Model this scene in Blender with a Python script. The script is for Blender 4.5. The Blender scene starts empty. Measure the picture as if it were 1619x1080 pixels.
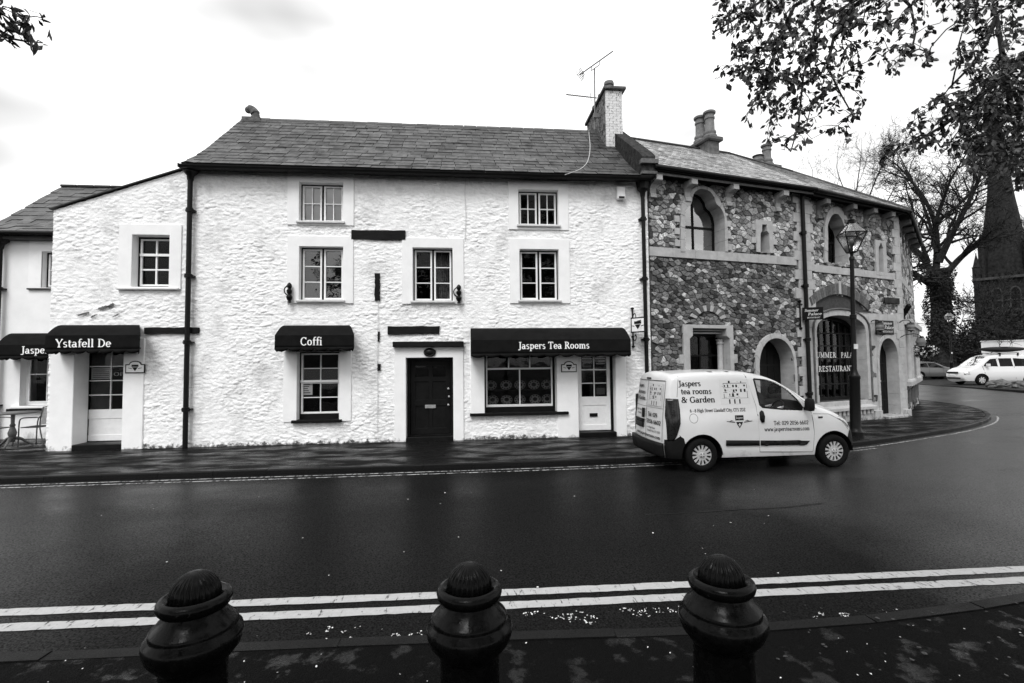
import bpy, bmesh, math, random
import numpy as np
from mathutils import Vector, Matrix
from mathutils.geometry import tessellate_polygon, delaunay_2d_cdt

random.seed(7)
R = math.radians
scene = bpy.context.scene
col = scene.collection

# ------------------------------------------------------------------ camera
FPX, W0, H0 = 765.0, 1619.0, 1080.0
CAM = Vector((0, 0, 1.85))
yaw, pitch, roll = R(5.658), R(2.634), R(0.645)
Fv = Vector((math.sin(yaw) * math.cos(pitch), math.cos(yaw) * math.cos(pitch), math.sin(pitch)))
R0 = Vector((math.cos(yaw), -math.sin(yaw), 0))
U0 = R0.cross(Fv)
Rv = math.cos(roll) * R0 - math.sin(roll) * U0
Uv = math.sin(roll) * R0 + math.cos(roll) * U0
cd = bpy.data.cameras.new('camera')
cd.sensor_width = 36.0
cd.lens = FPX / W0 * 36.0
cd.clip_start = 0.05
cd.clip_end = 2000
cam = bpy.data.objects.new('camera', cd)
M = Matrix((Rv, Uv, -Fv)).transposed().to_4x4()
M.translation = CAM
cam.matrix_world = M
col.objects.link(cam)
scene.camera = cam

# ------------------------------------------------------------------ overcast sky, soft sun, exposure
SUN_EL, SUN_AZ = R(52), R(205)          # azimuth clockwise from +Y
world = bpy.data.worlds.new('World')
scene.world = world
world.use_nodes = True
wn, wl = world.node_tree.nodes, world.node_tree.links
wn.clear()
wo = wn.new('ShaderNodeOutputWorld')
bg = wn.new('ShaderNodeBackground')
bg.inputs['Strength'].default_value = 0.12
sky = wn.new('ShaderNodeTexSky')
sky.sky_type = 'NISHITA'
sky.sun_disc = False
sky.sun_elevation = SUN_EL
sky.sun_rotation = SUN_AZ
sky.dust_density = 6.0
bw = wn.new('ShaderNodeRGBToBW')
wl.new(sky.outputs[0], bw.inputs[0])
# even overcast deck mixed over the clear sky, with slow grey cloud variation
tc = wn.new('ShaderNodeTexCoord')
mp = wn.new('ShaderNodeMapping')
mp.inputs['Scale'].default_value = (1.0, 1.0, 2.6)
mp.inputs['Location'].default_value = (0.35, 0.2, 0.0)
wl.new(tc.outputs['Generated'], mp.inputs[0])
cn = wn.new('ShaderNodeTexNoise')
cn.inputs['Scale'].default_value = 2.2
cn.inputs['Detail'].default_value = 3
cn.inputs['Roughness'].default_value = 0.5
wl.new(mp.outputs[0], cn.inputs['Vector'])
cr = wn.new('ShaderNodeMapRange')
cr.inputs['From Min'].default_value = 0.36
cr.inputs['From Max'].default_value = 0.56
cr.inputs['To Min'].default_value = 4.6
cr.inputs['To Max'].default_value = 9.8
wl.new(cn.outputs['Fac'], cr.inputs['Value'])
mx = wn.new('ShaderNodeMix')
mx.data_type = 'FLOAT'
mx.inputs[0].default_value = 0.85
wl.new(bw.outputs[0], mx.inputs[2])
wl.new(cr.outputs[0], mx.inputs[3])
wl.new(mx.outputs[0], bg.inputs['Color'])
wl.new(bg.outputs[0], wo.inputs['Surface'])

sd = bpy.data.lights.new('sun', 'SUN')
sd.energy = 1.5
sd.angle = R(25)
sun = bpy.data.objects.new('sun', sd)
to_sun = Vector((math.sin(SUN_AZ) * math.cos(SUN_EL), math.cos(SUN_AZ) * math.cos(SUN_EL), math.sin(SUN_EL)))
sun.rotation_euler = to_sun.to_track_quat('Z', 'Y').to_euler()
sun.location = (0, -5, 30)
col.objects.link(sun)

scene.view_settings.view_transform = 'Standard'
scene.view_settings.look = 'None'
scene.view_settings.gamma = 1
scene.view_settings.exposure = 0.55
scene.render.engine = 'CYCLES'
scene.cycles.use_denoising = True
scene.cycles.max_bounces = 8
scene.cycles.transparent_max_bounces = 12
scene.cycles.caustics_reflective = False
scene.cycles.caustics_refractive = False

# ------------------------------------------------------------------ geometry helpers
def ray(px, py):
    return Fv + Rv * ((px - W0 / 2) / FPX) - Uv * ((py - H0 / 2) / FPX)

def ground(px, py, z=0.0):
    d = ray(px, py)
    return CAM + d * ((z - CAM.z) / d.z)

def at_y(px, py, y):
    d = ray(px, py)
    return CAM + d * (y / d.y)

def at_depth(px, py, depth):
    return CAM + ray(px, py) * depth


class Frame:
    """A wall plane: u runs along it, d stands out of it towards the street, z is up."""
    def __init__(self, o, ang):
        self.o = Vector((o[0], o[1], 0))
        self.U = Vector((math.cos(ang), math.sin(ang), 0))
        self.N = Vector((math.sin(ang), -math.cos(ang), 0))
        self.ang = ang

    def pt(self, u, d, z):
        return self.o + self.U * u + self.N * d + Vector((0, 0, z))

    def hit(self, px, py, d=0.0):
        r = ray(px, py)
        p0 = self.o + self.N * d
        t = (p0 - CAM).dot(self.N) / r.dot(self.N)
        p = CAM + r * t
        return (p - self.o).dot(self.U), p.z

    def rect(self, x0, y0, x1, y1, d=0.0):
        a, b, c, e = self.hit(x0, y0, d), self.hit(x1, y0, d), self.hit(x0, y1, d), self.hit(x1, y1, d)
        return ((a[0] + c[0]) / 2, (b[0] + e[0]) / 2, (c[1] + e[1]) / 2, (a[1] + b[1]) / 2)   # u0 u1 z0 z1


def tag(o, label=None, cat=None, group=None, kind=None):
    if label: o['label'] = label
    if cat: o['category'] = cat
    if group: o['group'] = group
    if kind: o['kind'] = kind
    return o

def empty(name, loc=(0, 0, 0), rz=0.0, label=None, cat=None, group=None):
    o = bpy.data.objects.new(name, None)
    o.location = loc
    o.rotation_euler = (0, 0, rz)
    o.empty_display_size = 0.2
    col.objects.link(o)
    return tag(o, label, cat, group)

def rootloc(p):
    v = Vector((0, 0, 0))
    while p is not None:
        v += p.location
        p = p.parent
    return v

def newobj(name, me, parent=None, mat=None):
    o = bpy.data.objects.new(name, me)
    if mat is not None and len(me.materials) == 0:
        me.materials.append(mat)
    col.objects.link(o)
    if parent is not None:
        o.parent = parent
    return o

def copy_tree(o, parent=None):
    c = o.copy()
    col.objects.link(c)
    c.parent = parent
    for ch in list(o.children):
        copy_tree(ch, c)
    return c


class MB:
    """Collects geometry for one mesh; points go through a wall frame when one is given."""
    def __init__(self, fr=None):
        self.v, self.f, self.fr, self.tone, self.fm = [], [], fr, [], []

    def p(self, a):
        if self.fr is not None:
            a = self.fr.pt(*a)
        self.v.append(tuple(a))
        return len(self.v) - 1

    def face(self, *idx, m=0):
        self.f.append(tuple(idx))
        self.fm.append(m)

    def quad(self, a, b, c, d, m=0):
        self.face(self.p(a), self.p(b), self.p(c), self.p(d), m=m)

    def box(self, u0, u1, d0, d1, z0, z1, m=0):
        i = [self.p((u, d, z)) for z in (z0, z1) for d in (d0, d1) for u in (u0, u1)]
        for q in ((0, 1, 3, 2), (4, 6, 7, 5), (0, 4, 5, 1), (2, 3, 7, 6), (0, 2, 6, 4), (1, 5, 7, 3)):
            self.face(*[i[k] for k in q], m=m)
        return self

    def bar(self, a, b, w, h=None, m=0):
        """A square bar from a to b in this builder's coordinates."""
        h = h or w
        A = Vector(self.fr.pt(*a)) if self.fr else Vector(a)
        B = Vector(self.fr.pt(*b)) if self.fr else Vector(b)
        t = (B - A).normalized()
        s = t.cross(Vector((0, 0, 1)))
        if s.length < 1e-3: s = Vector((1, 0, 0))
        s.normalize()
        n = s.cross(t)
        i = []
        for P in (A, B):
            for x, y in ((-1, -1), (1, -1), (1, 1), (-1, 1)):
                self.v.append(tuple(P + s * (x * w / 2) + n * (y * h / 2)))
                i.append(len(self.v) - 1)
        for q in ((0, 1, 2, 3), (7, 6, 5, 4), (0, 4, 5, 1), (1, 5, 6, 2), (2, 6, 7, 3), (3, 7, 4, 0)):
            self.face(*[i[k] for k in q], m=m)
        return self

    def tube(self, pts, radii, n=8, cap=True, m=0):
        P = [Vector(self.fr.pt(*q)) if self.fr else Vector(q) for q in pts]
        if not isinstance(radii, (list, tuple)): radii = [radii] * len(P)
        up = None
        rings = []
        for k, q in enumerate(P):
            t = (P[min(k + 1, len(P) - 1)] - P[max(k - 1, 0)])
            if t.length < 1e-9: t = Vector((0, 0, 1))
            t.normalize()
            if up is None:
                up = Vector((0, 0, 1)) if abs(t.z) < 0.9 else Vector((1, 0, 0))
            s = t.cross(up)
            if s.length < 1e-4: s = t.cross(Vector((0, 1, 0)))
            s.normalize()
            up = s.cross(t).normalized()
            ring = []
            for j in range(n):
                a = 2 * math.pi * j / n
                self.v.append(tuple(q + (s * math.cos(a) + up * math.sin(a)) * radii[k]))
                ring.append(len(self.v) - 1)
            rings.append(ring)
        for a, b in zip(rings, rings[1:]):
            for j in range(n):
                self.face(a[j], a[(j + 1) % n], b[(j + 1) % n], b[j], m=m)
        if cap:
            self.face(*rings[0][::-1], m=m)
            self.face(*rings[-1], m=m)
        return self

    def lathe(self, c, prof, n=24, ribs=None, m=0):
        """prof: (radius, z) from bottom to top about the vertical through c; ribs(angle, k) scales the radius."""
        C = Vector(self.fr.pt(*c)) if self.fr else Vector(c)
        rings = []
        for k, (r, z) in enumerate(prof):
            ring = []
            for j in range(n):
                a = 2 * math.pi * j / n
                rr = r * (ribs(a, k) if ribs else 1)
                self.v.append((C.x + rr * math.cos(a), C.y + rr * math.sin(a), C.z + z))
                ring.append(len(self.v) - 1)
            rings.append(ring)
        for a, b in zip(rings, rings[1:]):
            for j in range(n):
                self.face(a[j], a[(j + 1) % n], b[(j + 1) % n], b[j], m=m)
        self.face(*rings[0][::-1], m=m)
        self.face(*rings[-1], m=m)
        return self

    def plate(self, outer, holes, d0, d1, m=0):
        """A flat plate with holes in the wall plane, from depth d0 (back) to d1 (front)."""
        def area(q): return sum(a[0] * b[1] - b[0] * a[1] for a, b in zip(q, q[1:] + q[:1]))
        outer = list(outer) if area(list(outer)) > 0 else list(outer)[::-1]
        holes = [list(h) if area(list(h)) < 0 else list(h)[::-1] for h in holes]
        loops = [outer] + holes
        tris = tessellate_polygon([[Vector((a, b, 0)) for a, b in lp] for lp in loops])
        flat = [q for lp in loops for q in lp]
        fi = [self.p((a, d1, b)) for a, b in flat]
        bi = [self.p((a, d0, b)) for a, b in flat]
        for t in tris:
            A, B, C = (flat[k] for k in t)
            if (B[0] - A[0]) * (C[1] - A[1]) - (B[1] - A[1]) * (C[0] - A[0]) < 0: t = t[::-1]
            self.face(fi[t[0]], fi[t[1]], fi[t[2]], m=m)
            self.face(bi[t[2]], bi[t[1]], bi[t[0]], m=m)
        k = 0
        for lp in loops:
            n = len(lp)
            for j in range(n):
                a, b = k + j, k + (j + 1) % n
                self.face(fi[a], bi[a], bi[b], fi[b], m=m)
            k += n
        return self

    def mesh(self, name, mats, smooth=False, bevel=0.0, off=Vector((0, 0, 0)), merge=False):
        me = bpy.data.meshes.new(name)
        me.from_pydata([(x - off.x, y - off.y, z - off.z) for x, y, z in self.v], [], self.f)
        if not isinstance(mats, (list, tuple)): mats = [mats]
        for mm in mats: me.materials.append(mm)
        if any(self.fm): me.polygons.foreach_set('material_index', self.fm)
        if self.tone:
            at = me.attributes.new('tone', 'FLOAT', 'FACE')
            at.data.foreach_set('value', self.tone)
        if bevel or merge:
            bm = bmesh.new()
            bm.from_mesh(me)
            if merge: bmesh.ops.remove_doubles(bm, verts=bm.verts, dist=1e-4)
            if bevel:
                es = [e for e in bm.edges if len(e.link_faces) == 2 and e.calc_face_angle(0) > 0.6]
                bmesh.ops.bevel(bm, geom=es, offset=bevel, segments=1, affect='EDGES', clamp_overlap=True)
            bm.to_mesh(me)
            bm.free()
        if smooth:
            me.polygons.foreach_set('use_smooth', [True] * len(me.polygons))
            if smooth != 'all':
                me.set_sharp_from_angle(angle=R(38))
        return me

    def build(self, name, mats, parent=None, smooth=False, bevel=0.0, local=False, merge=False):
        off = Vector((0, 0, 0)) if (local or parent is None) else rootloc(parent)
        return newobj(name, self.mesh(name, mats, smooth, bevel, off, merge), parent)


def perlin(x, y, seed=0):
    rs = np.random.RandomState(seed)
    perm = rs.permutation(512)
    gx, gy = np.cos(perm * 0.7853), np.sin(perm * 0.7853)
    ang = rs.rand(512) * 2 * np.pi
    gx, gy = np.cos(ang), np.sin(ang)
    xi, yi = np.floor(x).astype(int), np.floor(y).astype(int)
    xf, yf = x - xi, y - yi
    u, v = xf * xf * xf * (xf * (xf * 6 - 15) + 10), yf * yf * yf * (yf * (yf * 6 - 15) + 10)
    def g(ix, iy, dx, dy):
        h = perm[(perm[ix & 511] + iy) & 511]
        return gx[h] * dx + gy[h] * dy
    a, b = g(xi, yi, xf, yf), g(xi + 1, yi, xf - 1, yf)
    c, d = g(xi, yi + 1, xf, yf - 1), g(xi + 1, yi + 1, xf - 1, yf - 1)
    return (a + u * (b - a)) + v * ((c + u * (d - c)) - (a + u * (b - a)))

def inpoly(x, y, poly):
    c = False
    n = len(poly)
    for i in range(n):
        (x0, y0), (x1, y1) = poly[i], poly[(i + 1) % n]
        if (y0 > y) != (y1 > y) and x < (x1 - x0) * (y - y0) / (y1 - y0) + x0: c = not c
    return c

def resample(pts, n):
    L = [0]
    for a, b in zip(pts, pts[1:]): L.append(L[-1] + math.dist(a, b))
    out = []
    for k in range(n):
        s = L[-1] * k / (n - 1)
        j = max(i for i in range(len(L)) if L[i] <= s + 1e-9)
        j = min(j, len(pts) - 2)
        t = (s - L[j]) / max(L[j + 1] - L[j], 1e-9)
        out.append(tuple(a + (b - a) * t for a, b in zip(pts[j], pts[j + 1])))
    return out

def smooth_path(pts, it=2):
    for _ in range(it):
        q = [pts[0]]
        for a, b in zip(pts, pts[1:]):
            q.append(tuple(x * .75 + y * .25 for x, y in zip(a, b)))
            q.append(tuple(x * .25 + y * .75 for x, y in zip(a, b)))
        q.append(pts[-1])
        pts = q
    return pts

# ------------------------------------------------------------------ materials (all grey: the photograph has no colour)
def material(name, base, rough=0.6, spec=0.5, var=0.0, vscale=6.0, bump=0.0, bscale=30.0, bdist=0.01, rvar=0.0, rscale=4.0,
             metallic=0.0, objvar=0.0, tone=False, stretch=(1, 1, 1), coat=0.0, detail=6, ramp=(0.3, 0.7)):
    m = bpy.data.materials.new(name)
    m.use_nodes = True
    n, l = m.node_tree.nodes, m.node_tree.links
    b = n['Principled BSDF']
    b.inputs['Roughness'].default_value = rough
    b.inputs['Specular IOR Level'].default_value = spec
    b.inputs['Metallic'].default_value = metallic
    b.inputs['Coat Weight'].default_value = coat
    b.inputs['Base Color'].default_value = (base, base, base, 1)
    co = n.new('ShaderNodeTexCoord')
    mpn = n.new('ShaderNodeMapping')
    mpn.inputs['Scale'].default_value = stretch
    geo = n.new('ShaderNodeNewGeometry')
    l.new(geo.outputs['Position'], mpn.inputs[0])
    val = None
    if var:
        t = n.new('ShaderNodeTexNoise')
        t.inputs['Scale'].default_value = vscale
        t.inputs['Detail'].default_value = detail
        t.inputs['Roughness'].default_value = 0.62
        l.new(mpn.outputs[0], t.inputs['Vector'])
        r = n.new('ShaderNodeMapRange')
        r.inputs['From Min'].default_value, r.inputs['From Max'].default_value = ramp
        r.inputs['To Min'].default_value = base * (1 - var)
        r.inputs['To Max'].default_value = base * (1 + var)
        l.new(t.outputs['Fac'], r.inputs['Value'])
        val = r.outputs[0]
    if objvar or tone:
        mul = n.new('ShaderNodeMath')
        mul.operation = 'MULTIPLY'
        if val is not None: l.new(val, mul.inputs[0])
        else: mul.inputs[0].default_value = base
        if tone:
            a = n.new('ShaderNodeAttribute')
            a.attribute_name = 'tone'
            l.new(a.outputs['Fac'], mul.inputs[1])
        else:
            oi = n.new('ShaderNodeObjectInfo')
            r2 = n.new('ShaderNodeMapRange')
            r2.inputs['To Min'].default_value = 1 - objvar
            r2.inputs['To Max'].default_value = 1 + objvar
            l.new(oi.outputs['Random'], r2.inputs['Value'])
            l.new(r2.outputs[0], mul.inputs[1])
        val = mul.outputs[0]
    if val is not None: l.new(val, b.inputs['Base Color'])
    if rvar:
        t = n.new('ShaderNodeTexNoise')
        t.inputs['Scale'].default_value = rscale
        t.inputs['Detail'].default_value = 5
        l.new(mpn.outputs[0], t.inputs['Vector'])
        r = n.new('ShaderNodeMapRange')
        r.inputs['From Min'].default_value, r.inputs['From Max'].default_value = 0.35, 0.65
        r.inputs['To Min'].default_value = max(rough - rvar, 0.02)
        r.inputs['To Max'].default_value = min(rough + rvar, 1)
        l.new(t.outputs['Fac'], r.inputs['Value'])
        l.new(r.outputs[0], b.inputs['Roughness'])
    if bump:
        t = n.new('ShaderNodeTexNoise')
        t.inputs['Scale'].default_value = bscale
        t.inputs['Detail'].default_value = 4
        l.new(mpn.outputs[0], t.inputs['Vector'])
        bn = n.new('ShaderNodeBump')
        bn.inputs['Strength'].default_value = bump
        bn.inputs['Distance'].default_value = bdist
        l.new(t.outputs['Fac'], bn.inputs['Height'])
        l.new(bn.outputs[0], b.inputs['Normal'])
    return m

def add_stain(m, amount_value, scale, lo, hi, zlo=None, zhi=None, stretch=(1, 1, 1)):
    """Blotches of dirt with their own noise shape, optionally only splashed up to a height."""
    n, l = m.node_tree.nodes, m.node_tree.links
    b = n['Principled BSDF']
    geo = n.new('ShaderNodeNewGeometry')
    mpn = n.new('ShaderNodeMapping')
    mpn.inputs['Scale'].default_value = stretch
    l.new(geo.outputs['Position'], mpn.inputs[0])
    t = n.new('ShaderNodeTexNoise')
    t.inputs['Scale'].default_value = scale
    t.inputs['Detail'].default_value = 8
    t.inputs['Roughness'].default_value = 0.7
    l.new(mpn.outputs[0], t.inputs['Vector'])
    src = t.outputs['Fac']
    if zhi is not None:
        sp = n.new('ShaderNodeSeparateXYZ')
        l.new(geo.outputs['Position'], sp.inputs[0])
        zr = n.new('ShaderNodeMapRange')
        zr.inputs['From Min'].default_value, zr.inputs['From Max'].default_value = zlo, zhi
        zr.inputs['To Min'].default_value, zr.inputs['To Max'].default_value = 0.22, -0.25
        l.new(sp.outputs['Z'], zr.inputs['Value'])
        ad = n.new('ShaderNodeMath')
        l.new(src, ad.inputs[0])
        l.new(zr.outputs[0], ad.inputs[1])
        src = ad.outputs[0]
    r = n.new('ShaderNodeMapRange')
    r.inputs['From Min'].default_value, r.inputs['From Max'].default_value = lo, hi
    l.new(src, r.inputs['Value'])
    mix = n.new('ShaderNodeMix')
    mix.data_type = 'RGBA'
    lk = b.inputs['Base Color'].links
    if lk: l.new(lk[0].from_socket, mix.inputs[6])
    else: mix.inputs[6].default_value = b.inputs['Base Color'].default_value
    mix.inputs[7].default_value = (amount_value,) * 3 + (1,)
    l.new(r.outputs[0], mix.inputs[0])
    l.new(mix.outputs[2], b.inputs['Base Color'])
    return m

def glass_material(name, refl=1.75, tint=0.75, rough=0.0, wob=0.0):
    m = bpy.data.materials.new(name)
    m.use_nodes = True
    n, l = m.node_tree.nodes, m.node_tree.links
    n.clear()
    o = n.new('ShaderNodeOutputMaterial')
    mix = n.new('ShaderNodeMixShader')
    tr = n.new('ShaderNodeBsdfTransparent')
    tr.inputs[0].default_value = (tint, tint, tint, 1)
    gl = n.new('ShaderNodeBsdfGlossy')
    gl.inputs['Color'].default_value = (1, 1, 1, 1)
    gl.inputs['Roughness'].default_value = rough
    fr = n.new('ShaderNodeFresnel')
    fr.inputs[0].default_value = refl
    if wob:
        g = n.new('ShaderNodeNewGeometry')
        t = n.new('ShaderNodeTexNoise')
        t.inputs['Scale'].default_value = 4
        l.new(g.outputs['Position'], t.inputs['Vector'])
        bn = n.new('ShaderNodeBump')
        bn.inputs['Strength'].default_value = wob
        bn.inputs['Distance'].default_value = 0.01
        l.new(t.outputs['Fac'], bn.inputs['Height'])
        l.new(bn.outputs[0], gl.inputs['Normal'])
    l.new(fr.outputs[0], mix.inputs[0])
    l.new(tr.outputs[0], mix.inputs[1])
    l.new(gl.outputs[0], mix.inputs[2])
    l.new(mix.outputs[0], o.inputs[0])
    return m

MT = {}
MT['limewash'] = material('limewash', 0.86, 0.9, 0.2, var=0.07, vscale=5, bump=0.5, bscale=42, bdist=0.02)
add_stain(MT['limewash'], 0.10, 7.0, 0.60, 0.72, 0.0, 0.30)
add_stain(MT['limewash'], 0.50, 1.7, 0.52, 0.78, stretch=(1, 1, .6))
add_stain(MT['limewash'], 0.30, 3.0, 0.64, 0.80, stretch=(1, 1, 1.7))
MT['plaster'] = material('plaster', 0.84, 0.85, 0.25, var=0.05, vscale=3, bump=0.12, bscale=40, bdist=0.004)
add_stain(MT['plaster'], 0.30, 5.0, 0.66, 0.80, 0.0, 0.35)
MT['render'] = material('render', 0.82, 0.9, 0.2, var=0.06, vscale=2.2, bump=0.15, bscale=60, bdist=0.004)
add_stain(MT['render'], 0.42, 2.0, 0.66, 0.82, 0.0, 0.7, stretch=(2, 2, .6))
MT['white_paint'] = material('white_paint', 0.82, 0.45, 0.4, var=0.05, vscale=9)
MT['dull_white'] = material('dull_white', 0.62, 0.6, 0.3, var=0.12, vscale=9)
MT['black_paint'] = material('black_paint', 0.006, 0.45, 0.12, var=0.35, vscale=7, bump=0.1, bscale=60, bdist=0.003, rvar=0.12)
MT['iron'] = material('iron', 0.006, 0.4, 0.16, var=0.3, vscale=12, bump=0.18, bscale=70, bdist=0.003, rvar=0.12, rscale=14)
MT['wet_iron'] = material('wet_iron', 0.003, 0.22, 0.09, var=0.4, vscale=30, bump=0.3, bscale=70, bdist=0.003, rvar=0.12, rscale=30)
add_stain(MT['wet_iron'], 0.05, 45, 0.66, 0.72)
MT['timber'] = material('timber', 0.009, 0.7, 0.1, var=0.5, vscale=14, bump=0.4, bscale=40, bdist=0.006, stretch=(.3, 1, 3))
MT['canvas'] = material('canvas', 0.008, 0.85, 0.05, var=0.3, vscale=5, bump=0.25, bscale=9, bdist=0.02)
MT['lettering'] = material('lettering', 0.85, 0.6, 0.2)
MT['lettering_grey'] = material('lettering_grey', 0.62, 0.6, 0.2, var=.2, vscale=40)
MT['black_print'] = material('black_print', 0.008, 0.5, 0.15)
MT['grey_print'] = material('grey_print', 0.10, 0.45, 0.4)
MT['pale_print'] = material('pale_print', 0.50, 0.45, 0.4, var=.3, vscale=50)
MT['slate'] = material('slate', 0.060, 0.5, 0.15, var=0.35, vscale=9, bump=0.35, bscale=22, bdist=0.006, rvar=0.14, objvar=0.3)
MT['slate_tone'] = material('slate_tone', 0.060, 0.5, 0.15, var=0.35, vscale=9, bump=0.35, bscale=22, bdist=0.006, rvar=0.14, tone=True)
for k in ('slate', 'slate_tone'):
    add_stain(MT[k], 0.012, 1.3, 0.56, 0.66)
    add_stain(MT[k], 0.30, 16, 0.70, 0.78)
MT['slate_edge'] = material('slate_edge', 0.006, 0.8, 0.1)  # edge grime, with the course shadow lines put into its dark colour
MT['pale_slate'] = material('pale_slate', 0.34, 0.36, 0.5, var=0.3, vscale=6, bump=0.4, bscale=25, bdist=0.006, rvar=0.14, tone=True)
add_stain(MT['pale_slate'], 0.07, 2.0, 0.52, 0.66)
MT['old_slate'] = material('old_slate', 0.05, 0.5, 0.5, var=0.6, vscale=8, bump=0.6, bscale=16, bdist=0.02, rvar=0.15, objvar=0.3)
add_stain(MT['old_slate'], 0.25, 9, 0.62, 0.74)
MT['lead'] = material('lead', 0.03, 0.55, 0.25, var=0.3, vscale=8, bump=.2, bscale=20)
MT['mortar'] = material('mortar', 0.05, 0.9, 0.2, var=0.3, vscale=12, bump=0.5, bscale=50, bdist=0.01)
MT['rubble'] = material('rubble', 0.22, 0.8, 0.3, var=0.55, vscale=24, bump=1.0, bscale=38, bdist=0.03, tone=True)
MT['ashlar'] = material('ashlar', 0.39, 0.85, 0.25, var=0.16, vscale=5, bump=0.3, bscale=45, bdist=0.006)
add_stain(MT['ashlar'], 0.20, 3.0, 0.60, 0.78)
add_stain(MT['ashlar'], 0.08, 6, 0.62, 0.80, 0.0, 0.5)
MT['brick'] = material('brick', 0.10, 0.85, 0.25, var=0.35, vscale=18, bump=0.4, bscale=50, bdist=.006, objvar=.3)
MT['painted_brick'] = material('painted_brick', 0.62, 0.85, 0.25, var=0.2, vscale=14, bump=0.4, bscale=40, bdist=.006)
add_stain(MT['painted_brick'], 0.10, 9, 0.58, 0.66)
MT['sooty_brick'] = material('sooty_brick', 0.18, 0.85, 0.25, var=0.5, vscale=9, bump=0.4, bscale=40, bdist=.006)
add_stain(MT['sooty_brick'], 0.03, 6, 0.48, 0.60)
MT['clay'] = material('clay', 0.14, 0.8, 0.3, var=0.3, vscale=8)
MT['weathered_stone'] = material('weathered_stone', 0.10, 0.85, 0.3, var=0.5, vscale=7, bump=.6, bscale=18, bdist=.02)
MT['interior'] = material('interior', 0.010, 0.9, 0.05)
MT['curtain'] = material('curtain', 0.8, 0.9, 0.1, var=.2, vscale=6, stretch=(12, 1, .3))
MT['pale_blind'] = material('pale_blind', 0.62, 0.9, 0.1, var=.1, vscale=3)
MT['crockery'] = material('crockery', 0.22, 0.3, 0.5)
MT['paper'] = material('paper', 0.75, 0.8, 0.2)
MT['glass'] = glass_material('glass', 1.9, 0.85, 0.0, 0.25)
MT['clear_glass'] = glass_material('clear_glass', 1.28, 0.85, 0.0, 0.15)
MT['bright_glass'] = glass_material('bright_glass', 4.2, 0.95, 0.0, 0.1)
MT['tinted_glass'] = glass_material('tinted_glass', 1.18, 0.96)
MT['dark_glass'] = glass_material('dark_glass', 1.22, 0.10)
MT['mossy_stone'] = material('mossy_stone', 0.03, 0.9, 0.1, var=.8, vscale=9, bump=.7, bscale=20, bdist=.02)
MT['steel'] = material('steel', 0.45, 0.35, 0.5, metallic=0.7, var=.2, vscale=20)
MT['galvanised'] = material('galvanised', 0.12, 0.45, 0.5, metallic=.4, var=.3, vscale=20)
MT['bark'] = material('bark', 0.020, 0.85, 0.2, var=0.5, vscale=4, bump=.8, bscale=10, bdist=.05)
MT['twig'] = material('twig', 0.018, 0.8, 0.2)
MT['leaf'] = material('leaf', 0.06, 0.5, 0.25, tone=True)
MT['ivy'] = material('ivy', 0.018, 0.6, 0.15, tone=True)
MT['hedge_leaf'] = material('hedge_leaf', 0.016, 0.6, 0.15, tone=True)
MT['far_stone'] = material('far_stone', 0.019, 0.9, 0.1, var=.6, vscale=1.6, bump=.6, bscale=2, bdist=.1)
MT['far_pale'] = material('far_pale', 0.045, 0.9, 0.2, var=.3, vscale=1.0)
MT['van_paint'] = material('van_paint', 0.64, 0.28, 0.5, var=.03, vscale=3, coat=.4)
add_stain(MT['van_paint'], 0.42, 5.0, 0.60, 0.80, -0.1, 0.75)
MT['white_car_paint'] = material('white_car_paint', 0.62, 0.25, 0.5, coat=.4)
MT['grey_car_paint'] = material('grey_car_paint', 0.12, 0.25, 0.5, metallic=.3, coat=.5)
MT['black_plastic'] = material('black_plastic', 0.007, 0.5, 0.15, var=.2, vscale=30)
MT['rubber'] = material('rubber', 0.006, 0.8, 0.1, var=.3, vscale=30)
MT['hubcap'] = material('hubcap', 0.52, 0.35, 0.5, metallic=.3, var=.1, vscale=30)
MT['lamp_lens'] = material('lamp_lens', 0.010, 0.15, 0.35, var=.4, vscale=20)
MT['clear_lens'] = material('clear_lens', 0.5, 0.12, 0.6, metallic=.5)
MT['skin'] = material('skin', 0.6, 0.55, 0.4)
MT['hair'] = material('hair', 0.03, 0.6, 0.3)
MT['cloth'] = material('cloth', 0.05, 0.9, 0.1)
MT['lamp_glass'] = glass_material('lamp_glass', 2.2, 0.85, 0.2)
MT['petal'] = material('petal', 0.75, 0.7, 0.2)
MT['dead_leaf'] = material('dead_leaf', 0.03, 0.35, 0.4)
MT['worn_paint'] = material('worn_paint', 0.36, 0.55, 0.4)
add_stain(MT['worn_paint'], 0.012, 9, 0.47, 0.56, stretch=(2, 1, 1))
MT['road_paint'] = material('road_paint', 0.44, 0.55, 0.4, var=.1, vscale=20, bump=.3, bscale=160, bdist=.004)
add_stain(MT['road_paint'], 0.03, 14, 0.57, 0.64, stretch=(2.4, .6, 1))
add_stain(MT['road_paint'], 0.08, 60, 0.62, 0.70)

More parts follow.
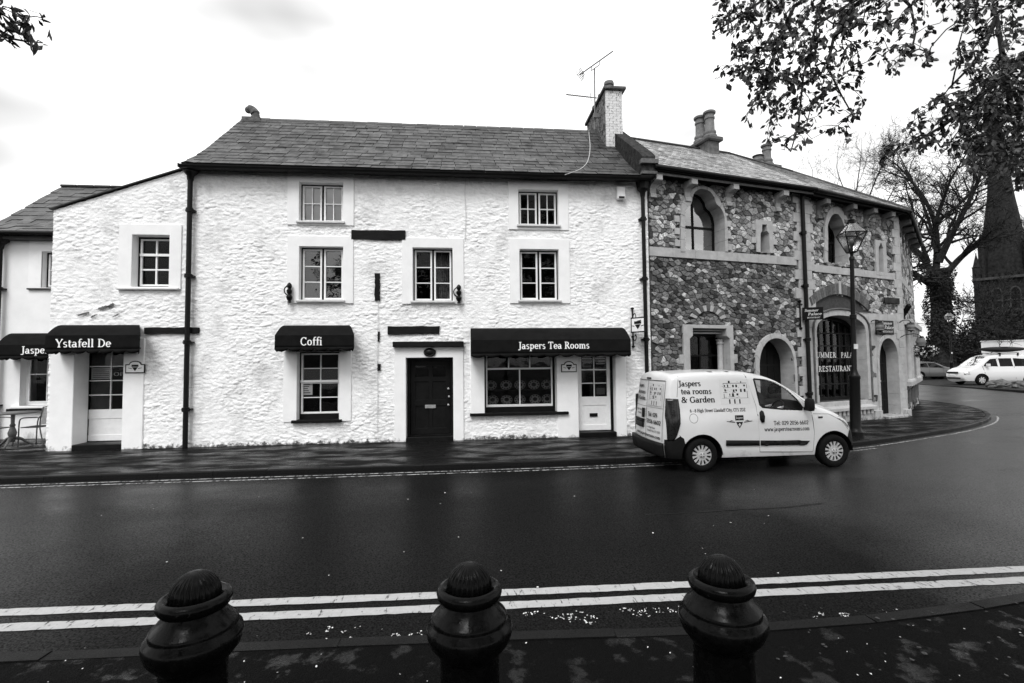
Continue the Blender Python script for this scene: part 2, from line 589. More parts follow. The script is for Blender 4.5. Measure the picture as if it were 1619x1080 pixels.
def wet_ground(name, base, rough_lo, rough_hi, rscale, agg, aggdist, stretch=(1, 1, 1), undul=0.0, spec=0.5, pool=(0.35, 0.65), film=None):
    """Wet tarmac: dark aggregate with fine relief; a broad noise decides where it is filmed with water (smooth) or only damp."""
    m = material(name, base, 0.4, spec, var=0.9, vscale=150, detail=3)
    n, l = m.node_tree.nodes, m.node_tree.links
    b = n['Principled BSDF']
    g = n.new('ShaderNodeNewGeometry')
    mpn = n.new('ShaderNodeMapping')
    mpn.inputs['Scale'].default_value = stretch
    l.new(g.outputs['Position'], mpn.inputs[0])
    t = n.new('ShaderNodeTexNoise')
    t.inputs['Scale'].default_value = rscale
    t.inputs['Detail'].default_value = 7
    t.inputs['Roughness'].default_value = 0.6
    l.new(mpn.outputs[0], t.inputs['Vector'])
    r = n.new('ShaderNodeMapRange')
    r.inputs['From Min'].default_value, r.inputs['From Max'].default_value = pool
    r.inputs['To Min'].default_value, r.inputs['To Max'].default_value = rough_lo, rough_hi
    l.new(t.outputs['Fac'], r.inputs['Value'])
    gr = n.new('ShaderNodeTexNoise')       # chippings: each stone face has its own polish
    gr.inputs['Scale'].default_value = 95
    gr.inputs['Detail'].default_value = 1
    l.new(g.outputs['Position'], gr.inputs['Vector'])
    gm = n.new('ShaderNodeMath')
    gm.operation = 'MULTIPLY_ADD'
    l.new(gr.outputs['Fac'], gm.inputs[0])
    gm.inputs[1].default_value = 0.5
    gs = n.new('ShaderNodeMath')
    gs.operation = 'SUBTRACT'
    l.new(r.outputs[0], gs.inputs[0])
    gs.inputs[1].default_value = 0.25
    l.new(gs.outputs[0], gm.inputs[2])
    l.new(gm.outputs[0], b.inputs['Roughness'])
    if film:
        sp = n.new('ShaderNodeMapRange')
        sp.inputs['From Min'].default_value, sp.inputs['From Max'].default_value = pool[0] - .04, pool[1] - .03
        sp.inputs['To Min'].default_value, sp.inputs['To Max'].default_value = film, spec
        l.new(t.outputs['Fac'], sp.inputs['Value'])
        l.new(sp.outputs[0], b.inputs['Specular IOR Level'])
    a = n.new('ShaderNodeTexNoise')
    a.inputs['Scale'].default_value = 120
    a.inputs['Detail'].default_value = 3
    l.new(g.outputs['Position'], a.inputs['Vector'])
    bs = n.new('ShaderNodeMapRange')     # a film of water hides the aggregate
    bs.inputs['From Min'].default_value, bs.inputs['From Max'].default_value = pool
    bs.inputs['To Min'].default_value, bs.inputs['To Max'].default_value = agg * 0.35, agg
    l.new(t.outputs['Fac'], bs.inputs['Value'])
    bn = n.new('ShaderNodeBump')
    bn.inputs['Distance'].default_value = aggdist
    l.new(bs.outputs[0], bn.inputs['Strength'])
    l.new(a.outputs['Fac'], bn.inputs['Height'])
    if undul:
        t2 = n.new('ShaderNodeTexNoise')
        t2.inputs['Scale'].default_value = 5
        t2.inputs['Detail'].default_value = 4
        l.new(mpn.outputs[0], t2.inputs['Vector'])
        b2 = n.new('ShaderNodeBump')
        b2.inputs['Strength'].default_value = undul
        b2.inputs['Distance'].default_value = 0.03
        l.new(t2.outputs['Fac'], b2.inputs['Height'])
        l.new(bn.outputs[0], b2.inputs['Normal'])
        l.new(b2.outputs[0], b.inputs['Normal'])
    else:
        l.new(bn.outputs[0], b.inputs['Normal'])
    return m

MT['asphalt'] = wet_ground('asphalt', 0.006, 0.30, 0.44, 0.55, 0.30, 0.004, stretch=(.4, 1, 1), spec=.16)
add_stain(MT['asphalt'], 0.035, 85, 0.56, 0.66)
MT['pavement'] = wet_ground('pavement', 0.008, 0.18, 0.6, 1.6, 0.9, 0.01, stretch=(.7, 1.6, 1), undul=0.5, spec=.015, film=.06, pool=(.40, .60))
MT['near_pavement'] = wet_ground('near_pavement', 0.006, 0.06, 0.6, 5.0, 1.0, 0.014, undul=1.6, pool=(.38, .46), spec=.02, film=.2)
MT['kerb'] = wet_ground('kerb', 0.010, 0.25, 0.5, 3, 0.5, 0.004, spec=.06)
# bright reflections put into the gloss by position: strong right, weaker left, dull between
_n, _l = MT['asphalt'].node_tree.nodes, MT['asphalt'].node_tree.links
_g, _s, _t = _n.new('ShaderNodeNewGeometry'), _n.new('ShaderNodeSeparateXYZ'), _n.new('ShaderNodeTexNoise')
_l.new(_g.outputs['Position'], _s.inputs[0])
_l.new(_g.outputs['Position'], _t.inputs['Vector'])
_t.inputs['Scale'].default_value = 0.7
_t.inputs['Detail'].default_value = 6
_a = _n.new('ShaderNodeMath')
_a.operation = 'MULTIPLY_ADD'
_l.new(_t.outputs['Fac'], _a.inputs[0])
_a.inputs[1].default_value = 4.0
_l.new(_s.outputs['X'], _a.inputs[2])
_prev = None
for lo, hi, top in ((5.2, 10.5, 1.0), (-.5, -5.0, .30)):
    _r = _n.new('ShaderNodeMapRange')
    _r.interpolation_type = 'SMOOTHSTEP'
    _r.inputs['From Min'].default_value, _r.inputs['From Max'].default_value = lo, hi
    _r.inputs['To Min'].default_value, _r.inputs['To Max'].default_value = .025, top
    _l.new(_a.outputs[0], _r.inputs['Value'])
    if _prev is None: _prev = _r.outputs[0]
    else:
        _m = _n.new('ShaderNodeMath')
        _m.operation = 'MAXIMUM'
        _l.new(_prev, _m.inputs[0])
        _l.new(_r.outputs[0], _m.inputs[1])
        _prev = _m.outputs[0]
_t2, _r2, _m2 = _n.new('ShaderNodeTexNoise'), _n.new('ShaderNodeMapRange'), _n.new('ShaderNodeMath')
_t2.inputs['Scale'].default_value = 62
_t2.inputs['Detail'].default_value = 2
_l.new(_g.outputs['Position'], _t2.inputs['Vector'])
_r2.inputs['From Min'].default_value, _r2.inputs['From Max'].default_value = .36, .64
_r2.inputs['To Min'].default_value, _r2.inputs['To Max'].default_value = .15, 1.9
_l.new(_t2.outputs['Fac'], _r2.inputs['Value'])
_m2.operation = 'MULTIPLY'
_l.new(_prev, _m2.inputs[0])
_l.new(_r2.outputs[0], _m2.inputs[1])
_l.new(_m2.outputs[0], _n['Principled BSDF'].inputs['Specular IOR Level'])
MT['soil'] = material('soil', 0.012, 0.7, 0.2, var=.5, vscale=3, bump=.6, bscale=12, bdist=.05)

# ------------------------------------------------------------------ a small serif alphabet drawn from strokes
def _glyphs():
    T, t = .105, .05
    def L(a, b, c, d, w=T): return ('L', a, b, c, d, w)
    def S(x, y, w=.10): return ('L', x - w, y, x + w, y, t)
    def A(cx, cy, rx, ry, a0=0, a1=360, w=T): return ('A', cx, cy, rx, ry, a0, a1, w)
    f, c = .025, .675
    g = {
        ' ': (.26, []), '.': (.2, [L(.1, 0, .1, .1)]), ',': (.2, [L(.12, .09, .08, -.08, .07)]),
        ':': (.22, [L(.11, 0, .11, .1), L(.11, .34, .11, .44)]), '-': (.34, [L(.05, .24, .29, .24, .06)]),
        'a': (.47, [A(.19, .14, .13, .12), L(.33, .34, .33, .02), A(.2, .32, .13, .125, 0, 150, .08), L(.33, f, .44, f + .02, t)]),
        'b': (.5, [L(.13, .7, .13, 0), A(.28, .235, .15, .21), L(.03, .69, .13, .69, t)]),
        'c': (.43, [A(.24, .235, .17, .21, 45, 315)]),
        'd': (.52, [A(.22, .235, .15, .21), L(.38, .7, .38, 0), L(.27, .69, .38, .69, t), L(.38, f, .48, f, t)]),
        'e': (.45, [A(.23, .235, .17, .21, 0, 320), L(.07, .25, .4, .25, t)]),
        'f': (.33, [L(.16, .56, .16, 0), A(.28, .56, .12, .13, 50, 180, .08), L(.04, .44, .32, .44, t), S(.16, f)]),
        'g': (.48, [A(.21, .3, .14, .145), A(.22, -.08, .18, .1), L(.32, .41, .45, .44, t), L(.13, .17, .12, .03, t)]),
        'h': (.54, [L(.13, .7, .13, 0), A(.27, .29, .14, .15, 0, 180), L(.41, .3, .41, 0), S(.13, f), S(.41, f), L(.03, .69, .13, .69, t)]),
        'i': (.27, [L(.13, .45, .13, 0), S(.13, f), L(.03, .44, .13, .44, t), L(.13, .58, .13, .68, .11)]),
        'j': (.27, [L(.14, .45, .14, -.1), A(.05, -.1, .09, .1, -130, 0), L(.14, .58, .14, .68, .11)]),
        'k': (.52, [L(.13, .7, .13, 0), L(.15, .2, .38, .44, t), L(.22, .27, .42, .02), S(.13, f), S(.42, f), S(.38, .44, .07)]),
        'l': (.27, [L(.13, .7, .13, 0), S(.13, f), L(.03, .69, .13, .69, t)]),
        'm': (.8, [L(.13, .46, .13, 0), A(.26, .29, .13, .15, 0, 180), L(.39, .3, .39, 0), A(.52, .29, .13, .15, 0, 180), L(.65, .3, .65, 0), S(.13, f), S(.39, f), S(.65, f), L(.03, .44, .13, .44, t)]),
        'n': (.54, [L(.13, .46, .13, 0), A(.27, .29, .14, .15, 0, 180), L(.41, .3, .41, 0), S(.13, f), S(.41, f), L(.03, .44, .13, .44, t)]),
        'o': (.49, [A(.24, .235, .17, .21)]),
        'p': (.52, [L(.13, .46, .13, -.2), A(.28, .235, .15, .21), S(.13, -.19), L(.03, .44, .13, .44, t)]),
        'r': (.39, [L(.13, .46, .13, 0), A(.28, .28, .15, .16, 50, 180, .07), L(.33, .36, .37, .42, .08), S(.13, f), L(.03, .44, .13, .44, t)]),
        's': (.38, [A(.19, .345, .11, .1, 30, 270, .08), A(.19, .125, .12, .11, -150, 90, .09)]),
        't': (.33, [L(.15, .6, .15, .1), A(.24, .1, .09, .09, 180, 310, .07), L(.03, .44, .3, .44, t)]),
        'u': (.54, [L(.13, .46, .13, .15), A(.26, .16, .13, .15, 180, 360, .07), L(.4, .46, .4, 0), L(.03, .44, .13, .44, t), L(.3, .44, .4, .44, t), L(.4, f, .5, f, t)]),
        'w': (.72, [L(.08, .45, .22, 0), L(.22, 0, .36, .42, t), L(.36, .45, .5, 0), L(.5, 0, .64, .44, t), S(.08, .44, .08), S(.64, .44, .07)]),
        'y': (.48, [L(.08, .45, .24, .02), L(.4, .45, .2, -.15, t), A(.12, -.14, .08, .06, 180, 360, t), S(.08, .44, .08), S(.4, .44, .07)]),
        'J': (.4, [L(.25, .68, .25, .05), A(.13, .04, .12, .13, -140, 0), S(.25, c, .13)]),
        'T': (.6, [L(.3, .68, .3, 0), L(.04, c, .56, c, .055), L(.05, .68, .05, .54, t), L(.55, .68, .55, .54, t), S(.3, f, .12)]),
        'R': (.62, [L(.16, .68, .16, 0), A(.28, .51, .17, .16, -90, 90), L(.16, c, .28, c, t), L(.16, .35, .28, .35, t), L(.3, .34, .54, .02), S(.16, f, .12), S(.55, f, .07), L(.04, c, .16, c, t)]),
        'Y': (.6, [L(.08, .67, .3, .3), L(.54, .67, .3, .3, t), L(.3, .33, .3, 0), S(.08, c, .09), S(.54, c, .08), S(.3, f, .12)]),
        'D': (.68, [L(.16, .68, .16, 0), A(.28, .34, .31, .325, -90, 90), L(.05, c, .3, c, t), L(.05, f, .3, f, t)]),
        'C': (.62, [A(.33, .34, .27, .33, 40, 320), L(.53, .68, .53, .5, t)]),
        'G': (.68, [A(.33, .34, .27, .33, 40, 330), L(.56, .3, .56, .05), S(.54, .31, .1), L(.53, .68, .53, .5, t)]),
        'H': (.72, [L(.16, .68, .16, 0), L(.56, .68, .56, 0), L(.16, .35, .56, .35, t), S(.16, f, .11), S(.56, f, .11), S(.16, c, .11), S(.56, c, .11)]),
        'S': (.5, [A(.25, .51, .16, .155, 20, 270), A(.25, .185, .18, .17, -160, 90), L(.41, .68, .41, .53, t), L(.07, .17, .07, 0, t)]),
        'L': (.56, [L(.16, .68, .16, 0), L(.05, f, .5, f, t), L(.5, 0, .5, .17, t), S(.16, c, .11)]),
        'F': (.54, [L(.16, .68, .16, 0), L(.05, c, .48, c, t), L(.48, .68, .48, .53, t), L(.16, .36, .38, .36, t), S(.16, f, .12)]),
        'E': (.57, [L(.16, .68, .16, 0), L(.05, c, .48, c, t), L(.48, .68, .48, .53, t), L(.16, .36, .38, .36, t), L(.05, f, .5, f, t), L(.5, 0, .5, .17, t)]),
        'Z': (.56, [L(.06, c, .5, c, t), L(.48, .67, .07, .02), L(.06, f, .5, f, t), L(.06, .68, .06, .54, t), L(.5, 0, .5, .15, t)]),
        'O': (.68, [A(.34, .34, .27, .33)]),
        'U': (.68, [L(.15, .68, .15, .25), A(.34, .25, .19, .24, 180, 360, .08), L(.54, .68, .54, .25, .06), S(.15, c, .11), S(.54, c, .1)]),
        'M': (.84, [L(.14, .68, .14, 0, .05), L(.14, .67, .42, .05), L(.42, .05, .69, .67, t), L(.69, .68, .69, 0), S(.14, f, .1), S(.69, f, .11), S(.1, c, .08), S(.73, c, .08)]),
        'P': (.56, [L(.16, .68, .16, 0), A(.28, .49, .18, .18, -90, 90), L(.05, c, .28, c, t), L(.16, .31, .28, .31, t), S(.16, f, .12)]),
        'A': (.66, [L(.08, .02, .32, .67, t), L(.33, .67, .57, .02), L(.16, .24, .48, .24, t), S(.08, f, .09), S(.57, f, .1)]),
        'N': (.72, [L(.14, .68, .14, 0, .05), L(.14, .67, .58, .03), L(.58, .68, .58, 0, .05), S(.14, f, .1), S(.58, c, .1), S(.1, c, .08)]),
        '0': (.5, [A(.25, .33, .18, .31)]),
        '2': (.5, [A(.25, .47, .17, .18, -30, 170), L(.39, .38, .08, .04, .08), L(.07, .035, .45, .035, .07)]),
        '5': (.5, [L(.14, .64, .42, .64, .06), L(.14, .64, .12, .36, .06), A(.24, .2, .18, .19, -150, 120)]),
        '6': (.5, [A(.25, .2, .17, .19), A(.33, .32, .26, .32, 95, 180)]),
        '7': (.48, [L(.06, .63, .44, .63, .06), L(.42, .62, .2, 0)]),
        '8': (.5, [A(.25, .49, .13, .14), A(.25, .18, .17, .17)]),
        '9': (.5, [A(.25, .45, .17, .19), A(.17, .33, .26, .32, -85, 0)]),
        '&': (.74, [A(.27, .52, .12, .13), A(.26, .18, .19, .17, 50, 350), L(.2, .42, .6, .03), L(.45, .16, .62, .38, t), S(.62, .4, .08)]),
    }
    return g
GLYPH = _glyphs()

def text_polys(s, track=0.0, bold=0.0):
    """Quads of every stroke, with the advance width; cap height is 0.7."""
    out, x = [], 0.0
    for ch in s:
        adv, st = GLYPH[ch]
        for k in st:
            if k[0] == 'L':
                _, a, b, c, d, w = k
                w += bold
                v = Vector((c - a, d - b)).normalized() * (w / 2)
                nx, ny = -v.y, v.x
                out.append([(x + a + nx, b + ny), (x + a - nx, b - ny), (x + c - nx, d - ny), (x + c + nx, d + ny)])
            else:
                _, cx, cy, rx, ry, a0, a1, w = k
                n = max(5, int(abs(a1 - a0) / 26))
                ring = []
                for i in range(n + 1):
                    a = R(a0 + (a1 - a0) * i / n)
                    h = (.04 + bold + (w - .04) * abs(math.cos(a))) / 2
                    ring.append(((x + cx + (rx + h) * math.cos(a), cy + (ry + h) * math.sin(a)),
                                 (x + cx + (rx - h) * math.cos(a), cy + (ry - h) * math.sin(a))))
                for p, q in zip(ring, ring[1:]):
                    out.append([p[0], p[1], q[1], q[0]])
        x += adv + track
    return out, x - track

def lettering(mb, s, fn, x0, x1, y0, cap, slant=0.0, track=0.0, m=0, bold=.02):
    """Writes s between x0 and x1 on baseline y0 with cap height cap; fn maps (x, y, layer) to a point."""
    polys, w = text_polys(s, track, bold)
    sx, sy = (x1 - x0) / w, cap / .7
    for i, q in enumerate(polys):
        ids = []
        for a, b in q:
            ids.append(mb.p(fn(x0 + a * sx + slant * b * sy, y0 + b * sy, (i % 7) * 0.00012)))
        mb.face(*ids, m=m)

# ------------------------------------------------------------------ the ground, the road and the pavements
ROAD_Z = -0.10
def rise(x, y):
    d = math.hypot(x, y)
    t = min(max((d - 30) / 12, 0), 1)
    return 0.22 * t * t * (3 - 2 * t) if x > 0 else 0.0

def sheet(name, xs, ys, dz, m):
    mb = MB()
    idx = {}
    for i, x in enumerate(xs):
        for j, y in enumerate(ys):
            idx[i, j] = mb.p((x, y, ROAD_Z + dz + rise(x, y)))
    for i in range(len(xs) - 1):
        for j in range(len(ys) - 1):
            mb.face(idx[i, j], idx[i + 1, j], idx[i + 1, j + 1], idx[i, j + 1])
    return mb.build(name, m, smooth=True)

far = [-900, -300, -120, -60, -30, -10]
tag(sheet('ground', far + [0, 10, 20, 30, 40, 60, 90, 140, 300, 900], far + [0, 10, 20, 30, 40, 60, 90, 140, 300, 900], -0.06, MT['soil']), kind='structure')
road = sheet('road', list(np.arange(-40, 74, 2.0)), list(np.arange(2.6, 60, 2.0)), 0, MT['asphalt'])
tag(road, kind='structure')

KERB = smooth_path([(-34, 9.3), (-8, 9.2), (0.8, 9.16), (3.2, 9.22), (5.6, 9.42), (8.66, 10.1), (11.27, 11.1), (13.84, 12.15), (16.49, 13.7), (18.72, 15.75), (20.2, 18.2), (21.0, 21.0), (23.0, 27.0)], 2)

def kerb_run(parent, path, ztop, zbot, width, length, side=1, m=None):
    """Separate kerb stones laid end to end along a path; side=+1 puts their bodies to the left of the walking direction."""
    L = [0]
    for a, b in zip(path, path[1:]): L.append(L[-1] + math.dist(a, b))
    n = int(L[-1] / length)
    pts = resample(path, n + 1)
    for k, (a, b) in enumerate(zip(pts, pts[1:])):
        a, b = Vector(a), Vector(b)
        t = (b - a).normalized()
        s = Vector((-t.y, t.x)) * side
        mb = MB()
        g = 0.003
        a2, b2 = a + t * g, b - t * g
        z = ztop + random.uniform(-.004, .006)
        zz = lambda q: z + rise(q.x, q.y)
        c = .02
        prof = [(0, zbot), (0, z - c), (c, z), (width, z), (width, zbot)]
        ra = [mb.p((*(a2 + s * w), h + rise(a2.x, a2.y))) for w, h in prof]
        rb = [mb.p((*(b2 + s * w), h + rise(b2.x, b2.y))) for w, h in prof]
        for i in range(4): mb.face(ra[i], ra[i + 1], rb[i + 1], rb[i])
        mb.face(*ra)
        mb.face(*rb[::-1])
        mb.build('kerb_stone', m or MT['kerb'], parent)

def slab(name, front, back, z0, z1, m, cols=6):
    """A raised pavement: front is its kerb line, back the line behind it with the same point count."""
    mb = MB()
    rows = []
    for a, b in zip(front, back):
        rows.append([mb.p((a[0] + (b[0] - a[0]) * k / cols, a[1] + (b[1] - a[1]) * k / cols, z1 + rise(*a))) for k in range(cols + 1)])
    for p, q in zip(rows, rows[1:]):
        for k in range(cols): mb.face(p[k], q[k], q[k + 1], p[k + 1])
    for p, q in zip(rows, rows[1:]):
        a, b = Vector(mb.v[p[0]]), Vector(mb.v[q[0]])
        i, j = mb.p((a.x, a.y, z0)), mb.p((b.x, b.y, z0))
        mb.face(p[0], i, j, q[0])
    return mb.build(name, m, smooth=True)

NK = len(KERB)
front = [(x, y) for x, y in resample(KERB, 60)]
def inner(pts, w):
    out = []
    for k, a in enumerate(pts):
        t = Vector(pts[min(k + 1, len(pts) - 1)]) - Vector(pts[max(k - 1, 0)])
        t.normalize()
        out.append((a[0] - t.y * w, a[1] + t.x * w))
    return out
fin = inner(front, .128)
back = [(min(x, 19.0 + .3 * k / 60), max(16.0 if x < 9 else 16.5, y + .6) if x < 16 else y + 4) for k, (x, y) in enumerate(fin)]
far_pavement = tag(slab('far_pavement', fin, back, -.1, 0.0, MT['pavement']), kind='structure')
kerb_run(far_pavement, KERB, 0.004, -.12, .12, 0.92, 1)

# near pavement, where the bollards stand
NKERB = smooth_path([(-14, 3.95), (-3.07, 3.61), (-1.16, 3.55), (0.46, 3.46), (1.6, 3.38), (2.6, 3.36), (3.6, 3.42), (4.6, 3.56), (7, 3.9), (16, 4.6)], 2)
nf = resample(NKERB, 60)
NPZ = -0.02
near_pavement = tag(slab('near_pavement', inner(nf, -.128), [(x, -60) for x, y in nf], -.1, NPZ, MT['near_pavement'], 14), kind='structure')
kerb_run(near_pavement, NKERB, NPZ + .004, -.14, .12, 0.92, -1)

def painted_line(pts, width, name, ragged=.006, seg=.12, dz=.004, m='road_paint'):
    mb = MB()
    L = sum(math.dist(a, b) for a, b in zip(pts, pts[1:]))
    q = resample(pts, max(int(L / seg), 8))
    prev = None
    for k, a in enumerate(q):
        t = Vector(q[min(k + 1, len(q) - 1)]) - Vector(q[max(k - 1, 0)])
        t.normalize()
        s = Vector((-t.y, t.x))
        w1, w2 = width / 2 + random.uniform(-ragged, ragged), width / 2 + random.uniform(-ragged, ragged)
        A, B = Vector(a) + s * w1, Vector(a) - s * w2
        cur = (mb.p((A.x, A.y, ROAD_Z + dz + rise(A.x, A.y))), mb.p((B.x, B.y, ROAD_Z + dz + rise(B.x, B.y))))
        if prev: mb.face(prev[1], cur[1], cur[0], prev[0])
        prev = cur
    mb.build(name, MT[m], road)

def gline(px): return [tuple(ground(x, y, ROAD_Z).xy) for x, y in px]
for dy in (0, 1):
    a = gline([(180, 962 + dy * 23), (860, 935 + dy * 20), (1619, 900 + dy * 17.5)])
    d0, d1 = Vector(a[0]) - Vector(a[1]), Vector(a[2]) - Vector(a[1])
    pts = [tuple(Vector(a[0]) + d0 * 3)] + a + [tuple(Vector(a[2]) + d1 * 1.6)]
    painted_line(pts, .118, 'painted_line', .005, .07)
seam_p = gline([(1020, 814), (1090, 811), (1160, 806), (1240, 803), (1300, 796)])
painted_line(smooth_path(seam_p, 2), .025, 'tar_seam', .01, .08, m='black_print')
for off in (.16, .34):
    path = [p for p in inner(resample(KERB, 120), -off) if p[0] < (18.2 if off < .2 else 9)]
    painted_line(path, .05, 'painted_line', .006, .2, m='worn_paint')

# ------------------------------------------------------------------ building blocks for houses
FW = Frame((0, 12.0), 0.0)

def relief(u, z, seed):
    # limewashed rubble: irregular stones (jittered cells) softened by many coats
    def cells(cw, ch, sd):
        x = u / cw + perlin(u * 2.1, z * 3.1, sd + 5) * .55
        y = z / ch + perlin(u * 2.3, z * 2.7, sd + 6) * .55
        xi, yi = np.floor(x).astype(int), np.floor(y).astype(int)
        f1, f2, hh = np.full(x.shape, 9.), np.full(x.shape, 9.), np.zeros(x.shape)
        rs = np.random.RandomState(sd)
        T = rs.rand(4096, 5)
        for di in (-1, 0, 1):
            for dj in (-1, 0, 1):
                k = ((xi + di) * 73 + (yi + dj) * 191) & 4095
                dx, dy = xi + di + .1 + .8 * T[k, 0] - x, yi + dj + .1 + .8 * T[k, 1] - y
                d = np.sqrt(dx * dx + dy * dy)
                n_ = d < f1
                h_ = T[k, 2] - .5 + dx * (T[k, 3] - .5) * 1.4 + dy * (T[k, 4] - .5) * 1.4
                f2 = np.where(n_, f1, np.minimum(f2, d))
                hh = np.where(n_, h_, hh)
                f1 = np.where(n_, d, f1)
        e = np.clip((f2 - f1) / .35, 0, 1)
        return e * e * (3 - 2 * e) * (.55 + hh)
    a = cells(.19, .085, seed)
    a2 = cells(.09, .05, seed + 40)
    m_ = np.clip(.75 + 1.6 * perlin(u * .9, z * 1.1, seed + 7), .5, 1)
    e_ = np.abs(perlin(u * 7.5, z * 17 + perlin(u * 2, z * 2, seed + 8), seed + 4)) ** .8
    b = perlin(u * 7, z * 11, seed + 1)
    c = perlin(u * 17, z * 24, seed + 2)
    d = perlin(u * .7, z * .8, seed + 3)
    return np.minimum((.016 * a + .006 * a2 + .015 * e_) * m_ + .008 * b + .005 * c + .012 * d + .003, .043)

def rough_wall(name, fr, u0, u1, ztop, holes, step, parent, m, seed=1, z0=-.02):
    us, zs = set([u0, u1]), set([z0])
    zmax = max(ztop(u0), ztop(u1))
    zs.add(zmax)
    for h in holes: us.update(h[:2]); zs.update(h[2:])
    def fill(s):
        s = sorted(s)
        out = []
        for a, b in zip(s, s[1:]):
            n = max(1, int(round((b - a) / step)))
            out += [a + (b - a) * k / n for k in range(n)]
        return np.array(out + [s[-1]])
    U, Z = fill(us), fill(zs)
    GU, GZ = np.meshgrid(U, Z, indexing='ij')
    D = relief(GU, GZ, seed)
    mb = MB(fr)
    idx = -np.ones(GU.shape, int)
    top = np.array([ztop(u) for u in U])
    for i in range(len(U)):
        for j in range(len(Z)):
            idx[i, j] = mb.p((U[i], D[i, j], min(Z[j], top[i])))
    for i in range(len(U) - 1):
        uc = (U[i] + U[i + 1]) / 2
        for j in range(len(Z) - 1):
            zc = (Z[j] + Z[j + 1]) / 2
            if Z[j] >= min(top[i], top[i + 1]) - 1e-6 and Z[j] >= max(top[i], top[i + 1]) - 1e-6: continue
            if any(h[0] < uc < h[1] and h[2] < zc < h[3] for h in holes): continue
            mb.face(idx[i, j], idx[i + 1, j], idx[i + 1, j + 1], idx[i, j + 1])
    return mb.build(name, m, parent, smooth='all')

def rectpoly(r): return [(r[0], r[2]), (r[1], r[2]), (r[1], r[3]), (r[0], r[3])]
def grow(r, a, b=None): b = a if b is None else b; return (r[0] - a, r[1] + a, r[2] - b, r[3] + b)

def make_window(parent, fr, r, ncas=2, cols=1, rows=3, d=-.12, frame_m='black_paint', cas_m='white_paint', fw=.035, st=.042, barw=.022,
                glass='glass', rowspec=None, name='window', bottom=0.0):
    """Outer frame, then casements with glazing bars and one loose pane per light."""
    u0, u1, z0, z1 = r
    z0b = z0 + bottom
    w = MB(fr)
    iw = (u1 - u0 - 2 * fw)
    g = .05 if ncas > 1 else 0
    cw = (iw - g * (ncas - 1)) / ncas
    w.plate(rectpoly(r), [rectpoly((u0 + fw + c * (cw + g) - .0, u0 + fw + c * (cw + g) + cw, z0b + fw, z1 - fw)) for c in range(ncas)], d - .06, d)
    win = w.build(name, MT[frame_m], parent, bevel=.003)
    cw = (iw - g * (ncas - 1)) / ncas
    for c in range(ncas):
        a = u0 + fw + c * (cw + g)
        b = a + cw
        lo, hi = z0b + fw, z1 - fw
        holes = []
        ia, ib, il, ih = a + st, b - st, lo + st, hi - st * .8
        rs = rowspec or [k / rows for k in range(rows + 1)]
        for i in range(cols):
            for j in range(len(rs) - 1):
                x0 = ia + (ib - ia) * i / cols + (barw / 2 if i else 0)
                x1 = ia + (ib - ia) * (i + 1) / cols - (barw / 2 if i < cols - 1 else 0)
                y0 = il + (ih - il) * rs[j] + (barw / 2 if j else 0)
                y1 = il + (ih - il) * rs[j + 1] - (barw / 2 if j < len(rs) - 2 else 0)
                holes.append((x0, x1, y0, y1))
        MB(fr).plate(rectpoly((a, b, lo, hi)), [rectpoly(h) for h in holes], d - .045, d + .012).build('casement', MT[cas_m], win, bevel=.003)
        for h in holes:
            q = grow(h, .004)
            p = MB(fr)
            t1, t2 = random.uniform(-.006, .006), random.uniform(-.006, .006)
            dd = d - .022
            ids = [p.p((q[0], dd + t1 + t2, q[2])), p.p((q[1], dd - t1 + t2, q[2])), p.p((q[1], dd - t1 - t2, q[3])), p.p((q[0], dd + t1 - t2, q[3]))]
            p.face(*ids)
            p.build('pane', MT[glass], win)
    return win

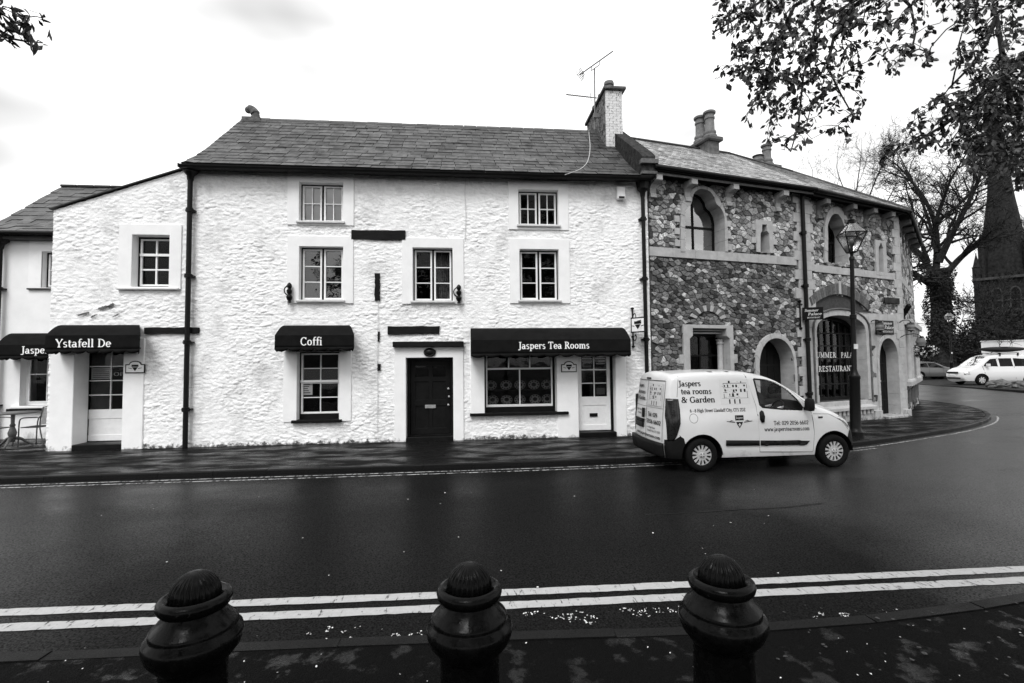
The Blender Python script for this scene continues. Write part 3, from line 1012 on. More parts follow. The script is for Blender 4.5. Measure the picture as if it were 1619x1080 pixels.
def slates(parent, fr, profile, u0, u1, width, rowh, thick, mat, tone_mat, limit=300, holes=lambda u, s: False, gap=.006, jitter=.006, joined=False, uskew=None):
    """Courses of slates laid up a roof profile [(d, z) from eave to ridge]; up to limit as objects, the others joined."""
    L = [0]
    for a, b in zip(profile, profile[1:]): L.append(L[-1] + math.dist(a, b))
    total = L[-1]
    n = int(total / rowh)
    rh = total / n
    jobs = []
    for r in range(n):
        s = r * rh
        def pos(s):
            s = max(0.0, s)
            j = max(i for i in range(len(L) - 1) if L[i] <= s + 1e-9)
            t = (s - L[j]) / (L[j + 1] - L[j])
            return Vector(profile[j]).lerp(Vector(profile[j + 1]), t)
        a, b = pos(s), pos(min(s + rh * 1.6, total))
        slope = math.atan2(b.y - a.y, -(b.x - a.x))
        u = u0 - (width * .5 if r % 2 else 0) + random.uniform(-.03, .03)
        while u < u1:
            w = width * random.uniform(.86, 1.16)
            x0, x1 = max(u, u0), min(u + w, u1)
            if x1 - x0 > .06 and not holes((x0 + x1) / 2, s + rh / 2):
                jobs.append((x0, x1, a, slope, rh * 1.55, random.uniform(-jitter, jitter)))
            u += w
    random.shuffle(jobs)
    cache = {}
    rest = MB()
    for k, (x0, x1, a, sl, ln, jt) in enumerate(jobs):
        w = x1 - x0 - gap
        base = fr.pt((x0 + x1) / 2, a.x, a.y)
        tilt = sl + random.uniform(-.012, .012) - .035
        lift = thick * 1.2 + abs(jt)
        if k < limit and not joined:
            key = round(w / .02)
            if key not in cache:
                t = MB()
                ww = key * .02
                c = .012
                pts = [(-ww / 2 + c, 0), (ww / 2 - c * .5, 0.004), (ww / 2, .012), (ww / 2, ln), (-ww / 2, ln), (-ww / 2, .01)]
                lo = [t.p((x, y, 0)) for x, y in pts]
                hi = [t.p((x, y, thick)) for x, y in pts]
                t.face(*hi); t.face(*lo[::-1])
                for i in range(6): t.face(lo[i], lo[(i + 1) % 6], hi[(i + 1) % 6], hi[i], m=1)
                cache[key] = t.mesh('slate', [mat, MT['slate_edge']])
            o = newobj('slate', cache[key], parent)
            o.location = base - rootloc(parent) + Vector((0, 0, lift))
            o.rotation_euler = (tilt, 0, fr.ang + random.uniform(-.008, .008))
        else:
            ca, sa = math.cos(tilt), math.sin(tilt)
            ids = []
            for dz in (0, thick):
                for x, y in ((-w / 2, 0), (w / 2, 0), (w / 2, ln), (-w / 2, ln)):
                    P = base + fr.U * x - fr.N * (y * ca - dz * sa) + Vector((0, 0, y * sa + dz * ca + lift + 0.0))
                    rest.v.append(tuple(P)); ids.append(len(rest.v) - 1)
            tn = random.uniform(.58, 1.42)
            for q in ((0, 3, 2, 1), (4, 5, 6, 7), (0, 1, 5, 4), (1, 2, 6, 5), (2, 3, 7, 6), (3, 0, 4, 7)):
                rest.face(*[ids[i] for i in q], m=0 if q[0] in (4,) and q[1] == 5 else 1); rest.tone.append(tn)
    if rest.f:
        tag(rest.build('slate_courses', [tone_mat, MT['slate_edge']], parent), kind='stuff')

# ------------------------------------------------------------------ the long white house
HU0, HU1 = -6.42, 4.76
EAVE_Z = 6.50
white_house = empty('white_house', (HU0 + 5.5, 12, 0), 0, 'long white limewashed stone house with slate roof and three dark awnings', 'house')
white_house['label'] = 'long white limewashed house with dark slate roof and tall pale chimney'

def opn(x0, y0, x1, y1, d=0.0): return FW.rect(x0, y0, x1, y1, d)
win_specs = [  # opening px, surround px, casement layout, glass, what is behind
    ((473.6, 289.7, 543, 351), (455, 275, 560, 356.8), 2, 2, 2, 'glass', 'pale_blind'),
    ((473.6, 390.5, 543, 475), (455, 374, 559, 480), 2, 1, 3, 'glass', None),
    ((652.7, 392.4, 715.7, 476.4), (635.7, 377, 733.3, 481), 2, 1, 3, 'clear_glass', 'curtain_half'),
    ((819.6, 301, 882.3, 356.7), (803.7, 286.5, 898, 364), 2, 2, 2, 'clear_glass', None),
    ((821.5, 394.7, 883.4, 475), (805.6, 378, 900.5, 480), 2, 1, 3, 'clear_glass', None),
]
SUR = .045     # how far smooth surrounds stand proud of the wall line
holes, wins = [], []
for op_px, su_px, nc, c, r, gl, behind in win_specs:
    o, s = opn(*op_px), opn(*su_px)
    holes.append(grow(o, .03))
    wins.append((o, s, nc, c, r, gl, behind))
coffi_op, coffi_su = opn(470, 556, 537, 664), opn(449, 556, 555.5, 666)
door_op, door_su = opn(642, 565.5, 716.7, 697), opn(624, 546, 733, 698.5)
shop_op = opn(766, 556, 880, 653)
shopdoor_op = opn(914, 556, 973, 693)
shop_su = (opn(744, 556, 766, 653)[0], opn(973, 600, 990, 690)[1], -.02, shop_op[3] + .35)
door_op = (door_op[0], door_op[1], -.02, door_op[3])
door_su = (door_su[0], door_su[1], -.02, door_su[3])
shopdoor_op = (shopdoor_op[0], shopdoor_op[1], -.02, shopdoor_op[3])
holes += [grow(coffi_op, .03), (door_op[0] - .03, door_op[1] + .03, -.02, door_op[3] + .03),
          (shop_op[0] - .03, shop_op[1] + .03, shop_op[2] - .03, shop_op[3] + .3), (shopdoor_op[0] - .03, shopdoor_op[1] + .03, -.02, shopdoor_op[3] + .3)]
rough_wall('wall', FW, HU0, HU1, lambda u: EAVE_Z + .12, holes, .017, white_house, MT['limewash'], 3)
# ends and back of the house
mb = MB(FW)
for u in (HU0, HU1 - .3):
    mb.box(u + .002, u + .298, -5.6, -.03, -.02, EAVE_Z)
    a = [mb.p((u + k, d, z)) for k in (.002, .298) for d, z in ((-.03, EAVE_Z), (-2.8, 9.05), (-5.6, EAVE_Z))]
    mb.face(a[0], a[1], a[2]); mb.face(a[5], a[4], a[3])
mb.box(HU0 + .3, HU1 - .3, -5.6, -5.3, -.02, EAVE_Z)
mb.build('outer_wall', MT['limewash'], white_house)
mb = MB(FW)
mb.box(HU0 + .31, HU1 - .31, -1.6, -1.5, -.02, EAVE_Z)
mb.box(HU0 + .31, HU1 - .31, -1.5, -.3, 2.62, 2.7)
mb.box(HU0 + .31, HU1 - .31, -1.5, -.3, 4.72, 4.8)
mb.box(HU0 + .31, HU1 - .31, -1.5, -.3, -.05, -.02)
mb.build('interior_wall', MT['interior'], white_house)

for o, s, nc, c, r, gl, behind in wins:
    su = MB(FW).plate(rectpoly(s), [rectpoly(o)], -.30, SUR).build('window_surround', MT['plaster'], white_house, bevel=.006)
    w = make_window(white_house, FW, o, nc, c, r, -.13, glass=gl)
    if r == 3 or nc == 2:
        MB(FW).box(o[0] - .05, o[1] + .05, -.14, SUR + .06, o[2] - .045, o[2] + .004).build('sill', MT['dull_white'], w, bevel=.006)
    if behind == 'pale_blind':
        MB(FW).box(o[0] - .1, o[1] + .1, -.215, -.21, o[2] - .1, o[3] + .1).build('blind', MT['pale_blind'], w)
    if behind == 'curtain_half':
        mb = MB(FW)
        n = 24
        um = (o[0] + o[1]) / 2 + .06
        row = []
        for k in range(n + 1):
            u = um + (o[1] - um) * k / n
            dd = -.30 + .03 * math.sin(k * 1.9) + .01 * math.sin(k * 4.1)
            row.append((mb.p((u, dd, o[2])), mb.p((u, dd, o[3]))))
        for a, b in zip(row, row[1:]): mb.face(a[0], b[0], b[1], a[1])
        mb.build('curtain', MT['clay'], w, smooth=True)

# ground floor window beside the first awning
MB(FW).plate(rectpoly(coffi_su), [rectpoly(coffi_op)], -.34, SUR).build('window_surround', MT['plaster'], white_house, bevel=.006)
w = make_window(white_house, FW, coffi_op, 1, 2, 4, -.17, st=.045, frame_m='black_paint', bottom=.10, glass='clear_glass', rowspec=[0, .25, .5, .76, 1])
q = coffi_op
MB(FW).box(q[0] + .03, q[1] - .03, -.165, -.12, q[2] + (q[3] - q[2]) * .545, q[2] + (q[3] - q[2]) * .58).build('meeting_rail', MT['white_paint'], w, bevel=.003)
MB(FW).box(q[0] - .10, q[1] + .07, -.16, SUR + .07, q[2] - .06, q[2] + .01).build('sill', MT['black_paint'], w, bevel=.008)
pr = opn(477, 604, 494, 624.5, -.2)
MB(FW).box(pr[0], pr[1], -.205, -.203, pr[2], pr[3]).build('notice', MT['paper'], w)
mb = MB(FW)
for k in range(5): mb.box(pr[0] + .03, pr[1] - random.uniform(.04, .12), -.2025, -.2015, pr[3] - .07 - k * .05, pr[3] - .05 - k * .05)
mb.build('notice_print', MT['grey_print'], w)

# black front door
MB(FW).plate([(door_su[0], door_su[2]), (door_op[0], door_op[2]), (door_op[0], door_op[3]), (door_op[1], door_op[3]), (door_op[1], door_su[2]), (door_su[1], door_su[2]), (door_su[1], door_su[3]), (door_su[0], door_su[3])],
             [], -.34, SUR).build('door_surround', MT['plaster'], white_house, bevel=.006)
o = door_op
mb = MB(FW)
mb.plate([(o[0] + .002, 0.10), (o[1] - .002, .10), (o[1] - .002, o[3] - .002), (o[0] + .002, o[3] - .002)], [rectpoly((o[0] + .07, o[1] - .07, .12, o[3] - .07))], -.36, -.20)
fr_door = mb.build('door', MT['black_paint'], white_house, bevel=.004)
dl, dr, db, dt = o[0] + .075, o[1] - .075, .125, o[3] - .075
mb = MB(FW)
pan = [(dl + .12, (dl + dr) / 2 - .05, db + .15, db + .70), ((dl + dr) / 2 + .05, dr - .12, db + .15, db + .70),
       (dl + .12, (dl + dr) / 2 - .05, db + .85, dt - .52), ((dl + dr) / 2 + .05, dr - .12, db + .85, dt - .52),
       (dl + .12, (dl + dr) / 2 - .05, dt - .40, dt - .12), ((dl + dr) / 2 + .05, dr - .12, dt - .40, dt - .12)]
mb.plate(rectpoly((dl, dr, db, dt)), [rectpoly(p) for p in pan], -.33, -.28)
leaf = mb.build('door_leaf', MT['black_paint'], fr_door, bevel=.005)
for p in pan[:4]: MB(FW).box(p[0] - .01, p[1] + .01, -.325, -.30, p[2] - .01, p[3] + .01).build('panel', MT['black_paint'], fr_door, bevel=.008)
for p in pan[4:]: MB(FW).box(p[0] - .01, p[1] + .01, -.312, -.306, p[2] - .01, p[3] + .01).build('pane', MT['clear_glass'], fr_door)
lb = opn(672, 640, 689, 645.5, -.28)
MB(FW).box(lb[0], lb[1], -.281, -.27, lb[2], lb[3]).build('letter_slot', MT['steel'], fr_door, bevel=.004)
for px, py in ((709, 614.5), (710, 627), (709, 640)):
    u, z = FW.hit(px, py, -.27)
    mb = MB(FW)
    mb.tube([(u, -.281, z), (u, -.262, z), (u, -.255, z), (u, -.235, z), (u, -.228, z)], [.018, .012, .024, .026, .01], 12)
    mb.build('door_knob', MT['steel'], fr_door, smooth=True)
MB(FW).box(o[0] + .005, o[1] - .005, -.36, .02, -.02, .098).build('doorstep', MT['black_paint'], white_house, bevel=.01)
cb = opn(621, 540, 733, 548.5, .12)
MB(FW).box(cb[0], cb[1], .0, .16, cb[2], cb[3]).build('door_hood', MT['timber'], white_house, bevel=.008)
u, z = FW.hit(679.5, 557, .06)
mb = MB(FW)
rings = [(0, .145, .105), (.03, .15, .11), (.045, .12, .085), (.04, .10, .07), (.06, .06, .045), (.065, .01, .01)]
pr_ = None
for dd, rx, rz in rings:
    cur = [mb.p((u + rx * math.cos(a), SUR + dd, z + rz * math.sin(a))) for a in [2 * math.pi * k / 24 for k in range(24)]]
    if pr_:
        for k in range(24): mb.face(pr_[k], pr_[(k + 1) % 24], cur[(k + 1) % 24], cur[k])
    pr_ = cur
mb.face(*pr_)
crest = tag(mb.build('house_crest', MT['iron'], smooth=True), 'black oval crest above the black front door', 'plaque')

# shop window, shop door and the pillars round them
ztop = shop_su[3]
mb = MB(FW)
so, sdo = shop_op, shopdoor_op
sill_z = so[2]
mb.plate([(shop_su[0], sill_z), (so[0], sill_z), (so[0], ztop - .02), (so[1], ztop - .02), (so[1], sill_z), (so[1] + .02, sill_z), (so[1] + .02, -.02), (sdo[0], -.02), (sdo[0], ztop - .02),
          (sdo[1], ztop - .02), (sdo[1], -.02), (shop_su[1], -.02), (shop_su[1], ztop), (shop_su[0], ztop)], [], -.34, SUR)
mb.build('shopfront_surround', MT['plaster'], white_house, bevel=.01)
w = MB(FW)
fx0, fx1 = opn(768.6, 600, 874, 640, -.2)[:2]
ftop = ztop - .03
zt = FW.hit(822, 583, -.2)[1]
zb = FW.hit(822, 643, -.2)[1]
w.plate(rectpoly((so[0] - .05, so[1] + .05, so[2] - .02, ftop)), [rectpoly((fx0, fx1, zb, ftop - .03))], -.34, -.24)
shopwin = w.build('window', MT['black_paint'], white_house, bevel=.004)
xs3 = [fx0 + .035 + (fx1 - fx0 - .07) * k / 3 for k in range(4)]
hl = [(xs3[k] + (.015 if k else 0), xs3[k + 1] - (.015 if k < 2 else 0), zt + .025, ftop - .07) for k in range(3)]
xm = FW.hit(822, 610, -.2)[0]
hl += [(fx0 + .035, xm - .015, zb + .06, zt - .02), (xm + .015, fx1 - .035, zb + .06, zt - .02)]
MB(FW).plate(rectpoly((fx0, fx1, zb, ftop - .03)), [rectpoly(h) for h in hl], -.28, -.22).build('sash', MT['white_paint'], shopwin, bevel=.004)
for h in hl: MB(FW).box(h[0] - .004, h[1] + .004, -.256, -.252, h[2] - .004, h[3] + .004).build('pane', MT['clear_glass'], shopwin)
MB(FW).box(FW.hit(743, 652)[0], FW.hit(898, 652)[0], -.2, SUR + .07, sill_z - .05, sill_z + .02).build('sill', MT['black_paint'], shopwin, bevel=.01)
shelf_z = []
for py, pxs in ((608.5, (776, 800, 822, 844, 864.5)), (631.5, (779, 801, 822, 846, 865))):
    zz = FW.hit(822, py, -.45)[1]
    shelf_z.append(zz)
    for px in pxs:
        u = FW.hit(px, py, -.45)[0]
        pr_ = None
        mb = MB(FW)
        for rr, dd in ((.02, -.47), (.09, -.46), (.095, -.463), (.145, -.43), (.15, -.434)):
            cur = [mb.p((u + rr * math.cos(a), dd, zz + rr * .82 * math.sin(a))) for a in [2 * math.pi * k / 20 for k in range(20)]]
            if pr_:
                for k in range(20): mb.face(pr_[k], pr_[(k + 1) % 20], cur[(k + 1) % 20], cur[k])
            else: mb.face(*cur)
            pr_ = cur
        row = 'upper' if py < 620 else 'lower'
        nth = ['leftmost', 'second', 'middle', 'fourth', 'rightmost'][pxs.index(px)]
        plate_o = tag(mb.build('display_plate', MT['crockery'], smooth=True), f'patterned display plate in the tea room window, {nth} on the {row} shelf', 'plate', 'display plates in the shop window')
        pat = MB(FW)
        for k in range(10):
            a = 2 * math.pi * k / 10
            c = (u + .118 * math.cos(a), zz + .118 * .82 * math.sin(a))
            ids = [pat.p((c[0] + .022 * math.cos(b), -.437, c[1] + .018 * math.sin(b))) for b in [2 * math.pi * j / 6 for j in range(6)]]
            pat.face(*ids)
        ids = [pat.p((u + .06 * math.cos(b), -.4585, zz + .05 * math.sin(b))) for b in [2 * math.pi * j / 10 for j in range(10)]]
        pat.face(*ids)
        pat.build('rim_pattern', MT['black_print'], plate_o)
for zz in shelf_z:
    MB(FW).box(so[0] + .02, so[1] - .02, -.62, -.36, zz - .145, zz - .128).build('shelf', MT['timber'], shopwin)

def glazed_door(parent, fr, r, d, cols, rows, glass_from, jamb, slot=None, slot_m='black_paint', hinge_dark=True):
    """White door: glazed above, one panel below."""
    u0, u1, z0, z1 = r
    gz = z0 + (z1 - z0) * glass_from
    st, bw = .085, .024
    panes = []
    for i in range(cols):
        for j in range(rows):
            x0 = u0 + st + (u1 - u0 - 2 * st) * i / cols + (bw / 2 if i else 0)
            x1 = u0 + st + (u1 - u0 - 2 * st) * (i + 1) / cols - (bw / 2 if i < cols - 1 else 0)
            y0 = gz + (z1 - .08 - gz) * j / rows + (bw / 2 if j else 0)
            y1 = gz + (z1 - .08 - gz) * (j + 1) / rows - (bw / 2 if j < rows - 1 else 0)
            panes.append((x0, x1, y0, y1))
    pz = (u0 + st + .03, u1 - st - .03, z0 + .14, gz - .22)
    door = MB(fr).plate(rectpoly(r), [rectpoly(p) for p in panes] + [rectpoly(pz)], d - .045, d).build('door', MT['white_paint'], parent, bevel=.004)
    MB(fr).box(pz[0] - .005, pz[1] + .005, d - .03, d - .014, pz[2] - .005, pz[3] + .005).build('panel', MT['white_paint'], door, bevel=.006)
    for p in panes: MB(fr).box(p[0] - .004, p[1] + .004, d - .024, d - .020, p[2] - .004, p[3] + .004).build('pane', MT['clear_glass'], door)
    if slot:
        sx, sz = slot
        MB(fr).box(sx - .105, sx + .105, d + .001, d + .012, sz - .045, sz + .045).build('letter_slot', MT[slot_m], door, bevel=.004)
        MB(fr).box(sx - .08, sx + .08, d + .0121, d + .014, sz - .022, sz + .022).build('slot_flap', MT['black_plastic'], door)
    return door, panes

sd_r = opn(914, 563.7, 965, 686.4, -.2)
sd_r = (sd_r[0] + .01, sd_r[1], .13, ztop - .06)
sdoor, spanes = glazed_door(white_house, FW, sd_r, -.20, 2, 4, .37, None, slot=FW.hit(938.5, 656, -.2))
MB(FW).box(sd_r[1] + .003, sdo[1] - .003, -.26, -.18, .0, ztop - .03).build('door_jamb', MT['black_paint'], white_house)
MB(FW).box(sdo[0] + .004, sdo[1] - .004, -.34, SUR + .03, -.02, .115).build('doorstep', MT['black_paint'], white_house, bevel=.012)
for k in (3, 5):   # faded shields and notices stuck inside the door glass
    p = spanes[k - 1]
    MB(FW).box(p[0] + .05, p[1] - .05, -.228, -.226, p[2] + .05, p[2] + .22).build('door_sticker', MT['grey_print'], sdoor)
for k in (2, 6):
    p = spanes[k]
    for j in range(3):
        MB(FW).box(p[0] + .03 + .01 * j, p[1] - .03, -.228, -.226, p[3] - .05 - .07 * j, p[3] - .03 - .07 * j).build('door_notice', MT['lettering_grey'], sdoor)

# dark timbers let into the wall
def rough_beam(q, d, parent):
    mb = MB(FW)
    horiz = q[1] - q[0] > q[3] - q[2]
    n = 9
    j = lambda: random.uniform(-.011, .011)
    prev = None
    for k in range(n + 1):
        t = k / n
        if horiz: c = [(q[0] + (q[1] - q[0]) * t + (j() if k in (0, n) else 0), dd, zz + j()) for dd, zz in ((-.05, q[2]), (d + j() * .4, q[2]), (d + j() * .4, q[3]), (-.05, q[3]))]
        else: c = [(uu + j(), dd, q[2] + (q[3] - q[2]) * t + (j() if k in (0, n) else 0)) for dd, uu in ((-.05, q[0]), (-.05, q[1]), (d, q[1]), (d, q[0]))]
        cur = [mb.p(p) for p in c]
        if prev:
            for i in range(4): mb.face(prev[i], cur[i], cur[(i + 1) % 4], prev[(i + 1) % 4])
        else: mb.face(*cur)
        prev = cur
    mb.face(*prev[::-1])
    mb.build('timber', MT['timber'], parent)
for k, b in enumerate([(556, 364.7, 641, 379.5), (613, 516, 695, 528.5), (593, 433, 601, 476), (597.5, 524, 600.5, 540), (597, 575, 602, 586)]):
    q = opn(*b)
    rough_beam(q, .055 if k < 3 else .05, white_house)
# crack-like cable down the wall
mb = MB(FW)
pts = [FW.hit(x, y) for x, y in ((736, 281), (735, 310), (736.5, 345), (735, 378))]
mb.tube([(u, .046, z) for u, z in pts], .008, 5)
mb.build('cable', MT['lettering_grey'], white_house)
mb = MB(FW)
pts = [FW.hit(x, y) for x, y in ((598, 440), (598.5, 500), (597, 560), (598, 625), (597, 680))]
mb.tube([(u, .046, z) for u, z in pts], .006, 5)
mb.build('cable', MT['pale_print'], white_house)

# roof
RIDGE_D, RIDGE_Z = -2.8, 9.18
PROF = [(.26, 6.56), (-.22, 6.90), (-.80, 7.36), (RIDGE_D, RIDGE_Z)]
RU0, RU1 = HU0 - .10, HU1 - .12
mb = MB(FW)
for (d0, z0), (d1, z1) in zip(PROF, PROF[1:]):
    mb.quad((RU0 + .02, d0, z0 - .02), (RU1, d0, z0 - .02), (RU1, d1, z1 - .02), (RU0 + .02, d1, z1 - .02))
mb.quad((RU0 + .02, -5.7, 6.4), (RU1, -5.7, 6.4), (RU1, RIDGE_D, RIDGE_Z - .02), (RU0 + .02, RIDGE_D, RIDGE_Z - .02))
mb.box(RU0 + .02, RU1, -.02, .20, EAVE_Z + .02, EAVE_Z + .05)
roof = mb.build('roof', MT['lead'], white_house)
slates(roof, FW, PROF, RU0, RU1, .36, .262, .026, MT['slate'], MT['slate_tone'], 300, gap=.012, jitter=.01)
n = 16
for k in range(n):
    a, b = RU0 + (RU1 - .9 - RU0) * k / n, RU0 + (RU1 - .9 - RU0) * (k + 1) / n
    mb = MB(FW)
    ids = []
    for u in (a + .004, b - .004):
        ids.append([mb.p((u, RIDGE_D + dd, RIDGE_Z + dz)) for dd, dz in ((.17, -.10), (.09, .0), (.03, .05), (-.03, .05), (-.09, .0), (-.17, -.10))])
    for i in range(5): mb.face(ids[0][i], ids[1][i], ids[1][i + 1], ids[0][i + 1])
    mb.face(*ids[0]); mb.face(*ids[1][::-1])
    mb.build('ridge_tile', MT['lead'], roof)
# carved finial at the left end of the ridge
fu = RU0 + .12
mb = MB(FW)
fp = [(0, .0), (.04, .09), (.02, .19), (-.07, .29), (-.17, .33), (-.22, .29), (-.20, .23), (-.13, .22)]
fp = smooth_path(fp, 2)
mb.tube([(fu + .22 + x, RIDGE_D, RIDGE_Z + .04 + z) for x, z in fp], [.13 - .09 * k / (len(fp) - 1) + (.03 if 8 < k < 18 else 0) for k in range(len(fp))], 10)
mb.box(fu - .1, fu + .42, RIDGE_D - .12, RIDGE_D + .12, RIDGE_Z - .08, RIDGE_Z + .07)
mb.build('finial', MT['weathered_stone'], roof, smooth=True)
# gutter
mb = MB(FW)
for k in range(8):
    a0, a1 = math.pi + math.pi * k / 8, math.pi + math.pi * (k + 1) / 8
    rr = .075
    c = (.33, 6.53)
    mb.quad((HU0 - .1, c[0] + rr * math.cos(a0), c[1] + rr * math.sin(a0)), (HU1 - .02, c[0] + rr * math.cos(a0), c[1] + rr * math.sin(a0)),
            (HU1 - .02, c[0] + rr * math.cos(a1), c[1] + rr * math.sin(a1)), (HU0 - .1, c[0] + rr * math.cos(a1), c[1] + rr * math.sin(a1)))
mb.box(HU0 - .1, HU1 - .02, .2, .262, 6.47, 6.55)
mb.box(HU0 - .1, HU0 - .08, .255, .405, 6.455, 6.545)
mb.build('gutter', MT['iron'], white_house)

def drainpipe(parent, fr, u, ztop_, zbot, d=.10, r=.05, hopper=True, kick=None, m='iron'):
    mb = MB(fr)
    mb.tube([(u, d, ztop_ - .28 if hopper else ztop_), (u, d, zbot)], r, 12)
    z = zbot + .9
    while z < ztop_ - .5:
        mb.tube([(u, d, z - .05), (u, d, z - .045), (u, d, z + .045), (u, d, z + .05)], [r, r * 1.45, r * 1.45, r], 12)
        mb.box(u - .10, u + .10, .0, d, z - .02, z + .02)
        z += 1.55
    if hopper:
        mb.tube([(u, d, ztop_ - .36), (u, d, ztop_ - .24), (u, d, ztop_ - .17), (u, d, ztop_ - .16), (u, d, ztop_), (u, d, ztop_ + .02)], [r * 1.2, r * 1.5, r * 2.6, r * 3.0, r * 3.4, r * 3.6], 8)
    return mb.build('drainpipe', MT[m], parent, smooth=True)
u_l = FW.hit(302, 480)[0]
drainpipe(white_house, FW, u_l, 6.60, -.02, .13, .055)
u_r = FW.hit(1016.5, 440)[0]
drainpipe(white_house, FW, u_r, 6.46, -.02, .12, .05)

# chimney near the right end of the roof
yc = 13.72
A = at_y(957, 142, yc); B = at_y(983.5, 142, yc)
cu0, cu1, cz1 = A.x, B.x, A.z
cz0 = 7.7
cd1 = yc - 12
ln = 2.15
chim = MB(FW)
chim.box(cu0 + .012, cu1 - .012, -cd1 - ln + .012, -cd1 - .012, cz0, cz1)
chim_o = chim.build('chimney', MT['sooty_brick'], white_house)
front_b, side_b = MB(FW), MB(FW)
rows_n = int((cz1 - cz0) / .078)
for r in range(rows_n):
    z0 = cz0 + r * .078
    u = cu0 - (.11 if r % 2 else 0)
    while u < cu1 - .02:
        a, b = max(u, cu0), min(u + .215, cu1)
        if b - a > .03:
            pj = random.uniform(0, .008)
            front_b.box(a + .002, b - .002, -cd1 - .05, -cd1 + pj, z0 + .0025, z0 + .0755)
        u += .225
    dd = -(.11 if r % 2 else 0)
    while dd < ln:
        a, b = max(dd, 0.06), min(dd + .215, ln)
        if b - a > .03:
            pj = random.uniform(0, .01)
            side_b.box(cu0 - pj, cu0 + .05, -cd1 - b + .004, -cd1 - a - .004, z0 + .005, z0 + .073)
        dd += .225
tag(front_b.build('brickwork', MT['painted_brick'], chim_o), kind='stuff')
tag(side_b.build('brickwork', MT['sooty_brick'], chim_o), kind='stuff')
MB(FW).box(cu0 - .07, cu1 + .10, -cd1 - ln - .08, -cd1 + .09, cz1, cz1 + .09).build('capstone', MT['weathered_stone'], chim_o, bevel=.015)
MB(FW).box(cu0 + .03, cu1 - .17, -cd1 - .01, -cd1 + .06, cz0 - .35, cz0 + .42).build('flaunching', MT['painted_brick'], chim_o, bevel=.02)
for dd in (.30, 1.0, 1.7):
    mb = MB(FW)
    mb.lathe(((cu0 + cu1) / 2 - .05, -cd1 - dd, cz1 + .085), [(.15, 0), (.15, .06), (.125, .08), (.12, .20), (.15, .22), (.155, .27), (.14, .33), (.10, .34), (.10, .30)], 18)
    mb.build('chimney_pot', MT['clay'], chim_o, smooth=True)

# aerial on its mast at the chimney's left side
am = at_y(940.5, 190, yc + .55)
aerial = empty('aerial', (am.x, am.y, am.z - .3), 0, 'two black television aerials on one mast beside the white chimney', 'aerial')
top = at_y(940, 108, yc + .55)
MB().tube([(am.x, am.y, am.z - .3), (top.x, am.y, top.z)], .022, 8).build('mast', MT['galvanised'], aerial)
mb = MB()
p0, p1 = at_y(917, 118, yc + .9), at_y(969, 81, yc - .1)
mb.tube([p0, p1], .018, 6)
dv = (p1 - p0)
for k in range(12):
    c = p0 + dv * (.18 + .8 * k / 12)
    mb.tube([c - Vector((.0, .05, .03)), c + Vector((.0, .05, .03))], .008, 4)
for k in (-2, -1, 0, 1, 2):
    c = p0 + Vector((0.02 * k, 0, 0.055 * k))
    mb.tube([c - Vector((.10, .22, 0.02)), c + Vector((.16, .18, .0))], .011, 4)
for s in (-1, 1):
    mb.tube([p0 + Vector((s * .1, 0, -.13)), p0 + Vector((s * .1, 0, .13))], .01, 4)
q0, q1 = p0 + dv * .36, p0 + dv * .62
mb.tube([q0, q0 - Vector((0, 0, .13)), q1 - Vector((0.02, 0, .14)), q1], .014, 5)
mb.build('aerial_array', MT['galvanised'], aerial)
mb = MB()
p0, p1 = at_y(895, 149.5, yc + .6), at_y(944, 155, yc + .55)
mb.tube([p0, p1], .016, 6)
dv = p1 - p0
for k in range(14):
    c = p0 + dv * (.03 + .75 * k / 14)
    mb.tube([c - Vector((0, .08, .02)), c + Vector((0, .08, .02))], .008, 4)
for s in (.80, .93):
    c = p0 + dv * s
    mb.tube([c - Vector((0, .02, .14)), c + Vector((0, .02, .14))], .012, 4)
mb.build('aerial_array', MT['galvanised'], aerial)
mb = MB()
bb = at_y(944, 184, yc + .5)
mb.box(bb.x - .12, bb.x + .1, bb.y - .05, bb.y, bb.z - .06, bb.z + .08)
mb.build('bracket', MT['galvanised'], aerial)
# its pale cable snakes down the slates
def roof_pt(px, py, lift=.05):
    best = None
    for (d0, z0), (d1, z1) in zip(PROF, PROF[1:]):
        a, b = Vector((0, 12 - d0, z0)), Vector((0, 12 - d1, z1))
        t = b - a
        nrm = Vector((1, 0, 0)).cross(t).normalized()
        r_ = ray(px, py)
        k = (a - CAM).dot(nrm) / r_.dot(nrm)
        P = CAM + r_ * k
        f_ = (P - a).dot(t) / t.dot(t)
        if best is None or abs(f_ - .5) < best[0]: best = (abs(f_ - .5), P)
    return best[1] + Vector((0, -.02, lift))
mb = MB()
pts = [tuple(roof_pt(x, y)) for x, y in ((931, 215), (933, 232), (932, 248), (928, 262), (918, 271), (905, 276), (893, 280))]
pts = [tuple(at_y(931, 205, yc + .8))] + pts
mb.tube(smooth_path(pts, 2), .010, 6)
tag(mb.build('aerial_cable', MT['pale_print'], smooth=True), 'pale cable snaking down the slates below the chimney', 'cable')
mb = MB()
pts = [tuple(roof_pt(x, y)) for x, y in ((768, 276), (760, 279), (752, 282))]
mb.tube(pts, .009, 5)
tag(mb.build('loose_cable', MT['pale_print']), 'short loose wire at the gutter above the small right window', 'cable')
u, z = FW.hit(982, 305.5, .1)
ab = MB(FW).box(u - .11, u + .11, .03, .13, z - .16, z + .17).build('alarm_box', MT['white_paint'], bevel=.02)
tag(ab, 'white alarm box under the eaves at the right end', 'alarm box')
MB(FW).box(u - .07, u + .08, .131, .134, z - .14, z - .09).build('grille', MT['black_plastic'], ab)

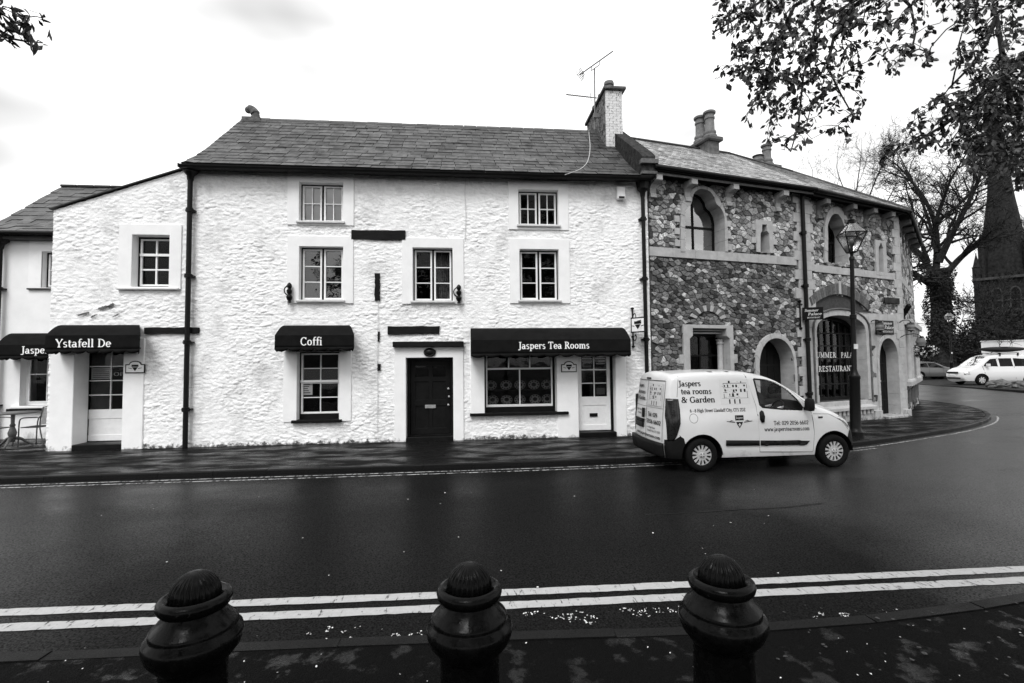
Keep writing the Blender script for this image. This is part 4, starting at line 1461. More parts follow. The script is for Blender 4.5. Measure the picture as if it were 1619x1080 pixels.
# carved lantern-like iron ornaments on the wall
for k, (x0, y0, x1, y1, lab) in enumerate([(452, 447, 463, 479, 'black iron wall lantern left of the sky-reflecting window'), (722, 450, 729, 480, 'black iron wall lantern right of the middle window')]):
    q = opn(x0, y0, x1, y1, .12)
    u = (q[0] + q[1]) / 2
    h = q[3] - q[2]
    L_ = empty('wall_lantern', FW.pt(u, 0, q[2]), 0, lab, 'lantern', 'iron lanterns on the white wall')
    MB(FW).lathe((u, .12, q[2]), [(.02, 0), (.05, .03 * h), (.03, .1 * h), (.06, .18 * h), (.075, .3 * h), (.05, .38 * h), (.03, .42 * h), (.06, .5 * h), (.065, .62 * h), (.03, .7 * h), (.045, .74 * h), (.06, .82 * h), (.05, .92 * h), (.015, h)], 10).build('lantern_body', MT['iron'], L_, smooth=True)
    mb = MB(FW)
    mb.tube([(u, .12, q[2] + .5 * h), (u - .0, .06, q[2] + .5 * h), (u, .01, q[2] + .5 * h)], .018, 6)
    mb.tube(smooth_path([(u - .05, .12, q[2] + .85 * h), (u - .13, .1, q[2] + .7 * h), (u - .12, .08, q[2] + .5 * h), (u - .06, .06, q[2] + .4 * h), (u, .02, q[2] + .3 * h)], 1), .014, 6)
    mb.build('bracket', MT['iron'], L_, smooth=True)

# ------------------------------------------------------------------ the annex with the sloping top
AU0, AU1 = -9.40, HU0 - .002
zl, zr = FW.hit(88, 333)[1], FW.hit(297, 266)[1]
atop = lambda u: zl + (zr - zl) * (u - AU0) / (AU1 - AU0)
annex = empty('white_annex', (-7.9, 12, 0), 0, 'lower white limewashed house end with sloping top, left of the drainpipe', 'house')
a_win, a_sur = opn(210, 372, 269, 454), opn(189, 355.5, 288, 458)
a_door = opn(118, 556, 195.5, 706)
a_door = (a_door[0], a_door[1], -.02, a_door[3] + .1)
a_pl, a_pr = FW.hit(80, 640)[0], FW.hit(228, 640)[0]
rough_wall('wall', FW, AU0, AU1, atop, [grow(a_win, .03), (a_door[0] - .03, a_door[1] + .03, -.02, a_door[3] + .03)], .018, annex, MT['limewash'], 23)
mb = MB(FW)
mb.box(AU0 + .002, AU0 + .3, -5.6, -.03, -.02, zl - .02)
mb.box(AU0 + .3, AU1, -5.6, -5.3, -.02, zl - .02)
mb.build('outer_wall', MT['limewash'], annex)
mb = MB(FW)
mb.box(AU0 + .31, AU1, -1.6, -1.5, -.02, zl)
mb.box(AU0 + .31, AU1, -1.5, -.3, 2.8, 2.9)
mb.build('interior_wall', MT['interior'], annex)
mb = MB(FW)
for (u0, u1, d0, d1, zz0, zz1) in ((AU0 - .06, AU1, -5.7, .07, 0, .025),):
    i = [mb.p((u, d, atop(u) + z + .03)) for z in (zz0, zz1) for d in (d0, d1) for u in (u0, u1)]
    for q in ((0, 1, 3, 2), (4, 6, 7, 5), (0, 4, 5, 1), (2, 3, 7, 6), (0, 2, 6, 4), (1, 5, 7, 3)): mb.face(*[i[k] for k in q])
mb.build('roof', MT['lead'], annex)
MB(FW).plate(rectpoly(a_sur), [rectpoly(a_win)], -.32, SUR).build('window_surround', MT['plaster'], annex, bevel=.006)
w = make_window(annex, FW, a_win, 1, 2, 3, -.19, frame_m='black_paint', glass='clear_glass', fw=.05, barw=.035)
MB(FW).box(a_win[0] + .05, a_win[1] - .05, -.17, -.15, a_win[2] + .62 * (a_win[3] - a_win[2]), a_win[2] + .67 * (a_win[3] - a_win[2])).build('meeting_rail', MT['white_paint'], w, bevel=.003)
MB(FW).box(a_win[0] - .30, a_win[1] + .24, -.1, SUR + .05, a_win[2] - .07, a_win[2] - .03).build('sill', MT['dull_white'], w, bevel=.008)
mb = MB(FW)
o = a_door
mb.plate([(a_pl, -.02), (o[0], -.02), (o[0], o[3]), (o[1], o[3]), (o[1], -.02), (a_pr, -.02), (a_pr, o[3] + .2), (a_pl, o[3] + .2)], [], -.48, SUR)
mb.build('door_surround', MT['plaster'], annex, bevel=.01)
dx0 = FW.hit(133, 640, -.42)[0]
dr_ = (dx0 - .02, o[1] + .02, .14, o[3] - .02)
adoor, apanes = glazed_door(annex, FW, dr_, -.42, 2, 4, .34, None)
MB(FW).box(o[0] + .002, dx0 - .022, -.47, -.40, .0, o[3] - .01).build('door_jamb', MT['black_paint'], annex)
MB(FW).box(o[0] + .004, o[1] - .004, -.48, SUR + .02, -.02, .125).build('doorstep', MT['black_paint'], annex, bevel=.012)
p = apanes[2]
MB(FW).box(p[0] + .06, p[1] - .01, -.448, -.446, p[2] + .03, p[3] - .03).build('notice', MT['paper'], adoor)
mb = MB(FW)
for k in range(5): mb.box(p[0] + .09, p[1] - .05, -.4455, -.445, p[3] - .08 - k * .045, p[3] - .065 - k * .045)
mb.build('notice_print', MT['grey_print'], adoor)
p = apanes[6]
mb = MB(FW)
lettering(mb, 'OPEN', lambda x, y, k: (x, -.4455 + k, y), p[0] + .03, p[1] + .02, p[2] + .1, .085)
mb.build('open_lettering', MT['lettering_grey'], adoor)
q = opn(230, 518, 316, 527.5)
rough_beam(q, .06, annex)
mb = MB(FW)     # flaked patch of lost limewash
for cx, cy, rx, rz in ((133, 497, .17, .03), (165, 487, .15, .035), (178, 484, .09, .05), (150, 500, .1, .025), (186, 499, .09, .02)):
    u, z = FW.hit(cx, cy)
    n = 22
    ids = [mb.p((u + rx * math.cos(2 * math.pi * k / n) * random.uniform(.5, 1.2), .046, z + rz * math.sin(2 * math.pi * k / n) * random.uniform(.5, 1.3) + .04 * math.cos(2 * math.pi * k / n))) for k in range(n)]
    mb.face(*ids)
mb.build('flaked_patch', MT['weathered_stone'], annex)

# ------------------------------------------------------------------ the rendered cottage set back on the left
FC = Frame((0, 14.2), 0.0)
cottage = empty('rendered_cottage', (-11, 14.2, 0), 0, 'smooth white rendered cottage set back behind the table, with old slate roof', 'house')
CU0, CU1 = -12.85, -9.0
ez = FC.hit(40, 372)[1]
c_win = FC.rect(66, 398, 110, 455)
c_gw = FC.rect(31.5, 560, 100, 641)
MB(FC).plate(rectpoly((CU0, CU1, -.02, ez)), [rectpoly(c_win), rectpoly(c_gw)], -.32, 0).build('wall', MT['render'], cottage)
MB(FC).plate(rectpoly(FC.rect(46, 371, 130, 457)), [rectpoly(c_win)], -.02, .02).build('window_surround', MT['plaster'], cottage, bevel=.004)
MB(FC).box(FC.hit(45, 457)[0], c_win[1] + .3, -.1, .06, c_win[2] - .06, c_win[2] - .02).build('sill', MT['lead'], cottage)
mb = MB(FC)
mb.box(CU0, CU0 + .3, -5, -.33, -.02, ez); mb.box(CU1 - .3, CU1, -5, -.33, -.02, ez); mb.box(CU0 + .3, CU1 - .3, -5, -4.7, -.02, ez)
for u in (CU0, CU1 - .3):
    a = [mb.p((u + k, d, z)) for k in (0, .3) for d, z in ((-.02, ez), (-2.7, ez + 2.3), (-5, ez))]
    mb.face(a[0], a[1], a[2]); mb.face(a[5], a[4], a[3])
mb.build('outer_wall', MT['render'], cottage)
mb = MB(FC); mb.box(CU0 + .31, CU1 - .31, -1.5, -1.4, 0, ez); mb.box(CU0 + .31, CU1 - .31, -1.4, -.33, 2.7, 2.8)
mb.build('interior_wall', MT['interior'], cottage)
make_window(cottage, FC, c_win, 2, 1, 2, -.16, frame_m='black_paint', fw=.05, glass='clear_glass')
w = make_window(cottage, FC, c_gw, 1, 2, 2, -.18, frame_m='white_paint', fw=.06, glass='clear_glass', rowspec=[0, .62, 1])
MB(FC).box(c_gw[0] - .15, c_gw[1] + .1, -.16, .09, c_gw[2] - .07, c_gw[2] + .0).build('sill', MT['white_paint'], w, bevel=.01)
MB(FC).box(c_gw[0] - .22, c_gw[1] + .1, -.1, .12, c_gw[2] - .15, c_gw[2] - .071).build('sill', MT['black_paint'], w, bevel=.01)
rz_ = FC.hit(97, 297, -2.6)[1]
CP = [(.3, ez - .03), (-.5, ez + .42), (-2.6, rz_)]
mb = MB(FC)
ur = FC.hit(97, 297, -2.6)[0]
for (d0, z0), (d1, z1) in zip(CP, CP[1:]): mb.quad((CU0 - .1, d0, z0 - .03), (CU1 + .6, d0, z0 - .03), (CU1 + .6, d1, z1 - .03), (CU0 - .1, d1, z1 - .03))
mb.quad((CU0 - .1, -5.2, ez), (CU1 + .6, -5.2, ez), (CU1 + .6, -2.6, rz_ - .03), (CU0 - .1, -2.6, rz_ - .03))
mb.box(CU0, CU1 + .5, -.02, .24, ez - .16, ez - .06)
croof = mb.build('roof', MT['lead'], cottage)
slates(croof, FC, CP, CU0 - .1, CU1 + .6, .34, .27, .024, MT['old_slate'], MT['slate_tone'], 300, jitter=.02)
mb = MB(FC)
mb.tube([(CU0 - .1, .36, ez - .02), (CU1 + .5, .36, ez - .02)], .06, 10)
mb.build('gutter', MT['iron'], cottage)
for k in range(9):
    a, b = CU0 - .1 + (CU1 + .7 - CU0) * k / 9, CU0 - .1 + (CU1 + .7 - CU0) * (k + 1) / 9
    MB(FC).box(a + .004, b - .004, -2.68, -2.50, rz_ + .01, rz_ + .09).build('ridge_tile', MT['lead'], croof, bevel=.02)
drainpipe(cottage, FC, FC.hit(4, 480)[0], ez - .05, 0, .13, .06)

# ------------------------------------------------------------------ awnings
def awning(fr, label, back, crease, ybot, d, text, tbox, scallops, clip_u=None):
    (bx0, bx1, by), (cx0, cx1, cy) = back, crease
    u0, zt = fr.hit(bx0, by, .05); u1 = fr.hit(bx1, by, .05)[0]
    v0, zc = fr.hit(cx0, cy, d); v1, zc2 = fr.hit(cx1, cy, d)
    zc = (zc + zc2) / 2
    zb = fr.hit((cx0 + cx1) / 2, ybot, d)[1]
    if clip_u: u1 = v1 = clip_u
    root = empty('awning', fr.pt((u0 + u1) / 2, 0, zb), 0, label, 'awning', 'dark canvas awnings over the tea room fronts')
    mb = MB(fr)
    n = 26
    def row(fn): return [mb.p(fn(k / n)) for k in range(n + 1)]
    def sag(t, a): return -a * (.5 + .5 * math.sin(t * 21 + u0) * math.sin(t * 9)) * math.sin(math.pi * t)
    rows = []
    for j in range(6):
        s = j / 5
        rows.append(row(lambda t: (u0 + (u1 - u0) * t + ((v0 + (v1 - v0) * t) - (u0 + (u1 - u0) * t)) * s, .04 + (d - .04) * s, zt + (zc - zt) * s ** 1.6 + sag(t, .025) * math.sin(math.pi * s))))
    for j in range(1, 5):
        s = j / 4
        rows.append(row(lambda t: (v0 + (v1 - v0) * t, d + sag(t, .02) * math.sin(math.pi * s) + .01 * s, zc + (zb - zc) * s)))
    for a, b in zip(rows, rows[1:]):
        for k in range(n): mb.face(a[k], b[k], b[k + 1], a[k + 1])
    for e, u, v in ((0, u0, v0), (-1, u1, v1)):
        c = [r[e] for r in rows]
        wb = mb.p((u, .04, zb))
        for a, b in zip(c, c[1:]): mb.face(*((wb, a, b) if e == -1 else (wb, b, a)))
    can = mb.build('canopy', MT['canvas'], root, smooth=True)
    sm = can.modifiers.new('cloth', 'SOLIDIFY'); sm.thickness = .008; sm.offset = -1
    mb = MB(fr)
    def scal(a, b, cnt):
        m_ = cnt * 8
        top_, bot = [], []
        for k in range(m_ + 1):
            t = k / m_
            q = [x + (y - x) * t for x, y in zip(a, b)]
            ph = (k % 8) / 8
            drop = .035 + .055 * math.sin(math.pi * ph)
            wv = .012 * math.sin(t * cnt * 2 * math.pi)
            top_.append(mb.p((q[0], q[1] + .006, zb + .01)))
            bot.append(mb.p((q[0], q[1] + .008 + wv, zb - drop)))
        for k in range(m_): mb.face(top_[k], bot[k], bot[k + 1], top_[k + 1])
    scal((v0, d + .01), (v1, d + .01), scallops)
    scal((u0, .05), (v0, d + .008), 2)
    scal((v1, d + .008), (u1, .05), 2)
    va = mb.build('valance', MT['canvas'], root, smooth=True)
    sm = va.modifiers.new('cloth', 'SOLIDIFY'); sm.thickness = .006
    mb = MB(fr)
    mb.bar((v0 + .02, d - .03, zb + .03), (v1 - .02, d - .03, zb + .03), .03)
    for u, v in ((u0, v0), (u1, v1)):
        i = .02 if u == u0 else -.02
        mb.bar((u + i, .06, zb + .03), (v + i, d - .03, zb + .03), .03)
    mb.build('awning_frame', MT['iron'], root)
    mb = MB(fr)
    tx0, tx1, tyb, tyt = tbox
    a, zb_ = fr.hit(tx0, tyb, d + .016); b = fr.hit(tx1, tyb, d + .016)[0]
    zt_ = fr.hit((tx0 + tx1) / 2, tyt, d + .016)[1]; zb_ = fr.hit((tx0 + tx1) / 2, tyb, d + .016)[1]
    wl_ = lambda s_: text_polys(s_, .01)[1] if s_ else 0.0
    words_, pre = text.split(' '), ''
    for wd_ in words_:
        mb = MB(fr)
        o0 = (wl_(pre) + .01 if pre else 0.0) / wl_(text)
        lettering(mb, wd_, lambda x, y, k: (x, d + .018 + k, y), a + (b - a) * o0, a + (b - a) * (o0 + wl_(wd_) / wl_(text)), zb_, zt_ - zb_, track=.01)
        mb.build('lettering', MT['lettering'], root)
        pre += wd_ + ' '

awning(FW, 'dark awning lettered Ystafell De over the left glazed door', (95.5, 220, 514), (72, 222, 530), 553, .50, 'Ystafell De', (87.5, 175.5, 549, 536), 7)
awning(FW, 'small dark awning lettered Coffi over a sash window', (449, 552, 514.5), (434.5, 560, 530), 549.5, .55, 'Coffi', (475, 509.5, 546, 533), 6)
awning(FW, 'long dark awning lettered Jaspers Tea Rooms over shop window and door', (744, 984, 519), (744, 997, 537), 559, .60, 'Jaspers Tea Rooms', (819, 932, 551.5, 540.5), 11)
awning(FC, 'dark awning at the left edge, partly hidden behind the Ystafell De awning', (18, 120, 527), (-6, 120, 545), 563.5, .50, 'Jaspers', (32.5, 84, 559, 547.5), 8, clip_u=-9.46)

# ------------------------------------------------------------------ plaques and the tea rooms' hanging sign
def shield_plaque(fr, px, label, d=SUR):
    q = fr.rect(*px, d)
    u0, u1, z0, z1 = q
    um, h, w = (u0 + u1) / 2, z1 - z0, u1 - u0
    def outline(i):
        pts = [(u0 + i, z0 + i), (u1 - i, z0 + i), (u1 - i, z1 - h * .28 - i)]
        for k in range(9):
            a = math.pi * k / 8
            pts.append((um + (w / 2 - i) * .62 * math.cos(a), z1 - h * .26 - i + h * .26 * math.sin(a)))
        return pts + [(u0 + i, z1 - h * .28 - i)]
    root = MB(fr).plate(outline(0), [], d, d + .02).build('plaque', MT['black_paint'])
    tag(root, label, 'plaque')
    MB(fr).plate(outline(.022), [], d + .0202, d + .023).build('plaque_face', MT['white_paint'], root)
    sh = MB(fr)
    def emblem(mbb, cu, cz, s, dd):
        mbb.plate([(cu - .5 * s, cz + .45 * s), (cu - .5 * s, cz + .12 * s), (cu + .5 * s, cz + .12 * s), (cu + .5 * s, cz + .45 * s)], [], dd, dd + .002)
        mbb.plate([(cu - .42 * s, cz + .05 * s), (cu - .25 * s, cz - .2 * s), (cu, cz - .55 * s), (cu + .25 * s, cz - .2 * s), (cu + .42 * s, cz + .05 * s)], [], dd, dd + .002)
        for sg in (-1, 1):
            mbb.plate([(cu + sg * .45 * s, cz - .1 * s), (cu + sg * 1.0 * s, cz - .02 * s), (cu + sg * 1.0 * s, cz - .08 * s), (cu + sg * .5 * s, cz - .2 * s)], [], dd, dd + .002)
    emblem(sh, um, z0 + h * .45, min(w, h) * .52, d + .0232)
    sh.build('emblem', MT['black_print'], root)
    return root, emblem
_, emblem = shield_plaque(FW, (199, 570.5, 230, 590), 'small white shield plaque beside the left glazed door')
shield_plaque(FW, (887, 571, 911.5, 588.5), 'small white shield plaque on the pillar between shop window and door')

hs_u, hs_z = FW.hit(1001, 518, .12)
hang = empty('hanging_sign', FW.pt(hs_u, 0, hs_z - .6), 0, 'white hanging shield sign on a scrolled black bracket by the right drainpipe', 'sign')
def iron_scroll(mb, pts, r=.012): mb.tube(smooth_path(pts, 2), r, 6)
b0, b1 = FW.hit(1000, 488, .05)[1], FW.hit(1003, 548, .05)[1]
ub = FW.hit(1000.5, 518, .06)[0]
mb = MB(FW)
mb.tube([(ub, .06, b0), (ub, .06, b1)], .02, 8)
for zz in (b0, b1):
    mb.lathe((ub, .06, zz - .03), [(.02, 0), (.045, .02), (.045, .04), (.02, .06)], 10)
for zz, s in ((b0 - .25, 1), (b1 + .25, -1)):
    iron_scroll(mb, [(ub, .06, zz), (ub, .16, zz + .12 * s), (ub, .28, zz + .08 * s), (ub, .30, zz - .02 * s), (ub, .24, zz - .05 * s), (ub, .2, zz)])
    iron_scroll(mb, [(ub, .06, zz - .1 * s), (ub, .18, zz - .13 * s), (ub, .42, zz - .1 * s), (ub, .62, zz - .10 * s)])
    mb.box(ub - .03, ub + .03, .0, .06, zz - .02, zz + .02)
mb.build('bracket', MT['iron'], hang, smooth=True)
# sign panel hangs square to the wall but is turned a little to the street
ca = R(38)
sfr = Frame(FW.pt(ub + .03, .36, 0).xy, R(-52))
zlo, zhi = FW.hit(1008, 526, .3)[1], FW.hit(1008, 502, .3)[1]
MB(sfr).box(-.20, .20, -.015, .015, zlo, zhi).build('sign_panel', MT['black_paint'], hang)
MB(sfr).box(-.17, .17, .0152, .018, zlo + .03, zhi - .03).build('sign_face', MT['white_paint'], hang)
mb = MB(sfr); emblem(mb, 0, (zlo + zhi) / 2, .20, .0182); mb.build('emblem', MT['black_print'], hang)

# ------------------------------------------------------------------ the stone house
P0, P1, P2, P3 = (4.78, 12.02), (9.95, 13.15), (14.4, 14.65), (19.2, 18.9)
def fr2(a, b): return Frame(a, math.atan2(b[1] - a[1], b[0] - a[0])), math.dist(a, b)
(FA, LA), (FB, LB), (FS, LS) = fr2(P0, P1), fr2(P1, P2), fr2(P2, P3)
stone_house = empty('stone_house', (9.95, 13.15, 0), 0, 'dark rubble stone house with pale dressings curving round the corner', 'house')
ZW = 6.74
def hp(fr, pts, d=0.0): return [fr.hit(x, y, d) for x, y in pts]

def crop8(pts): return [(1040 + x / 7.2, 270 + y / 7.2) for x, y in pts]
tre_in = crop8([(297, 930), (296, 700), (294, 500), (300, 450), (335, 415), (373, 385), (374, 345), (388, 280), (425, 232), (480, 213), (535, 222), (590, 258), (628, 320), (640, 384), (690, 425), (725, 480), (742, 560), (745, 700), (748, 930)])
tre_out = crop8([(245, 930), (245, 700), (246, 480), (252, 400), (285, 315), (330, 252), (385, 208), (440, 182), (490, 174), (545, 188), (600, 222), (650, 280), (695, 350), (735, 440), (762, 520), (775, 600), (778, 700), (780, 800), (782, 930)])
TI, TO = hp(FA, tre_in), hp(FA, tre_out)
LI = hp(FA, crop8([(1150, 935), (1150, 720), (1168, 690), (1168, 620), (1222, 618), (1224, 690), (1248, 725), (1258, 935)]))
LO = hp(FA, crop8([(1108, 930), (1108, 575), (1268, 578), (1300, 940)]))
gz1 = FA.hit(1120, 514)[1]
GWi = [FA.hit(1089, 560)[0], FA.hit(1152, 560)[0]]
gtop = FA.hit(1120, 519.5)[1]
GI = [(GWi[0], .9), (GWi[1], .9), (GWi[1], gtop - .28), (GWi[1] - .10, gtop - .20), (GWi[1] - .10, gtop), (GWi[0] + .10, gtop), (GWi[0] + .10, gtop - .20), (GWi[0], gtop - .28)]
GO = [(FA.hit(1079, 560)[0], .85), (FA.hit(1158, 560)[0], .85), (FA.hit(1158, 560)[0], gz1), (FA.hit(1079, 560)[0], gz1)]
def pointed(u0, u1, z0, zs, za, n=9):
    """A pointed arch outline from the left foot round to the right foot."""
    um, w, h = (u0 + u1) / 2, (u1 - u0) / 2, za - zs
    L_ = [(u0, z0)]
    for k in range(n + 1):
        t = k / n
        L_.append((u0 + w * (1 - math.cos(t * math.pi / 2)) ** 1.15, zs + h * math.sin(t * math.pi / 2)))
    Rr = [(2 * um - a, b) for a, b in L_[::-1][1:]]
    return L_ + Rr
da0, da1 = FA.hit(1197, 560)[0], FA.hit(1252, 560)[0]
dz = FA.hit(1222, 535)[1]
DI = pointed(da0, da1, -.02, dz - .85, dz)
DO = pointed(FA.hit(1192, 560)[0] - .03, FA.hit(1254, 560)[0] + .05, -.02, dz - .85, FA.hit(1222, 528)[1] + .02)
# facade B
T2I = hp(FB, [(1306, 416), (1306, 372), (1305, 358), (1308, 350), (1311, 343), (1316, 339), (1322, 340), (1328, 348), (1330, 356), (1335, 362), (1337, 372), (1338, 420)])
T2O = hp(FB, [(1301.5, 416), (1301, 372), (1301, 352), (1304, 340), (1309, 331), (1316, 327), (1324, 329), (1332, 338), (1338, 350), (1342, 362), (1344, 374), (1345, 420)])
L2I = hp(FB, [(1386.5, 432), (1386, 392), (1389.5, 384), (1393, 393), (1394.5, 436)])
L2O = hp(FB, [(1383, 432), (1382.5, 380), (1396.5, 382), (1400, 437)])
bw0, bw1 = .30, 2.66
def segment(u0, u1, z0, zs, za, n=14):
    um, w = (u0 + u1) / 2, (u1 - u0) / 2
    return [(u0, z0)] + [(um - w * math.cos(math.pi * k / n), zs + (za - zs) * math.sin(math.pi * k / n) ** .8) for k in range(n + 1)] + [(u1, z0)]
BI = segment(bw0, bw1, .62, 2.72, 3.20)
BO = segment(bw0 - .13, bw1 + .15, .62, 2.72, 3.36)
db0, db1 = FB.hit(1388, 600)[0], FB.hit(1418, 600)[0]
EI = pointed(db0, db1, -.02, 1.72, FB.hit(1402, 535)[1])
EO = pointed(db0 - .10, db1 + .13, -.02, 1.72, FB.hit(1402, 530)[1] + .06)

def mid(a, b): return [((p[0] + q[0]) / 2, (p[1] + q[1]) / 2) for p, q in zip(resample(a, 40), resample(b, 40))]
def widen(I_):
    cu_, cz3 = sum(p[0] for p in I_) / len(I_), sum(p[1] for p in I_) / len(I_)
    return [(cu_ + (a - cu_) * 1.2, cz3 + (b - cz3) * 1.06) for a, b in I_]
MB(FA).plate(rectpoly((0, LA, -.05, ZW)), [mid(TI, TO), widen(LI), [(GO[0][0] + .04, .87), (GO[1][0] - .04, .87), (GO[1][0] - .04, gz1 - .02), (GO[0][0] + .04, gz1 - .02)], mid(DI, DO)], -.55, 0).build('wall', MT['mortar'], stone_house)
MB(FB).plate(rectpoly((0.001, LB, -.05, ZW)), [mid(T2I, T2O), widen(L2I), mid(BI, BO), mid(EI, EO)], -.55, 0).build('wall', MT['mortar'], stone_house)
MB(FS).plate(rectpoly((0.001, LS, -.05, ZW)), [], -.55, 0).build('wall', MT['mortar'], stone_house)
mb = MB()
pts = [FA.pt(0, -.56, 0), FA.pt(0, -6, 0), (15, 23, 0), FS.pt(LS, -.56, 0)]
for a, b in zip(pts, pts[1:]):
    i = [mb.p((*Vector(a).xy, -.05)), mb.p((*Vector(b).xy, -.05)), mb.p((*Vector(b).xy, ZW)), mb.p((*Vector(a).xy, ZW))]
    mb.face(*i)
mb.build('outer_wall', MT['weathered_stone'], stone_house)
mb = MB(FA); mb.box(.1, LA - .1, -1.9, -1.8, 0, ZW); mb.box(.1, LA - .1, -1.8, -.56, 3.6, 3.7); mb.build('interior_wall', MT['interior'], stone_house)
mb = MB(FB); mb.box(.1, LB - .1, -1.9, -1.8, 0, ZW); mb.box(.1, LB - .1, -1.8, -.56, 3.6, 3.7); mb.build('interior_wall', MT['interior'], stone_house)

# --- rubble facing: loose Voronoi stones with recessed joints
def clip(poly, px, pz, nx, nz):
    out = []
    for k in range(len(poly)):
        a, b = poly[k], poly[(k + 1) % len(poly)]
        da, db = (a[0] - px) * nx + (a[1] - pz) * nz, (b[0] - px) * nx + (b[1] - pz) * nz
        if da <= 0: out.append(a)
        if (da < 0 < db) or (db < 0 < da):
            t = da / (da - db)
            out.append((a[0] + (b[0] - a[0]) * t, a[1] + (b[1] - a[1]) * t))
    return out

def rubble_cells(u0, u1, z0, z1, blocked, cw, ch, rnd):
    seeds = []
    nz_ = int((z1 - z0) / ch) + 3
    nu_ = int((u1 - u0) / cw) + 3
    for j in range(-1, nz_):
        for i in range(-1, nu_):
            u = u0 + (i + .5 * (j % 2) + rnd.uniform(-.44, .44)) * cw
            z = z0 + (j + rnd.uniform(-.44, .44)) * ch
            if rnd.random() < .17: continue
            seeds.append((u, z))
            if rnd.random() < .10: seeds.append((u + .45 * cw, z + .4 * ch))
    k_ = cw / ch
    cells = []
    for s in seeds:
        if not (u0 < s[0] < u1 and z0 < s[1] < z1): continue
        if any(inpoly(s[0], s[1], b) for b in blocked): continue
        poly = [(s[0] - cw * 1.3, s[1] - ch * 1.3), (s[0] + cw * 1.3, s[1] - ch * 1.3), (s[0] + cw * 1.3, s[1] + ch * 1.3), (s[0] - cw * 1.3, s[1] + ch * 1.3)]
        for q in seeds:
            if q is s or abs(q[0] - s[0]) > cw * 2.6 or abs(q[1] - s[1]) > ch * 2.6: continue
            dx, dzz = (q[0] - s[0]), (q[1] - s[1]) * k_ * k_
            poly = clip(poly, (q[0] + s[0]) / 2, (q[1] + s[1]) / 2, dx, dzz)
            if len(poly) < 3: break
        for args in ((u0, 0, -1, 0), (u1, 0, 1, 0), (0, z0, 0, -1), (0, z1, 0, 1)):
            if len(poly) >= 3: poly = clip(poly, args[0], args[1], args[2], args[3])
        if len(poly) >= 3: cells.append((s, poly))
    return cells

def stone_mesh(mb, fr, s, poly, tone, rnd, proud):
    cu = sum(p[0] for p in poly) / len(poly); cz = sum(p[1] for p in poly) / len(poly)
    def inset(g): 
        out = []
        for a, b in poly:
            dx, dz_ = cu - a, cz - b
            l_ = math.hypot(dx, dz_) or 1
            g2 = min(g, l_ * .45)
            out.append((a + dx / l_ * g2, b + dz_ / l_ * g2))
        return out
    # knock the corners off so that the stones look hammered
    p0 = inset(.006)
    if len(p0) <= 6:
        q = []
        for k in range(len(p0)):
            a, b = p0[k], p0[(k + 1) % len(p0)]
            q += [(a[0] * .86 + b[0] * .14, a[1] * .86 + b[1] * .14), (a[0] * .14 + b[0] * .86, a[1] * .14 + b[1] * .86)]
        p0 = q
    n = len(p0)
    d1 = proud * rnd.uniform(.55, 1.2)
    tu, tz = rnd.uniform(-.10, .10), rnd.uniform(-.10, .10)
    def ring(f, d): return [mb.p((cu + (a - cu) * f, d + tu * (a - cu) + tz * (b - cz) if d > 0 else d, cz + (b - cz) * f)) for a, b in p0]
    r0, r1, r2 = ring(1, -.01), ring(.965, d1 * .72 + .001), ring(.86, d1)
    c = mb.p((cu, d1 * 1.04, cz))
    for a, b in ((r0, r1), (r1, r2)):
        for k in range(n):
            mb.face(a[k], a[(k + 1) % n], b[(k + 1) % n], b[k]); mb.tone.append(tone)
    for k in range(n):
        mb.face(r2[k], r2[(k + 1) % n], c); mb.tone.append(tone)

rnd = random.Random(5)
stones = []
def zone(fr, u0, u1, z0, z1, blocked, cw, ch, tone_fn, proud):
    for s, poly in rubble_cells(u0, u1, z0, z1, blocked, cw, ch, rnd):
        ar = abs(sum(a[0] * b[1] - b[0] * a[1] for a, b in zip(poly, poly[1:] + poly[:1]))) / 2
        if ar < .0022: continue
        stones.append((ar, fr, s, poly, tone_fn(), proud))
t_up = lambda: rnd.choice([.25, .5, .8, 1.0, 1.2, 1.3, 1.6, 1.8, 2.1, 2.7]) * rnd.uniform(.85, 1.15)
t_lo = lambda: rnd.choice([.12, .24, .36, .46, .52, .6, .7, .8, .95, 1.25, 2.2]) * rnd.uniform(.85, 1.15)
SZ0, SZ1 = 4.60, 4.84
zone(FA, .02, LA - .16, SZ1, ZW - .05, [TO[::-1], LO[::-1]], .15, .115, t_up, .034)
zone(FA, .02, LA - .16, .0, SZ0, [GO, DO], .145, .10, t_lo, .036)
zone(FB, .12, LB - .12, 4.68, ZW - .05, [T2O, L2O], .16, .12, t_up, .034)
zone(FB, .12, LB - .12, 3.30, 4.46, [segment(bw0 - .3, bw1 + .3, .6, 2.95, 3.85)], .16, .12, t_up, .034)
zone(FS, .12, LS, 3.2, ZW - .05, [], .26, .2, t_up, .045)
zone(FS, .6, LS, 0, 1.1, [], .26, .2, t_lo, .045)
for u0, u1, z0, z1 in ((2.86, db0 - .16, .45, .75), (2.86, db0 - .16, 1.25, 1.5), (2.86, db0 - .16, 1.95, 2.3), (db1 + .2, LB - .18, .35, .8), (db1 + .2, LB - .18, 1.25, 1.75), (db1 + .2, LB - .18, 2.05, 2.45)):
    if u1 - u0 > .06: zone(FB, u0, u1, z0, z1, [], .16, .14, t_lo, .075)
stones.sort(key=lambda t: -t[0] * (1.0 if t[1] is not FS else .2))
rest = MB()
for k, (ar, fr, s, poly, tone, proud) in enumerate(stones):
    if k < 300:
        mb = MB(fr)
        stone_mesh(mb, fr, s, poly, tone, rnd, proud)
        mb.build('stone', MT['rubble'], stone_house)
    else:
        rest.fr = fr
        stone_mesh(rest, fr, s, poly, tone, rnd, proud)
rest.fr = None
rest.f and tag(rest.build('rubble_facing', MT['rubble'], stone_house), kind='stuff')

